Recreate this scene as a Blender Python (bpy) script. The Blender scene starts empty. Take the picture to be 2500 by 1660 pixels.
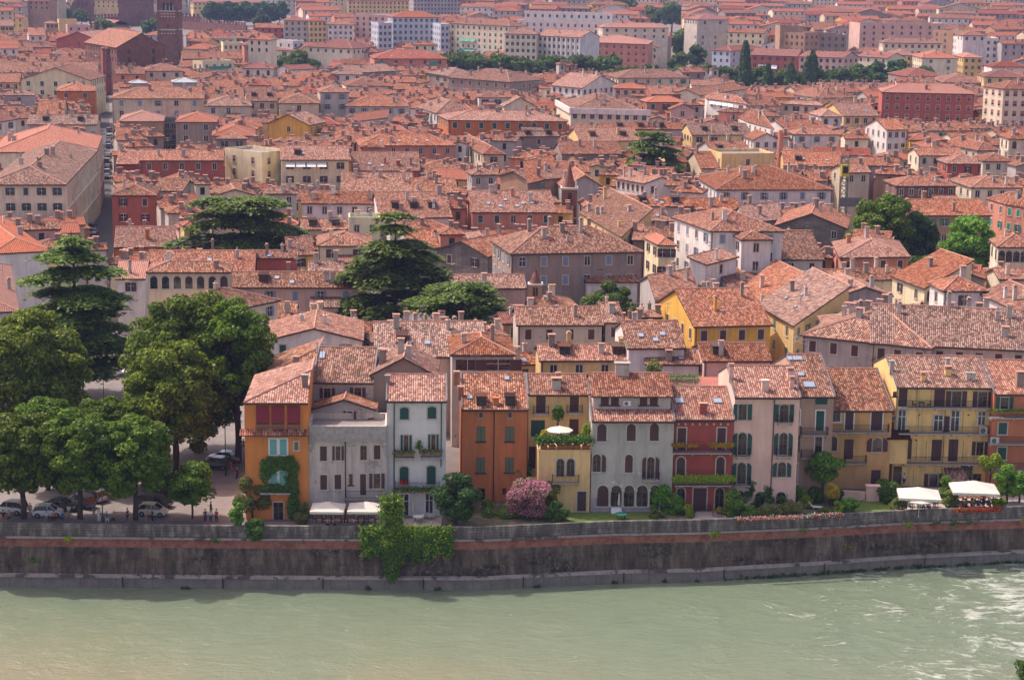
import bpy, math, random
import numpy as np
from mathutils import Vector, Matrix, Euler
random.seed(7); rng = np.random.default_rng(11)
R_ = math.radians
# ---------------------------------------------------------------- camera, sky, sun, exposure
FPX = 4700.0; CX, CY = 1250.0, 830.0; CAMH = 68.0
PITCH = math.atan(973.0/FPX); ROLL = R_(0.8)
_f = Vector((0, math.cos(PITCH), -math.sin(PITCH))); _r0 = Vector((1,0,0)); _u0 = Vector((0, math.sin(PITCH), math.cos(PITCH)))
_r = _r0*math.cos(ROLL)+_u0*math.sin(ROLL); _u = -_r0*math.sin(ROLL)+_u0*math.cos(ROLL)
EYE = Vector((0,0,CAMH))
sc = bpy.context.scene
cam_d = bpy.data.cameras.new('camera'); cam = bpy.data.objects.new('camera', cam_d); sc.collection.objects.link(cam)
cam.matrix_world = Matrix(((_r.x,_u.x,-_f.x,EYE.x),(_r.y,_u.y,-_f.y,EYE.y),(_r.z,_u.z,-_f.z,EYE.z),(0,0,0,1)))
cam_d.sensor_width = 36; cam_d.lens = FPX*36/2500; cam_d.clip_start = 1; cam_d.clip_end = 9000
sc.camera = cam
SUN_EL = R_(56); SUN_D = Vector((-0.88, 0.47, 0)).normalized()*math.cos(SUN_EL); SUN_D.z = math.sin(SUN_EL)
w = bpy.data.worlds.new('World'); sc.world = w; w.use_nodes = True
nt = w.node_tree; bg = nt.nodes['Background']; sky = nt.nodes.new('ShaderNodeTexSky'); sky.sky_type = 'NISHITA'
sky.sun_disc = False; sky.sun_elevation = SUN_EL; sky.sun_rotation = math.atan2(SUN_D.x, SUN_D.y); sky.air_density = 1.0; sky.dust_density = 4.0; sky.ozone_density = 1.0
hz = nt.nodes.new('ShaderNodeMix'); hz.data_type='RGBA'; hz.blend_type='MULTIPLY'; hz.inputs[0].default_value=1; hz.inputs[7].default_value=(1.13,.965,.93,1)
nt.links.new(sky.outputs[0], hz.inputs[6]); nt.links.new(hz.outputs[2], bg.inputs[0]); bg.inputs[1].default_value = 0.15
sl = bpy.data.lights.new('sun', 'SUN'); sl.energy = 2.6; sl.angle = R_(0.55); sl.color = (1.0, 0.93, 0.85)
so = bpy.data.objects.new('sun', sl); sc.collection.objects.link(so)
so.rotation_euler = (-SUN_D).to_track_quat('-Z','Y').to_euler(); so.location = (-60, 60, 300)
sc.view_settings.view_transform = 'Standard'; sc.view_settings.look = 'None'; sc.view_settings.exposure = 0.64; sc.view_settings.gamma = 1
sc.cycles.max_bounces = 6; sc.cycles.diffuse_bounces = 2; sc.cycles.glossy_bounces = 2; sc.cycles.transmission_bounces = 3
sc.cycles.volume_bounces = 0; sc.cycles.transparent_max_bounces = 6; sc.cycles.use_denoising = True
sc.cycles.use_adaptive_sampling = True; sc.cycles.adaptive_threshold = 0.01
# ---------------------------------------------------------------- pixel <-> world
TI = {'T1':(0,0,3.689),'T2':(620,0,3.689),'T3':(1240,0,3.689),'T4':(1860,0,3.689),'M1':(0,400,3.136),'M2':(560,400,3.136),
      'M3':(1150,400,3.136),'M4':(1700,400,2.9525),'Z1':(560,820,3.137),'Z2':(1080,860,3.408),'Z3':(1580,860,3.41),
      'Z4':(1980,820,3.267),'Z5':(0,900,2.8516),'S':(0,0,1.0)}
def tp(t, x, y): a, b, s = TI[t]; return a+x/s, b+y/s
def ray(u, v): return (_f + _r*((u-CX)/FPX) + _u*((CY-v)/FPX))
def P(u, v, z=0.0):
    d = ray(u, v); return EYE + d*((z-CAMH)/d.z)
def proj(p):
    q = Vector(p)-EYE; dz = q.dot(_f); return CX+FPX*q.dot(_r)/dz, CY-FPX*q.dot(_u)/dz
def pxm(p): return FPX/((Vector(p)-EYE).dot(_f))
def Zat(u, v, y):
    d = ray(u, v); return (EYE + d*(y/d.y)).z
# ---------------------------------------------------------------- objects
COL = sc.collection
def link(o, parent=None):
    COL.objects.link(o)
    if parent is not None: o.parent = parent
    return o
def thing(name, label, cat, loc=(0,0,0), rz=0.0, group=None):
    o = bpy.data.objects.new(name, None); COL.objects.link(o); o.location = loc; o.rotation_euler = (0,0,rz); o.empty_display_size = .3
    o['label'] = label; o['category'] = cat
    if group: o['group'] = group
    return o
def tag(o, label, cat, group=None):
    o['label'] = label; o['category'] = cat
    if group: o['group'] = group
    return o
class MB:
    def __init__(s): s.v=[]; s.f=[]; s.m=[]; s.uv=[]
    def face(s, pts, m=0, uv=None):
        i=len(s.v); s.v += [tuple(p) for p in pts]; n=len(pts); s.f.append(tuple(range(i,i+n))); s.m.append(m)
        s.uv += (uv if uv else [(0,0)]*n)
    def hull8(s, b, t, m=0):
        # b, t: bottom and top rings (same length), closed solid
        n=len(b); s.face(list(reversed(b)), m); s.face(t, m)
        for i in range(n):
            j=(i+1)%n; s.face([b[i],b[j],t[j],t[i]], m)
    def box(s, c, d, rz=0, m=0):
        cx,cy,cz=c; x,y,z=d[0]/2,d[1]/2,d[2]/2; ca,sa=math.cos(rz),math.sin(rz)
        q=[(-x,-y),(x,-y),(x,y),(-x,y)]; r=[(cx+a*ca-b*sa, cy+a*sa+b*ca) for a,b in q]
        s.hull8([(a,b,cz-z) for a,b in r],[(a,b,cz+z) for a,b in r],m)
    def tube(s, a, b, r, n=6, m=0, r2=None, caps=True):
        a=Vector(a); b=Vector(b); d=(b-a)
        if d.length<1e-6: return
        d.normalize(); k=Vector((0,0,1)) if abs(d.z)<.9 else Vector((1,0,0)); x=d.cross(k).normalized(); y=d.cross(x)
        r2=r if r2 is None else r2
        A=[a+(x*math.cos(t)+y*math.sin(t))*r for t in [2*math.pi*i/n for i in range(n)]]
        B=[b+(x*math.cos(t)+y*math.sin(t))*r2 for t in [2*math.pi*i/n for i in range(n)]]
        for i in range(n):
            j=(i+1)%n; s.face([A[j],A[i],B[i],B[j]],m)
        if caps: s.face(A,m); s.face(B[::-1],m)
    def ball(s, c, r, m=0, nu=8, nv=5, sz=None):
        c=Vector(c); rx,ry,rz=(r,r,r) if sz is None else sz
        P_=[[ (c.x+rx*math.sin(math.pi*j/nv)*math.cos(2*math.pi*i/nu), c.y+ry*math.sin(math.pi*j/nv)*math.sin(2*math.pi*i/nu), c.z+rz*math.cos(math.pi*j/nv)) for i in range(nu)] for j in range(nv+1)]
        for j in range(nv):
            for i in range(nu):
                k=(i+1)%nu
                if j==0: s.face([P_[0][0],P_[1][i],P_[1][k]],m)
                elif j==nv-1: s.face([P_[j][i],P_[nv][0],P_[j][k]],m)
                else: s.face([P_[j][i],P_[j+1][i],P_[j+1][k],P_[j][k]],m)
    def mesh(s, name, mats, off=(0,0,0), smooth=False):
        me=bpy.data.meshes.new(name)
        ox,oy,oz=off
        me.from_pydata([(a-ox,b-oy,c-oz) for a,b,c in s.v],[],s.f)
        for m in mats: me.materials.append(m)
        me.polygons.foreach_set('material_index', s.m)
        uvl=me.uv_layers.new(name='uv'); uvl.data.foreach_set('uv', np.array(s.uv,dtype=np.float32).ravel())
        if smooth: me.polygons.foreach_set('use_smooth',[True]*len(s.f))
        return me
    def build(s, name, mats, parent=None, smooth=False):
        if not isinstance(mats,(list,tuple)): mats=[mats]
        off = parent_world(parent)
        o=bpy.data.objects.new(name, s.mesh(name, mats, off, smooth)); return link(o,parent)
def parent_world(p):
    x=Vector((0,0,0))
    while p is not None: x=x+Vector(p.location); p=p.parent
    return x
def inst(name, me, loc, rz=0, scale=(1,1,1), parent=None, mats=None):
    o=bpy.data.objects.new(name, me)
    if parent is not None: loc = Vector(loc)-parent_world(parent)
    o.location=loc; o.rotation_euler=(0,0,rz); o.scale=scale; link(o,parent)
    if mats:
        for i,m in mats.items(): o.material_slots[i].link='OBJECT'; o.material_slots[i].material=m
    return o
# ---------------------------------------------------------------- materials
class NT:
    def __init__(s, name):
        s.mat=bpy.data.materials.new(name); s.mat.use_nodes=True; s.t=s.mat.node_tree; s.b=s.t.nodes['Principled BSDF']; s.out=s.t.nodes['Material Output']
    def n(s, typ, **kw):
        nd=s.t.nodes.new('ShaderNode'+typ)
        for k,v in kw.items():
            if k.startswith('i_'):
                nd.inputs[int(k[2:])].default_value=v
            else: setattr(nd,k,v)
        return nd
    def l(s,a,b): s.t.links.new(a,b)
    def set(s, **kw):
        for k,v in kw.items():
            k={'rough':'Roughness','metal':'Metallic','spec':'Specular IOR Level','alpha':'Alpha'}.get(k,k)
            s.b.inputs[k].default_value=v
    def math(s, op, a, b=None, c=None):
        nd=s.n('Math',operation=op)
        for i,x in enumerate((a,b,c)):
            if x is None: continue
            if isinstance(x,(int,float)): nd.inputs[i].default_value=x
            else: s.l(x, nd.inputs[i])
        return nd.outputs[0]
    def ramp(s, fac, stops, interp='LINEAR'):
        nd=s.n('ValToRGB'); cr=nd.color_ramp; cr.interpolation=interp
        while len(cr.elements)<len(stops): cr.elements.new(0.5)
        for e,(p,c) in zip(cr.elements,stops): e.position=p; e.color=(*c,1) if len(c)==3 else c
        s.l(fac, nd.inputs[0]); return nd.outputs[0]
    def mix(s, fac, a, b, blend='MIX'):
        nd=s.n('Mix',data_type='RGBA',blend_type=blend)
        for sock,x in ((nd.inputs[0],fac),(nd.inputs[6],a),(nd.inputs[7],b)):
            if isinstance(x,(int,float)): sock.default_value=x
            elif isinstance(x,tuple): sock.default_value=(*x,1)
            else: s.l(x,sock)
        return nd.outputs[2]
    def noise(s, vec, scale, detail=3, rough=.55):
        nd=s.n('TexNoise'); nd.inputs['Scale'].default_value=scale; nd.inputs['Detail'].default_value=detail; nd.inputs['Roughness'].default_value=rough
        if vec is not None: s.l(vec, nd.inputs[0])
        return nd.outputs[0]
    def mapv(s, vec, scale=(1,1,1)):
        nd=s.n('Mapping'); nd.inputs['Scale'].default_value=scale; s.l(vec,nd.inputs[0]); return nd.outputs[0]
    def bump(s, h, strength=.5, dist=.1):
        nd=s.n('Bump'); nd.inputs['Strength'].default_value=strength; nd.inputs['Distance'].default_value=dist; s.l(h,nd.inputs['Height']); s.l(nd.outputs[0], s.b.inputs['Normal'])
    def obj(s): return s.n('TexCoord').outputs['Object']
def simple(name, col, rough=.7, metal=0, var=.12, vs=2.0):
    m=NT(name); m.set(rough=rough, metal=metal)
    if var: 
        c=m.noise(m.obj(), vs, 4); k=m.ramp(c,[(.3,tuple(x*(1-var) for x in col)),(.7,tuple(min(1,x*(1+var)) for x in col))]); m.l(k,m.b.inputs[0])
    else: m.b.inputs[0].default_value=(*col,1)
    return m.mat
def plaster(name, col, stain=.35, patch=None, pth=.62):
    m=NT(name); o=m.obj(); geo=m.n('NewGeometry').outputs['Position']
    n1=m.noise(geo,.28,5,.6); base=m.ramp(n1,[(.3,tuple(x*.84 for x in col)),(.52,col),(.72,tuple(min(1,x*1.12) for x in col))])
    st=m.noise(m.mapv(geo,(1.3,1.3,.16)),1.0,4,.65); sf=m.ramp(st,[(.46,(0,0,0)),(.68,(1,1,1))])
    dark=tuple(x*.55+.03 for x in col)
    c=m.mix(m.math('MULTIPLY',sf,stain), base, dark)
    fine=m.noise(geo,3.5,3); c=m.mix(m.math('MULTIPLY',m.math('SUBTRACT',fine,.5),.5), c, tuple(min(1,x*1.5) for x in col))
    if patch:
        pn=m.noise(geo,.45,6,.7); c=m.mix(m.ramp(pn,[(pth,(0,0,0)),(pth+.04,(1,1,1))]), c, patch)
    m.l(c,m.b.inputs[0]); m.set(rough=.9, spec=.2); m.bump(fine,.25,.03); return m.mat
def tiles(name, cols, dark=.35, period=.27, rowl=.42, lich=(.10,.075,.06)):
    m=NT(name); uv=m.n('UVMap').outputs[0]; sep=m.n('SeparateXYZ'); m.l(uv,sep.inputs[0]); U,V=sep.outputs[0],sep.outputs[1]
    fu=m.math('DIVIDE',U,period); fv=m.math('DIVIDE',V,rowl)
    iu=m.math('FLOOR',fu); iv=m.math('FLOOR',fv)
    cb=m.n('CombineXYZ'); m.l(iu,cb.inputs[0]); m.l(iv,cb.inputs[1]); rnd=m.n('ObjectInfo').outputs['Random']; m.l(m.math('MULTIPLY',rnd,50),cb.inputs[2])
    wn=m.n('TexWhiteNoise'); wn.noise_dimensions='3D'; m.l(cb.outputs[0],wn.inputs[0]); r=wn.outputs[0]
    n=len(cols); c=m.ramp(r,[((i+.5)/n,cc) for i,cc in enumerate(cols)])
    geo=m.n('NewGeometry').outputs['Position']
    # weathered patches of their own shape on old roofs
    l1=m.noise(geo,.45,6,.68); l2=m.noise(m.mapv(uv,(2.0,.5,1)),1.2,4,.7)
    lf=m.ramp(m.math('ADD',m.math('MULTIPLY',l1,.6),m.math('MULTIPLY',l2,.4)),[(.50,(0,0,0)),(.66,(1,1,1))])
    c=m.mix(m.math('MULTIPLY',lf,dark), c, lich)
    r2=m.n('TexWhiteNoise'); r2.noise_dimensions='3D'; ad=m.n('VectorMath',operation='ADD'); m.l(cb.outputs[0],ad.inputs[0]); ad.inputs[1].default_value=(9.3,4.1,0); m.l(ad.outputs[0],r2.inputs[0])
    sp=m.ramp(r2.outputs[0],[(.80,(0,0,0)),(.9,(1,1,1))]); c=m.mix(m.math('MULTIPLY',sp,m.math('MULTIPLY',lf,.9*dark+.12)),c,(.07,.05,.045))
    hs=m.n('HueSaturation'); m.l(c,hs.inputs['Color']); m.l(m.math('ADD',m.math('MULTIPLY',rnd,.55),.78),hs.inputs['Value']); m.l(m.math('ADD',m.math('MULTIPLY',m.math('FRACT',m.math('MULTIPLY',rnd,7.3)),-.36),1.18),hs.inputs['Saturation'])
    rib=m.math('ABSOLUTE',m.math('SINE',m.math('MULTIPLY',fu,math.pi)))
    # rib and overlap shade painted darker, with dirt and lichen in the channels
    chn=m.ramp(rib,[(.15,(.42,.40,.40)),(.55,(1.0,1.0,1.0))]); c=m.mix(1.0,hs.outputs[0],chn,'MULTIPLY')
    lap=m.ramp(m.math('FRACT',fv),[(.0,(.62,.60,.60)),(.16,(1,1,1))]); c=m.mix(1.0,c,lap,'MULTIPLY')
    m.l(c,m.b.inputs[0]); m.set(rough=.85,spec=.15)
    fr=m.math('FRACT',fv); hgt=m.math('ADD',rib,m.math('MULTIPLY',m.math('SUBTRACT',1,fr),.35)); hgt=m.math('ADD',hgt,m.math('MULTIPLY',r,.25))
    m.bump(hgt,.9,.075); return m.mat
TCOLS=[(.19,.078,.052),(.28,.108,.069),(.345,.142,.09),(.40,.182,.12),(.46,.265,.19)]
TNEW=[(.34,.14,.095),(.40,.165,.115),(.44,.19,.13),(.37,.15,.10)]
TAGE=[(.14,.07,.05),(.225,.096,.067),(.295,.136,.093),(.355,.186,.13),(.42,.27,.195)]
TDRK=[(.22,.07,.05),(.27,.085,.06),(.31,.105,.075),(.36,.14,.10)]
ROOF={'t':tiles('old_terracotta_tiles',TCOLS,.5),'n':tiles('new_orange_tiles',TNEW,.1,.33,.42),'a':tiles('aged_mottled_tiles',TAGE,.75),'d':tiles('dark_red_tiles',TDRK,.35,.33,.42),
      'm':simple('lead_sheet_roof',(.33,.38,.40),.55,.3),'f':simple('flat_roof_felt',(.24,.21,.20),.9)}
ridge_m=simple('ridge_tiles',(.47,.24,.17),.85,0,.3,3); fascia_m=simple('dark_eaves_wood',(.06,.042,.038),.8)
PC={'w':(.76,.69,.65),'c':(.78,.65,.49),'y':(.78,.54,.24),'o':(.76,.42,.08),'r':(.45,.125,.085),'p':(.70,.46,.38),'g':(.46,.41,.39),'b':(.33,.25,.21),
    'n':(.55,.18,.055),'k':(.23,.10,.075),'s':(.60,.25,.17),'e':(.56,.48,.41),'l':(.52,.55,.62),'q':(.66,.52,.37),'h':(.45,.27,.17),'x':(.20,.17,.16),'v':(.80,.67,.43)}
WALL={k:plaster('plaster_'+k,c,.6,(.28,.24,.2) if k in 'gbe' else None) for k,c in PC.items()}
def brickmat(name, a, b, mortar, sx=1.0):
    m=NT(name); geo=m.n('NewGeometry').outputs['Position']; sp=m.n('SeparateXYZ'); m.l(geo,sp.inputs[0])
    cb=m.n('CombineXYZ'); m.l(m.math('ADD',sp.outputs[0],sp.outputs[1]),cb.inputs[0]); m.l(sp.outputs[2],cb.inputs[1])
    bt=m.n('TexBrick'); m.l(cb.outputs[0],bt.inputs[0]); bt.inputs['Color1'].default_value=(*a,1); bt.inputs['Color2'].default_value=(*b,1); bt.inputs['Mortar'].default_value=(*mortar,1)
    bt.inputs['Scale'].default_value=sx; bt.inputs['Mortar Size'].default_value=.02
    n=m.noise(geo,.4,5,.7); c=m.mix(m.ramp(n,[(.42,(0,0,0)),(.7,(1,1,1))]),bt.outputs[0],tuple(x*.5+.02 for x in a)); m.l(c,m.b.inputs[0]); m.set(rough=.9,spec=.15); m.bump(bt.outputs[1],.3,.02); return m.mat
WALL['k']=brickmat('old_brick',(.27,.105,.07),(.20,.08,.055),(.30,.22,.18),2.2)
WALL['z']=brickmat('rubble_stone',(.22,.18,.16),(.33,.27,.23),(.14,.11,.10),1.3)
PCN={'w':'white','c':'cream','y':'yellow','o':'ochre','r':'red','p':'pink','g':'grey','b':'brown','n':'orange','k':'brick','s':'salmon','e':'beige','l':'pale blue','q':'sand-coloured','h':'terracotta','x':'dark grey','v':'pale yellow','z':'rubble stone'}
def slatted(name,col):
    m=NT(name); geo=m.n('NewGeometry').outputs['Position']; sp=m.n('SeparateXYZ'); m.l(geo,sp.inputs[0])
    s_=m.math('SINE',m.math('MULTIPLY',sp.outputs[2],70)); c=m.mix(m.math('ADD',m.math('MULTIPLY',s_,.25),.5),tuple(x*.75 for x in col),tuple(x*1.2 for x in col)); m.l(c,m.b.inputs[0]); m.set(rough=.6); return m.mat
SHC={'G':(.012,.075,.06),'B':(.085,.032,.035),'L':(.22,.26,.36),'W':(.6,.58,.55),'T':(.16,.40,.38),'S':(.14,.18,.11),'V':(.02,.24,.15),'R':(.24,.012,.03),'P':(.33,.12,.09)}
SHUT={k:slatted('shutter_'+k,c) for k,c in SHC.items()}
glass=NT('window_glass'); _o=glass.obj(); glass.l(glass.ramp(glass.noise(_o,1.2,2),[(.35,(.008,.009,.012)),(.75,(.06,.065,.075))]),glass.b.inputs[0]); glass.set(rough=.12,spec=.6); GLASS=glass.mat
stone_m=simple('pale_stone_trim',(.55,.49,.41),.85,0,.12,3); sillm=simple('grey_stone',(.38,.34,.31),.9,0,.2,2); metal_m=simple('dark_iron',(.03,.03,.035),.5,.6,0)
pipe_m=simple('brown_downpipe',(.06,.035,.03),.6,.2,0); white_m=simple('white_paint',(.8,.79,.76),.5,0,.04); wood_m=simple('stained_wood',(.20,.075,.03),.6,0,.2,4)
SKYG=NT('skylight_glass'); SKYG.b.inputs[0].default_value=(.30,.36,.45,1); SKYG.set(rough=.12,spec=.8); SKYG=SKYG.mat
sheet_m=simple('grey_sheet_metal',(.17,.16,.17),.5,.3)
asph=simple('grey_paving',(.22,.19,.175),.9,0,.18,.8)
# ---------------------------------------------------------------- windows (shared meshes, local: x across, z up from sill, -y outwards; unit w x h)
WM={}
def window_mesh(typ, sh, w, h, trim=True):
    """one far window: surround, panes and shutters in one mesh"""
    key=(typ,sh,round(w,1),round(h,1),trim)
    if key in WM: return WM[key]
    m=MB(); mats=[stone_m, GLASS, SHUT.get(sh,SHUT['B']), white_m]
    def bx(x0,x1,z0,z1,y0,y1,k): m.box(((x0+x1)/2,(y0+y1)/2,(z0+z1)/2),(x1-x0,abs(y1-y0),z1-z0),0,k)
    if trim:
        t=.13; bx(-w/2-t,-w/2,0,h,-.07,.02,0); bx(w/2,w/2+t,0,h,-.07,.02,0); bx(-w/2-t,w/2+t,h,h+t,-.07,.02,0); bx(-w/2-t-.05,w/2+t+.05,-t,0,-.14,.02,0)
    if typ=='closed':
        bx(-w/2,-.015,0.02,h-.01,-.05,.0,2); bx(.015,w/2,0.02,h-.01,-.05,.0,2); bx(-.015,.015,0.02,h-.01,-.02,.01,1)
    elif typ=='open':
        bx(-w/2,w/2,0.02,h-.01,-.015,.01,1); bx(-.03,.03,0.02,h-.01,-.04,.0,3); bx(-w,-w/2-.01,0,h,-.12,-.075,2); bx(w/2+.01,w,0,h,-.12,-.075,2)
        bx(-w/2,w/2,h*.6,h*.6+.05,-.035,0,3)
    elif typ=='glass':
        bx(-w/2,w/2,0.02,h-.01,-.015,.01,1); bx(-.03,.03,0.02,h-.01,-.04,.0,3)
    elif typ=='blind':
        bx(-w/2,w/2,0.02,h*.35,-.015,.01,1); bx(-w/2,w/2,h*.35,h-.01,-.04,.01,2)
    elif typ=='arch':
        n=8; pts=[(-w/2,0.02),(w/2,0.02)]+[(w/2*math.cos(math.pi*i/n),h-w/2+w/2*math.sin(math.pi*i/n)) for i in range(n+1)]
        m.hull8([(x,.01,z) for x,z in pts],[(x,-.02,z) for x,z in pts],1)
    me=m.mesh('window_'+typ,mats); WM[key]=me; return me
CHM={}
def chimney_mesh(k, wk):
    key=(k,wk)
    if key in CHM: return CHM[key]
    m=MB(); w_=[.75,.55,.9,.5][k]; d_=[.6,.55,.6,.5][k]; h=[1.5,1.9,1.3,1.2][k]
    m.box((0,0,h/2-.5),(w_,d_,h+1)); m.box((0,0,h+.05),(w_+.16,d_+.16,.1))
    if k in(0,2):
        for sx in(-1,1):
            for sy in (-1,1): m.box((sx*(w_/2-.07),sy*(d_/2-.07),h+.22),(.12,.12,.26))
        m.box((0,0,h+.39),(w_+.24,d_+.22,.08),0,1)
    elif k==1:
        b=[(-.32,-.32,h+.3),(.32,-.32,h+.3),(.32,.32,h+.3),(-.32,.32,h+.3)]; m.box((0,0,h+.2),(.4,.4,.25),0,2)
        for i in range(4): m.face([b[i],b[(i+1)%4],(0,0,h+.62)],1)
        m.face(b[::-1],1)
    else: m.tube((0,0,h+.1),(0,0,h+.5),.13,8,1)
    me=m.mesh('chimney',[WALL[wk],ridge_m,fascia_m]); CHM[key]=me; return me
HOUSES=[]; FOOT=[]; SCREEN=[]   # records for placing the rest of the town
def uvq(pts, eax, sax, o):
    return [((Vector(p)-o).dot(eax),(Vector(p)-o).dot(sax)) for p in pts]
class Frame:
    """plan frame of a building: s along the front eave, t to the back"""
    def __init__(s, A, B, C=None, D=10):
        s.A=Vector((A[0],A[1])); s.B=Vector((B[0],B[1])); e=(s.B-s.A); s.W=e.length; s.ex=e.normalized()
        n=Vector((-s.ex.y,s.ex.x))
        if C is None: s.ey=n; s.D=D
        else:
            c=Vector((C[0],C[1]))-s.A; s.D=c.length; s.ey=c.normalized()
    def w(s,a,t,z): q=s.A+s.ex*a+s.ey*t; return Vector((q.x,q.y,z))
    @property
    def rz(s): return math.atan2(s.ex.y,s.ex.x)
def roof_polys(kind, W, D, h, r):
    """slopes as (points(s,t,z)); first point pair is the eave"""
    g=[]; caps=[]
    if kind=='gable':
        a,b=(0,D/2,h+r),(W,D/2,h+r); g=[[(0,0,h),(W,0,h),b,a],[(W,D,h),(0,D,h),a,b]]; caps=[(a,b)]
    elif kind=='front':
        a,b=(W/2,0,h+r),(W/2,D,h+r); g=[[(0,D,h),(0,0,h),a,b],[(W,0,h),(W,D,h),b,a]]; caps=[(a,b)]
    elif kind=='shed':
        g=[[(0,0,h),(W,0,h),(W,D,h+r),(0,D,h+r)]]; caps=[((0,D,h+r),(W,D,h+r))]
    elif kind=='hipL':
        a=(W,min(W,D*.98),h+r); b=(W,D,h+r); g=[[(0,0,h),(W,0,h),a],[(0,D,h),(0,0,h),a,b]]; caps=[((0,0,h),a),(a,b)]
    elif kind=='hip':
        if W>=D:
            i=min(D/2,W/2*.98); a,b=(i,D/2,h+r),(W-i,D/2,h+r); g=[[(0,0,h),(W,0,h),b,a],[(W,D,h),(0,D,h),a,b],[(0,D,h),(0,0,h),a],[(W,0,h),(W,D,h),b]]
        else:
            i=W/2; a,b=(W/2,i,h+r),(W/2,D-i,h+r); g=[[(0,0,h),(W,0,h),a],[(W,D,h),(0,D,h),b],[(0,D,h),(0,0,h),a,b],[(W,0,h),(W,D,h),b,a]]
        caps=[(a,b)] if (Vector(a)-Vector(b)).length>.3 else []
        q0,q1=((0,0,h),a),((W,0,h),(b if W>=D else a)); caps+= [q0,q1,((0,D,h),(a if W>=D else b)),((W,D,h),b)]
    return g,caps
def roof_z(kind,W,D,h,r,s,t):
    if kind=='gable': return h+r*(1-abs(t-D/2)/(D/2))
    if kind=='front': return h+r*(1-abs(s-W/2)/(W/2))
    if kind=='shed': return h+r*t/D
    if kind=='flat': return h+.25
    if kind=='hipL': return h+r*min(t,s,W)/W
    m=min(W,D)/2; return h+r*min(s,W-s,t,D-t,m)/m
def build_house(name,label,cat,A,B,h,kind,wall,roof,C=None,D=10,r=2,ov=.45,os=.3,cols=0,rows=0,shut='B',wtyp=None,ch=2,sky=0,ridge=True,gutter=False,group=None,parts=True,into=None,windim=(1.0,1.6),storey=3.3,sidew=True,zb=0.0,trim=True):
    F=Frame(A,B,C,D); W,D=F.W,F.D; L=F.w
    base=F.w(W/2,D/2,zb)
    root=None
    if into is None: root=thing(name,label,cat,base,0,group)
    wm=MB() if into is None else into['w']; wi=0 if into is None else into['wi'][wall]
    # walls
    s0,s1,t0,t1=os,W-os,ov,D-ov
    rz=lambda s,t: roof_z(kind,W,D,h,r,s,t)-.08
    if kind=='flat':
        ring=[(0,0),(W,0),(W,D),(0,D)]; s0,s1,t0,t1=0,W,0,D
        wm.hull8([L(s,t,zb) for s,t in ring],[L(s,t,h) for s,t in ring],wi)
    elif kind=='gable' or kind=='front' or kind=='shed' or kind=='hipL':
        def side(pts):
            wm.face([L(s,t,zb) for s,t in (pts[0],pts[-1])][::1]+[L(s,t,rz(s,t)) for s,t in reversed(pts)],wi)
        mt=[(s0,D/2)] if kind=='gable' else []; ms=[(W/2,t0)] if kind=='front' else []
        side([(s0,t0)]+ms+[(s1,t0)]); side([(s1,t0)]+([(s1,D/2)] if mt else ([(s1,min(W,D*.98))] if kind=='hipL' else []))+[(s1,t1)]); side([(s1,t1)]+([(W/2,t1)] if ms else ([(W,t1)] if 0 else []))+[(s0,t1)]); side([(s0,t1)]+mt+[(s0,t0)])
    else:
        ring=[(s0,t0),(s1,t0),(s1,t1),(s0,t1)]; zt=h+.08
        wm.hull8([L(s,t,zb) for s,t in ring],[L(s,t,zt) for s,t in ring],wi)
    wo=None
    if into is None: wo=wm.build('wall',[WALL[wall]],root)
    # roof
    rm=MB() if into is None else into['r']; ri=0 if into is None else into['ri'][roof]; i1=1 if into is None else into['r1']; i2=2 if into is None else into['r2']
    if kind=='flat':
        ph=.8; th=.25
        rm.face([L(th,th,h+.03),L(W-th,th,h+.03),L(W-th,D-th,h+.03),L(th,D-th,h+.03)],ri)
        for (a,b,c,d) in ((0,W,0,th),(0,W,D-th,D),(0,th,th,D-th),(W-th,W,th,D-th)):
            rm.hull8([L(a,c,h+.002),L(b,c,h+.002),L(b,d,h+.002),L(a,d,h+.002)],[L(a,c,h+ph),L(b,c,h+ph),L(b,d,h+ph),L(a,d,h+ph)],i1 if into is None else into['r2'])
    else:
        polys,caps=roof_polys(kind,W,D,h,r)
        for p in polys:
            w3=[L(*q) for q in p]; o=w3[0]; e=(w3[1]-w3[0]); nrm=e.cross(w3[-1]-w3[0]).normalized(); e.normalize(); sx=nrm.cross(e).normalized()
            dn=Vector((0,0,-.26)); rm.face(w3,ri,uvq(w3,e,sx,o)); lo=[q+dn for q in w3]; rm.face(lo[::-1],i2)
            for i in range(len(w3)):
                j=(i+1)%len(w3); rm.face([lo[i],lo[j],w3[j],w3[i]],i2)
        if ridge:
            for a,b in caps: rm.tube(L(*a)+Vector((0,0,.02)),L(*b)+Vector((0,0,.02)),.13,5,i1)
    if into is None: ro=rm.build('roof',[ROOF[roof],ridge_m if kind!='flat' else WALL[wall],fascia_m],root)
    if gutter and into is None and kind in('gable','hip','hipL','shed'):
        g=MB(); g.tube(L(-.02,-.07,h-.08),L(W+.02,-.07,h-.08),.09,6); g.tube(L(s0+.25,ov-.1,h-.1),L(s0+.25,ov-.1,zb+.2),.06,5); g.build('gutter',[pipe_m],root)
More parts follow.
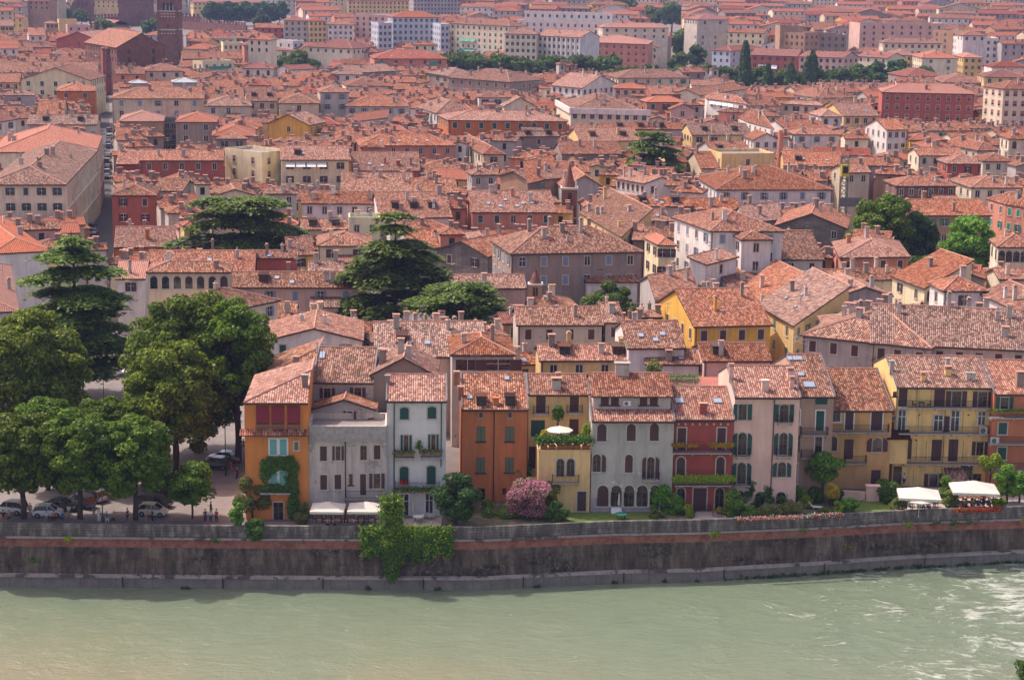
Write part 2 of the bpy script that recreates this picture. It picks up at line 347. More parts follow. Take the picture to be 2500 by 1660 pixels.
    # windows
    def put(s,t,z,nrm_rz,wd):
        q=L(s,t,z)
        ty=wtyp or random.choice(['closed','open','open','closed','glass'])
        if into is not None:
            c,s_=math.cos(nrm_rz),math.sin(nrm_rz); 
            into['g'].hull8([(q.x+c*a+s_*b,q.y+s_*a-c*b,z) for a,b in ((-.5,-.02),(-.5,.05),(.5,.05),(.5,-.02))],[(q.x+c*a+s_*b,q.y+s_*a-c*b,z+wd[1]) for a,b in ((-.5,-.02),(-.5,.05),(.5,.05),(.5,-.02))],0)
            return
        inst('window',window_mesh(ty,shut,wd[0],wd[1],trim),q,nrm_rz,(1,1,1),root)
    wv=[]
    if cols:
        for k in range(rows):
            z=h-.75-windim[1]-k*storey
            if z<.3: break
            for i in range(cols):
                s=s0+(s1-s0)*(i+.5)/cols; put(s,t0,z,F.rz,windim)
            if sidew:
                # side walls that look towards the camera
                for side in (0,1):
                    n=(-F.ex if side==0 else F.ex) - F.ey*0
                    n2=Vector((F.ey.y,-F.ey.x)); n2=n2 if side==1 else -n2
                    if kind=='flat' or True:
                        sp=s0 if side==0 else s1
                        cpos=L(sp,D/2,h); vd=Vector((EYE.x-cpos.x,EYE.y-cpos.y)).normalized()
                        if n2.dot(vd)>.16 and D>5:
                            nc=max(1,int(D/3.6)); 
                            for i in range(nc):
                                t=t0+(t1-t0)*(i+.5)/nc; put(sp,t,z,math.atan2(n2.x,-n2.y),windim)
    # chimneys
    if into is None:
        used=[]
        for i in range(ch+(1 if W>15 and ch else 0)):
            for _ in range(8):
                s=random.uniform(.1,.9)*W; t=random.uniform(.12,.7)*D
                if all(abs(s-a)+abs(t-b)>1.5 for a,b in used): break
            used.append((s,t)); k=random.choice([0,1,2,3,0]); wk=random.choice([wall if wall not in 'kz' else 'b','b','e','g'])
            z=roof_z(kind,W,D,h,r,s,t); inst('chimney',chimney_mesh(k,wk),L(s,t,z-.1),F.rz,(random.uniform(.8,1.15),)*2+(random.uniform(.75,1.2),),root)
        if sky and kind in('gable','hip','shed'):
            hd=D/2 if kind!='shed' else D; sl_=r/hd
            for i in range(sky):
                s=W*(.2+.6*(i+random.uniform(.2,.8))/sky) ; t=hd*random.uniform(.25,.6); m=MB()
                if kind=='hip': s=min(max(s,t+1.2),W-t-1.2)
                a,b=.42,.5; n=[L(s-a,t-b,h+sl_*(t-b)),L(s+a,t-b,h+sl_*(t-b)),L(s+a,t+b,h+sl_*(t+b)),L(s-a,t+b,h+sl_*(t+b))]
                up=Vector((0,0,.16)); m.hull8(n,[q+up for q in n],1); c=sum(n,Vector())/4; m.face([c+(q-c)*.82+up*1.06 for q in n],0); m.build('skylight',[SKYG,sheet_m],root)
    FOOT.append([L(0,0,0).xy,L(W,0,0).xy,L(W,D,0).xy,L(0,D,0).xy])
    if into is None:
        pts=[proj(L(s,t,z)) for s in(0,W) for t,z in((0,h),(D/2,h+r))]
        HOUSES.append(dict(root=root,u=sum(p[0] for p in pts)/4,v=sum(p[1] for p in pts)/4,wall=wall,roof=roof,kind=kind,F=F,h=h,r=r))
    pts=[proj(L(s,t,z)) for s in(0,W) for t,z in((0,h),(0,max(0,h-(1.4+2.9*min(rows,4) if cols else 1.2))),(D/2,h+r),(D/2,h))]
    SCREEN.append((min(p[0] for p in pts),max(p[0] for p in pts),min(p[1] for p in pts),max(p[1] for p in pts),L(W/2,D/2,0).y,h))
    return root,F
def solve_depth(A,B,R,h,k=.34,lo=2.0,hi=15.0):
    A=Vector(A[:2]);B=Vector(B[:2]); m=(A+B)/2; e=(B-A).normalized(); n=Vector((-e.y,e.x))
    for _ in range(30):
        d=(lo+hi)/2; q=m+n*d; v=proj((q.x,q.y,h+k*d))[1]
        if v>R: lo=d
        else: hi=d
    return d
ANT=None
def antenna(root,loc,s=1):
    global ANT
    if ANT is None:
        m=MB(); m.tube((0,0,0),(0,0,3.2),.025,5)
        for z,n_,l in((3.1,5,.5),(2.5,4,.35)):
            m.tube((-.7,0,z),(.7,0,z),.016,4)
            for i in range(n_): x=-.65+1.3*i/(n_-1); m.tube((x,-l,z),(x,l,z),.012,4)
        ANT=m.mesh('tv_antenna',[sheet_m])
    inst('tv_antenna',ANT,loc,random.uniform(0,3),(s,s,s),root)
# ---------------------------------------------------------------- hand-placed town, read tile by tile: eave ends, ridge row, height, form, wall, roof
TOWN='''
M1 -65 690 395 665 - 13 hip w n 0 0 B D47 large house with new orange tiles at the left edge beside the street corner
M1 -170 1140 150 1128 - 12 hip w n 0 0 B D43 low house with new orange tiles behind the plane tree at the left edge
M1 -120 160 505 160 - 16 hip c a 5 2 G D70;ch=6;ribs long pale palazzo lining the left side of the narrow street
T1 -80 1372 868 1368 - 16 hip c n 0 0 B D38;ch=3;ribs large orange-roofed block further up the left side of the narrow street
M1 845 243 1200 243 130 14 hip r a 2 2 B ch=3 red house with weathered plaster on the right corner of the narrow street
M1 1165 205 1400 212 120 12 gable g a 0 0 B ch=1 grey walled annex joined to the red corner house
M1 870 640 1345 636 480 8 gable n t 0 0 B ch=3 low orange house below the red corner house
M1 1110 822 1950 822 662 10 gable w t 0 0 B sky=4 long new-tiled house with four skylights behind the loggia house
M1 880 880 1115 880 740 10 gable w n 1 1 B - white house beside the leftmost cedar with a new tiled roof
M1 1115 830 1770 830 745 14 hip q a 7 1 B arch;ch=1 sand-coloured house with an open arched loggia under its roof
M1 1140 1085 1600 1160 930 11 hip c a 3 2 L ch=1 cream house standing behind the big lime trees below the loggia
M2 -100 1178 515 1178 1060 8 gable y a 2 1 B ch=1 yellow wing with aged tiles right of the big lime trees
M2 5 946 1000 948 825 10 gable p a 5 1 L sky=3 long pink and ochre house left of the central cedar with lilac shutters
M2 195 722 525 722 662 11 gable r t 0 0 B sky=1 small dark red house behind the long pink house
M2 440 700 655 697 560 10 gable y t 1 1 B - narrow yellow house left of the cream hip-roofed house near the central cedar
M2 665 628 1100 628 505 12 hip v t 2 1 B gut pale yellow hip-roofed house immediately left of the central cedar top
M2 600 820 880 820 745 9 gable e a 0 0 B - low roof tucked against the left side of the central cedar
M2 555 505 910 500 422 11 gable w t 0 0 B ch=2 white house with three chimneys above the pale yellow hip-roofed house
M2 545 303 1140 308 210 13 gable w t 5 1 N glass;ch=4 long white house with small windows and a row of chimneys
M2 270 230 525 230 180 14 gable g a 2 1 B glass grey house with an open attic loggia hung with washing
M2 1145 415 1710 410 215 12 gable w t 0 0 B ch=4;dorm=3 broad red-tiled house with three dormers right of the long white house
M2 850 212 1410 215 68 12 gable e a 0 0 B ch=4 long mottled roof with chimneys behind the long white house
M2 1410 225 1760 222 110 12 gable e a 0 0 B ch=3 mottled roof to the right of the long mottled roof with chimneys
M3 0 372 650 372 205 12 gable s t 5 1 G ch=3;sky=6 salmon house with many skylights left of the slim brick campanile
M2 915 440 1155 440 - 13 flat v m 2 1 B glass;D6 pale yellow box house with flat metal roof above the central cedar
M2 1370 645 1610 640 500 10 gable e t 0 0 B ch=1 low roof touching the right shoulder of the central cedar
M2 1565 655 1980 712 590 11 front z t 2 2 B D20;ch=2 rubble stone house with a broad gable right of the central cedar
M2 265 1352 1030 1352 1258 10 front w t 3 2 G D15;ch=2 white gabled house with a green shuttered window right of the big lime trees
M2 1110 1480 1980 1475 1205 11 gable p a 0 0 B ch=4;sky=3 very large mottled roof in front of the central cedar
M3 -160 1462 345 1462 1275 13 hip e t 2 1 B ch=2;wide beige hip-roofed house with a glazed attic behind the orange riverside house
M3 345 1234 1020 1234 1090 12 gable e a 4 1 B closed;ch=2;gut beige house with four brown closed shutters below the small cone-topped turret
M3 1020 1216 1185 1214 1060 12.3 gable e a 1 1 B closed narrow beige house joined to the right of the one with four brown shutters
M3 520 1506 1340 1503 1380 10 gable y t 4 1 B glass;ch=3;gut yellow house with a long roof behind the grey arcaded palazzo
M3 1195 1412 1650 1410 1200 12 gable w a 0 0 B sky=3;ch=1 white-sided house with a mottled roof between the beige house and the bright yellow house
M3 1330 1532 1765 1536 1415 10 gable w t 0 0 B sky=1;ch=1 low red roof with one skylight behind the small red riverside house
M3 1705 1246 2316 1233 955 12 gable o t 4 1 B C=1405,1062;ch=3;gut;closed bright yellow gabled house with a sunlit yellow side wall
M3 1410 1045 1750 985 830 12 gable g t 0 0 B C=1285,890;ch=3 grey plastered house behind the bright yellow gabled house
M3 300 690 1320 672 480 15 hip b a 6 2 L C=148,588;ch=7;gut large dark brick palazzo with broad eaves and many chimneys in the middle of the town
M3 878 906 1290 903 775 10 gable w t 0 0 B ch=2 white-sided house with a red roof behind the feathery birch
M3 -160 955 430 952 845 11 gable p a 1 1 B ch=1 pinkish house behind the spreading right cedar
M3 1430 622 1580 626 500 14 hip v n 2 2 N C=1318,562;open;ch=0 pale yellow house with a planted terrace left of the white mansion
M4 100 485 640 487 340 17.5 hip w t 3 3 L C=-174,386;ch=2;gut tall white mansion with a long sunlit side wall
M4 320 548 556 546 - 16.7 hip w t 1 2 B ch=0;D6 lower white wing projecting from the tall white mansion
M4 75 727 312 668 - 14 shed w t 1 1 B ch=1;D4;k=.25 low white wing with a sloping roof at the foot of the tall white mansion
M4 600 690 926 690 480 12 gable e a 2 1 B ch=1 beige house with a dark mottled roof right of the tall white mansion
M4 1030 676 1546 669 545 12 hip s t 4 1 B C=975,565;ch=2;gut;closed salmon pink house with four dark windows in front of the big round tree
M4 1460 372 2135 372 255 12.5 gable h t 7 3 V ch=2 long ochre-orange house with green shutters behind the bright green tree
M4 1440 160 1885 160 88 13 hip k t 6 1 B glass;ch=2 red brick attic house with a row of six windows
M4 1980 173 2357 173 88 13 hip c t 4 1 B C=1828,122;ch=2;glass cream house with a glazed attic at the right edge
M4 140 187 985 187 10 13 hip w t 6 1 L ch=5 very large hip-roofed white house with a broad red roof
M4 1075 65 1262 62 0 15 gable q t 2 1 N glass square attic tower house beside the tower crane
M4 2170 600 2460 604 510 14 hip c t 5 1 N C=2110,548;arch;ch=1 cream belvedere with arched openings at the right edge
M4 2230 292 2500 335 180 13 hip s t 4 2 V C=2088,252;ch=1 salmon house with green shutters at the right edge above the cream belvedere
M4 560 445 1092 468 358 10 front z t 3 1 N D20;ch=3;glass rubble stone gabled house at the foot of the tower crane
M4 -30 330 330 330 245 11 gable e t 0 0 B ch=2 low red roof behind the tall white mansion
M4 330 430 620 400 290 10 gable e t 0 0 B ch=2;C=270,345 skewed red roof behind the right side of the white mansion
M4 240 910 590 800 - 10 shed w t 1 1 B C=150,835;k=.15;ch=2 white house with a pale skewed roof in front of the white mansion
M4 595 806 945 800 - 9.5 flat w f 1 1 B D7;ch=1 white flat-topped house with a terrace right of the pale skewed roof
M4 238 968 440 1078 - 9 shed p t 0 0 B C=565,850;ch=3 red mono-pitch roof with a cone-capped chimney behind the bright yellow house
M4 428 1010 700 1168 - 12 shed y a 3 2 S C=830,862;k=.12;ch=1;gut;sky=3 yellow house with pale green shutters under a large patchy roof
M4 1010 958 1425 952 885 12 front g t 0 0 B D15;ch=3 small grey gabled house above the great curving roof
M4 -150 1240 -10 1240 1100 9 gable p t 0 0 B ch=0 low pink roof hidden behind the bright yellow house
M4 745 1232 1700 1332 - 15 hip g a 6 2 B closed;ch=7;gut;D21 pale old palazzo under the great curving roof at the right
M4 1250 1291 2560 1353 - 15.04 gable e a 9 2 B closed;ch=9;gut;D21 long right-hand wing of the great curving roof
M4 1778 917 2106 917 810 16.5 hip w t 1 1 B C=1665,858;ch=1;gut white tower house with a pyramid roof above the great curving roof
M4 1400 808 1642 900 - 12 shed v t 2 1 B C=1750,738;ch=1 pale yellow curved house with a broad patchy roof at right
M4 2028 928 2420 1115 - 16 shed w t 0 0 B C=2250,900;ch=3 white walled skewed house at the right edge above the great curving roof
M4 950 845 1530 832 755 10 gable e a 0 0 B ch=5 low mottled roofs in front of the salmon pink house
M4 2180 832 2500 832 752 12 gable c t 0 0 B ch=2 low cream house below the cream belvedere
M4 1640 900 1780 960 860 11 gable e t 0 0 B ch=0 small skewed roof left of the white tower house
M4 45 1421 552 1419 1290 11 gable p t 1 1 B ch=1;gut pink walled house behind the rooftop garden
M3 825 372 1150 560 - 12 shed y a 6 1 B C=1060,280;k=.13;ch=5;gut;sky=2 long yellow sided house running away below the slim brick campanile
M3 1200 326 1700 326 250 12 gable e t 0 0 B ch=3;sky=4 long red roof with skylights right of the slim brick campanile
M3 1215 440 1535 438 345 11 gable e t 0 0 B ch=2;sky=2 courtyard roof behind the pale yellow house with a planted terrace
M3 1230 582 1330 584 460 11 gable b t 0 0 B ch=2 brown roof right of the dark brick palazzo
M3 430 153 665 96 - 12 shed x t 1 1 N C=395,88;ch=2 dark grey sided house left of the slim brick campanile with a pale pink roof
M3 700 190 1040 190 60 11 front g t 0 0 B D18;ch=1 grey gabled church house behind the slim brick campanile
M3 1095 110 1325 152 - 13 gable w t 6 1 B C=1360,104;closed;ch=3 white house with brown shutters and a grey gable end below the flat-topped rear cedar
M3 205 90 436 130 55 12 front h t 0 0 B D15;ch=1 terracotta walled gabled house left of the dark grey sided house
M3 0 86 212 84 30 14 hip g a 2 1 N glass;ch=2 grey hip-roofed house with paired attic windows
M3 530 298 690 298 225 10 hip y a 0 0 B ch=0 small pyramid-roofed ochre house at the foot of the slim brick campanile
M3 -20 598 180 598 500 11 hip w t 1 1 N ch=1 small white house left of the dark brick palazzo
M3 860 330 935 330 258 11 front w n 0 0 B D10;ch=0 small white gable right of the slim brick campanile
T1 180 716 815 726 612 14 front v t 5 2 N glass;D26;ch=3 cream house with a very broad gable left of the narrow street
T1 500 822 858 822 715 13 hip n t 2 1 N glass;ch=2 orange-red walled house at the left side of the narrow street
T1 25 860 312 860 815 14 hip g a 1 1 N glass grey plastered house with a single small window at the left edge
T1 1000 889 1842 890 785 16 hip q a 5 2 L ch=2;gut sand-coloured palazzo with blue shutters at the right side of the narrow street
T1 1842 956 2272 956 850 14 hip q a 3 1 W ch=1 sand-coloured house with three tall white-framed windows
T1 1070 1094 1476 1094 975 14 hip h n 0 0 B ch=0 windowless terracotta pavilion with a new orange pyramid roof
T1 1570 1100 1952 1102 985 14 hip b n 2 2 N glass;ch=0 brown pavilion with a new orange pyramid roof and small windows
T1 1478 1090 1590 1090 - 13 flat x f 2 4 N glass;ch=0;D5 dark glazed stair block between the two pavilions
T1 1945 1252 2232 1252 1170 11 hip b a 2 1 G ch=0 small brown house with a low pyramid roof right of the brown pavilion
T1 1905 1225 2305 1225 1085 11.5 hip p n 0 0 B ch=1 bright orange hipped roof right of the brown pavilion
T1 1255 1446 2015 1446 1350 14 gable r t 5 1 N glass;ch=3;gut long dark red house with a straight tiled roof near the narrow street
T1 1045 1480 1250 1480 1345 11 gable r t 0 0 B ch=2 low red house with a pale roof right of the narrow street
T1 2025 1362 2361 1402 - 15 flat v f 2 2 P ch=0;D9;blind pale yellow concrete block with roof terraces and plants
T1 915 441 1030 441 345 20 hip r t 1 4 L ch=0;open;D14 tall narrow red facade closing the far end of the narrow street
T1 1045 432 1500 425 300 21 front k t 2 2 N arch;D45;ch=0 brick church with a broad gable beside the bell tower
T1 1175 541 1510 541 455 13 hip k a 0 0 B ch=0 low brick house with a pyramid roof at the foot of the bell tower
T1 1300 642 1655 642 560 14 hip q t 3 1 G closed;ch=1 cream house with three green shutters below the bell tower
T1 500 358 905 372 288 14 front r t 1 1 W D30;ch=0;glass red gabled hall with a white central window strip
T1 1545 745 1782 745 697 16 hip g m 0 0 B ch=0 glazed lantern with a pale lead roof behind the sand-coloured palazzo
T1 1160 752 1332 752 715 15 hip g m 0 0 B ch=0 small lead-roofed lantern left of the larger lead-roofed lantern
T1 1740 24 2395 24 2 14 hip y d 17 2 B glass;ch=0 long yellow barracks with many windows near the top left
T1 940 302 1282 300 252 13 hip y t 6 1 B glass;ch=1 yellow house with an orange roof behind the brick church
T1 1640 442 1862 446 355 12 hip q n 0 0 B ch=0 house with a new orange roof just right of the bell tower
T1 1640 532 2190 532 470 12 gable b t 0 0 B ch=2 long brown roof right of the bell tower
T1 1645 605 2105 600 545 11 gable b t 0 0 B ch=0 low brown roof right of the foot of the bell tower
T1 1825 570 2108 560 - 15 flat v f 4 1 V ch=1;D8;blind;awl flat-topped house with a long green awning right of the bell tower
T1 1860 352 2112 352 320 14 hip v t 4 1 V ch=1 pale yellow house with a new hip roof right of the bell tower top
T1 2010 400 2192 400 - 15 flat v f 4 1 N D10;ch=0;glass cream flat-topped house with tall windows at upper left
T1 2195 412 2420 412 358 15 hip s t 4 1 V ch=1 salmon house with shutters beside the cream flat-topped house
T1 255 322 402 322 250 13 gable w t 2 1 N glass;ch=2 small white house under a brown roof at upper left
T1 0 237 126 237 180 14 gable y t 3 1 G ch=1 yellow house in the far upper left corner
T1 530 190 690 190 - 15 flat y f 0 0 N D10;ch=0 yellow flat-topped house right of the yellow crane
T1 605 240 815 240 - 14 flat p f 3 1 N D10;ch=1;glass pale pink flat-topped house with roof tanks at upper left
T1 410 215 530 215 185 15 hip h t 3 1 N glass;ch=0 small square house with an open attic at upper left
T1 470 490 620 490 442 13 hip g a 0 0 B ch=0 grey square house with a pyramid roof left of the red gabled hall
T1 -30 655 880 658 560 12 gable e a 0 0 B ch=5 long low brown roof behind the broad cream gable
T1 -40 745 180 745 665 12 gable q t 3 1 N ch=1;glass red-roofed house left of the broad cream gable
T1 -40 1105 155 1075 980 13 gable w d 2 1 G ch=2 small white house with a dark red roof at the left edge
T1 240 1122 872 1124 1035 13 gable e a 0 0 B ch=4 mottled roof above the orange-roofed block by the narrow street
T1 330 1030 580 1030 905 13 gable g t 1 1 G ch=1 dark grey gabled house with a green shutter left of the narrow street
T2 -110 617 180 622 562 14 hip w d 3 1 N arch;ch=1 white house with arched windows at upper left
T2 180 618 330 632 590 14 front w d 0 0 B D14;ch=1 plain white gabled wing right of the white house with arched windows
T2 905 142 1245 152 - 23 flat p f 6 6 N D26;ch=0;glass tall pink palace with a balustraded top
T2 1245 158 1680 160 122 26 hip l n 9 7 N glass;ch=0;D18 tall white and pale blue apartment block with a red hip roof
T2 1120 222 1243 222 - 23 flat l f 3 6 N D16;glass;ch=0 pale blue left wing of the tall white and blue apartment block
T2 1682 232 1760 232 - 23 flat l f 2 6 N D16;glass;ch=0 pale blue right wing of the tall white and blue apartment block
T2 1758 212 2300 240 178 24 hip c t 11 6 V ch=2;blind;sidew0;awg cream apartment block with bright green awnings
T3 -35 306 262 312 252 23 hip c t 6 6 N glass;ch=2;sidew0 cream apartment block with a recessed left part between the green awnings and the white pilasters
T3 262 322 655 342 275 22 gable w t 9 6 B glass;ch=1;sidew0;pil apartment block with tall white pilasters and brown panels
T3 655 380 1262 402 335 17.5 hip s n 9 4 P ch=0;blind;C=725,348 long salmon red palace behind the avenue of trees
T3 85 192 950 217 - 22 flat w f 14 3 P D14;ch=0;blind long white apartment block with roof gardens
T3 150 115 940 135 - 27 flat w f 12 1 N D8;ch=0;glass set-back white penthouse floor with roof plants
T3 850 250 1450 254 208 22 hip c n 7 2 N glass;ch=2 cream block with a bright new red roof behind the salmon palace
T3 1700 312 2262 312 - 19 flat e f 5 4 N D18;ch=3;glass beige concrete block with cluttered roof left of the tall cypress
T3 1705 180 1990 180 115 27 hip e d 2 1 N ch=0;glass;D18 beige upper block with a brown hip roof at upper right
T3 2010 463 2322 443 425 15.5 hip l d 5 4 N glass;ch=0;D12 pale blue house behind the tall cypress
T3 990 705 1642 702 625 14 hip q t 6 1 V ch=1 broad hip-roofed house in front of the avenue of trees
T3 380 770 668 797 - 13 gable w t 5 1 B C=725,742;closed;ch=3 long white house with brown shutters and a white gable end
T3 950 797 1250 802 750 16 hip p n 4 1 N glass;ch=0 peach coloured pavilion with an orange pyramid roof
T3 1290 852 1642 852 775 13 gable r t 3 1 N ch=4 red walled house with tall chimneys in the upper middle
T3 1245 922 1610 922 865 14 hip s n 3 1 G ch=0 salmon house with an orange hip roof in the upper middle
T3 1460 985 1692 985 938 12 front p t 1 1 N D12;ch=1;glass peach gabled house in the upper middle
T3 560 1000 1278 1018 848 15 hip c a 9 1 N C=430,925;ch=9;glass;par neoclassical palace with a white cornice and a crowd of chimneys
T3 -40 960 262 958 878 15 front c a 0 0 B D6;ch=0 neoclassical pediment left of the palace with a crowd of chimneys
T2 1745 1083 2830 1095 1000 15 hip n t 9 1 G C=1648,1037;ch=4;gut;closed long orange house with dark green shutters and a deep cornice
T2 1640 1022 1990 1022 872 14 hip w t 6 1 N C=1462,966;ch=3;glass pale house with a big sunlit roof left of the long orange house
T2 590 833 866 833 760 17 hip e t 2 2 L open;ch=0 tall beige tower house with a pyramid roof
T2 820 957 1392 962 868 13 hip e t 5 1 L open;ch=2 cream house with lilac shutters right of the tall beige tower house
T2 830 777 1222 777 688 14 hip c t 0 0 B ch=2 pyramid-roofed house with two tall chimneys behind the tall beige tower house
T2 890 1100 1210 1060 - 12 shed c n 0 0 B C=905,1075;ch=0 cream house with a thin sloping red roof
T2 115 1112 500 1130 1030 13 front o t 1 1 N D13;ch=3;glass amber yellow gabled house in the left middle
T2 -70 914 216 914 788 14 gable q a 3 1 N glass;ch=1 sand-coloured house with a grey stair tower on its roof
T2 216 931 596 933 815 14 hip q a 1 1 N glass sand-coloured house with a plain pyramid roof left of the tall beige tower house
T2 940 1312 1818 1312 1210 13 hip s t 7 1 N glass;ch=4;sky=4 long salmon house with four skylights in the left middle
T2 235 1441 866 1441 1312 15 gable v t 4 2 N open;ch=0;sky=1;awn pale yellow house with white awnings over a planted terrace
T2 880 1538 1500 1540 1370 12 gable r t 0 0 B ch=3;sky=3 wide orange-red roof with skylights right of the white awnings
T2 955 1330 1180 1330 1280 15 hip s t 1 1 N D5;ch=0;glass square attic lantern standing on the wide orange-red roof
T2 2060 1391 2266 1391 1275 12 hip q t 1 1 G C=1815,1262;ch=3 sand-coloured house with a long shaded side wall in the middle
T2 1080 530 1745 532 450 15 hip s d 5 1 V glass;ch=0;sky=5;awt large salmon house with green awnings and a faceted roof at the top
T2 470 422 886 442 355 15 hip c d 6 1 N glass;ch=3 cream house with terraces and a dark red roof at the top
T2 65 446 396 462 408 13 gable v d 4 1 G ch=1 yellow house with striped awnings at the top left
T2 135 372 350 385 - 17 flat w f 3 1 N D8;ch=0;glass white box storey above the yellow house with striped awnings
T2 870 468 1112 474 415 13 hip p d 2 1 N ch=1 small pink house with a dark red roof at the top
T2 495 192 660 192 152 20 hip y d 4 4 N glass;ch=0;D14 ochre yellow villa at the top left beyond the trees
T2 660 224 900 226 182 18 hip w t 5 3 N glass;ch=0;D14 white villa beside the ochre yellow villa
T2 262 188 490 190 138 20 hip e d 4 4 N glass;ch=1;D14 grey-green villa left of the ochre yellow villa
T2 845 10 1436 16 -8 19 hip y d 16 3 B glass;ch=0 long yellow palace near the top of the view
T2 1438 -10 1860 -8 - 22 flat g f 14 4 N D14;glass;ch=0 long grey barracks block at the top of the view
T2 700 672 982 674 620 13 hip w a 3 1 N glass;ch=1 white house with small square windows in the upper middle
T2 790 578 1012 580 536 12 gable p t 0 0 B ch=0 low pinkish house in front of the large salmon faceted house
T2 880 662 1290 640 585 12 gable b a 0 0 B ch=1 long dusty brown roof in front of the large salmon faceted house
T2 1545 658 1750 688 612 13 hip b a 3 1 N ch=2 brown house with a dark cornice in the upper middle
T2 1745 700 2300 742 625 14 hip b a 7 1 N glass;ch=3 long dark-eaved brown house in the upper middle
T2 2020 880 2262 882 825 14 hip w t 2 1 B ch=1 white pyramid-roofed attic house in the upper middle
T4 325 512 735 524 467 15 gable p d 7 4 B C=475,505;ch=0;closed pink apartment house with a blank grey gable end
T4 -105 497 320 512 445 14.8 gable r d 6 4 N glass;ch=0;sidew0;aww dark red apartment house with white awnings
T4 850 508 1130 526 470 15 gable c d 4 4 N C=1015,500;ch=1;glass;sidew0 cream apartment house with iron balconies
T4 1185 500 1420 502 430 15 hip y n 4 3 W ch=0;glass yellow apartment house with an orange roof
T4 1440 524 1772 528 440 15 hip c n 2 3 W ch=1;glass broad beige-yellow apartment house with an orange hip roof
T4 1815 520 1998 522 450 15 hip y n 3 3 W ch=0;glass yellow apartment house with balconies right of the beige-yellow one
T4 1090 388 1632 396 345 20 hip c t 9 3 N glass;ch=2 long cream block with a shallow tiled roof at upper right
T4 1785 355 2130 360 - 22 flat w f 6 5 N D16;ch=0;glass white modern block with ribbon windows
T4 1810 322 2028 324 285 25 hip w n 3 1 N glass;ch=0;D10 pyramid-roofed penthouse on the white modern block
T4 160 300 388 312 - 24 flat h f 5 4 W D16;ch=2;glass terracotta brick apartment block with stepped roof
T4 165 248 380 250 - 27 flat h f 0 0 W D10;ch=1 stepped-back upper storeys of the terracotta brick block
T4 400 322 762 328 - 23 flat b f 6 4 W D18;ch=2;glass grey-brown apartment block with white blinds
T4 885 222 1640 226 - 25 flat p f 9 4 W D16;ch=4;glass;sidew0 long pinkish grey apartment block at upper right
T4 1540 282 1850 300 - 23 flat h f 4 4 N D14;ch=2;glass brick red block left of the white modern block
T4 1080 832 1925 850 772 19 hip r n 9 3 P ch=2;blind;D16 big dark red palace with pale window frames at the right
T4 2175 802 2560 806 728 22 hip c t 5 4 P C=1985,778;blind;ch=1 tall cream apartment house at the right edge
T4 2000 695 2400 702 625 15 hip y d 4 1 N ch=0;glass yellow house with a dark red roof behind the big dark red palace
T4 2070 603 2400 606 555 16 hip w d 0 0 B ch=0 long dark red roof at the far right
T4 1290 690 1640 690 605 12 hip b d 0 0 B ch=0 dark red hip roof behind the big dark red palace
T4 1630 745 2000 750 640 12 hip b t 0 0 B ch=0 dusty red roof between the dark red palace and the yellow apartment houses
T4 500 886 872 880 770 12 hip v t 0 0 B C=250,848;ch=6 yellow hip-roofed house with clustered chimneys in front of the cypresses
T4 530 1052 726 1052 988 14 hip w t 2 1 N C=418,1022;arch;ch=0 white house with arched windows at the right
T4 735 1048 1066 1046 930 12 gable y t 4 1 N glass;ch=3;sky=2 yellow house with dark windows beside the white arched-window house
T4 225 1177 640 1180 1085 12 gable w t 0 0 B ch=4;C=0,1112 white house with a long sunlit side lined with windows
T4 290 1213 712 1215 1152 12 hip w t 3 1 L open;ch=2 white house with blue shutters at the right
T4 1125 1172 1320 1170 - 16 gable w t 3 2 N C=920,1128;glass;ch=1 white gabled house with a row of attic windows at the right
T4 1410 1402 1832 1402 1330 13 gable c t 4 1 G closed;ch=1;gut cream house with dark green windows in the right middle
T4 2220 1252 2450 1256 1190 15 hip c t 2 1 N C=2135,1222;arch;ch=1 cream loggia house with arches at the far right
T4 1985 1453 2292 1456 1370 13 hip c t 3 1 N glass;ch=2 cream pyramid-roofed house near the far right
T4 1940 1357 2146 1356 1210 12 hip e t 2 1 N C=1612,1290;ch=3 wide skewed hip roof at the far right
T4 1668 1476 2056 1478 1395 12 hip r t 3 1 N ch=0 red walled open attic under a pyramid roof at the right
T4 200 1492 745 1502 1365 12 gable y t 0 0 B ch=1;sky=2 yellow gabled house with a blotchy roof left of the tower crane
T4 735 1558 990 1558 1490 12 gable h t 0 0 B ch=1 red roof above the square attic tower house by the crane
T4 165 935 540 955 912 12 hip q t 4 1 N ch=1 small beige house with paired orange roofs at the right
T3 1925 1412 2400 1408 - 14 flat y f 1 1 B D12;ch=0;glass tall plain yellow wall with a flat top near the crane
T3 1655 1216 2202 1216 1112 12 gable y a 4 1 B ch=2 yellow house with a broad faded roof in the right middle
T3 480 1388 1032 1388 1275 12 gable b t 0 0 B ch=1 brown house with a broad roof left of the rear cedar
T3 95 1232 470 1228 1188 14 gable b a 1 1 B closed;ch=0 dark streaked windowless house with one brown shutter
T3 650 1272 1205 1268 1150 12 gable y t 3 1 G glass;ch=1 yellow house with dark windows left of the rear cedar
T3 830 1165 1580 1165 1110 14 gable e t 0 0 B dorm=3;ch=3 long roof with three dark dormers behind the rear cedar
T3 2160 1102 2400 1165 990 14 hip w t 5 1 N C=2072,1062;glass;ch=2 white house with narrow windows at the right middle
T3 1980 1012 2292 1022 950 14 hip s t 3 1 N C=1880,1005;glass;ch=1 salmon house with a skewed roof at the right middle
T3 1790 890 2152 940 850 15 hip w t 4 1 N C=1770,870;ch=1;awn white house with a cream awning over its terrace
T3 1430 1462 1622 1462 1320 11 gable y t 0 0 B ch=1 mottled roof right of the rear cedar
T3 1735 1518 1912 1518 1365 11 gable q t 0 0 B ch=1 low tiled roof right of the small dome
T3 1650 772 2052 778 725 13 gable v t 1 1 N ch=3 pale yellow house in front of the pale blue house
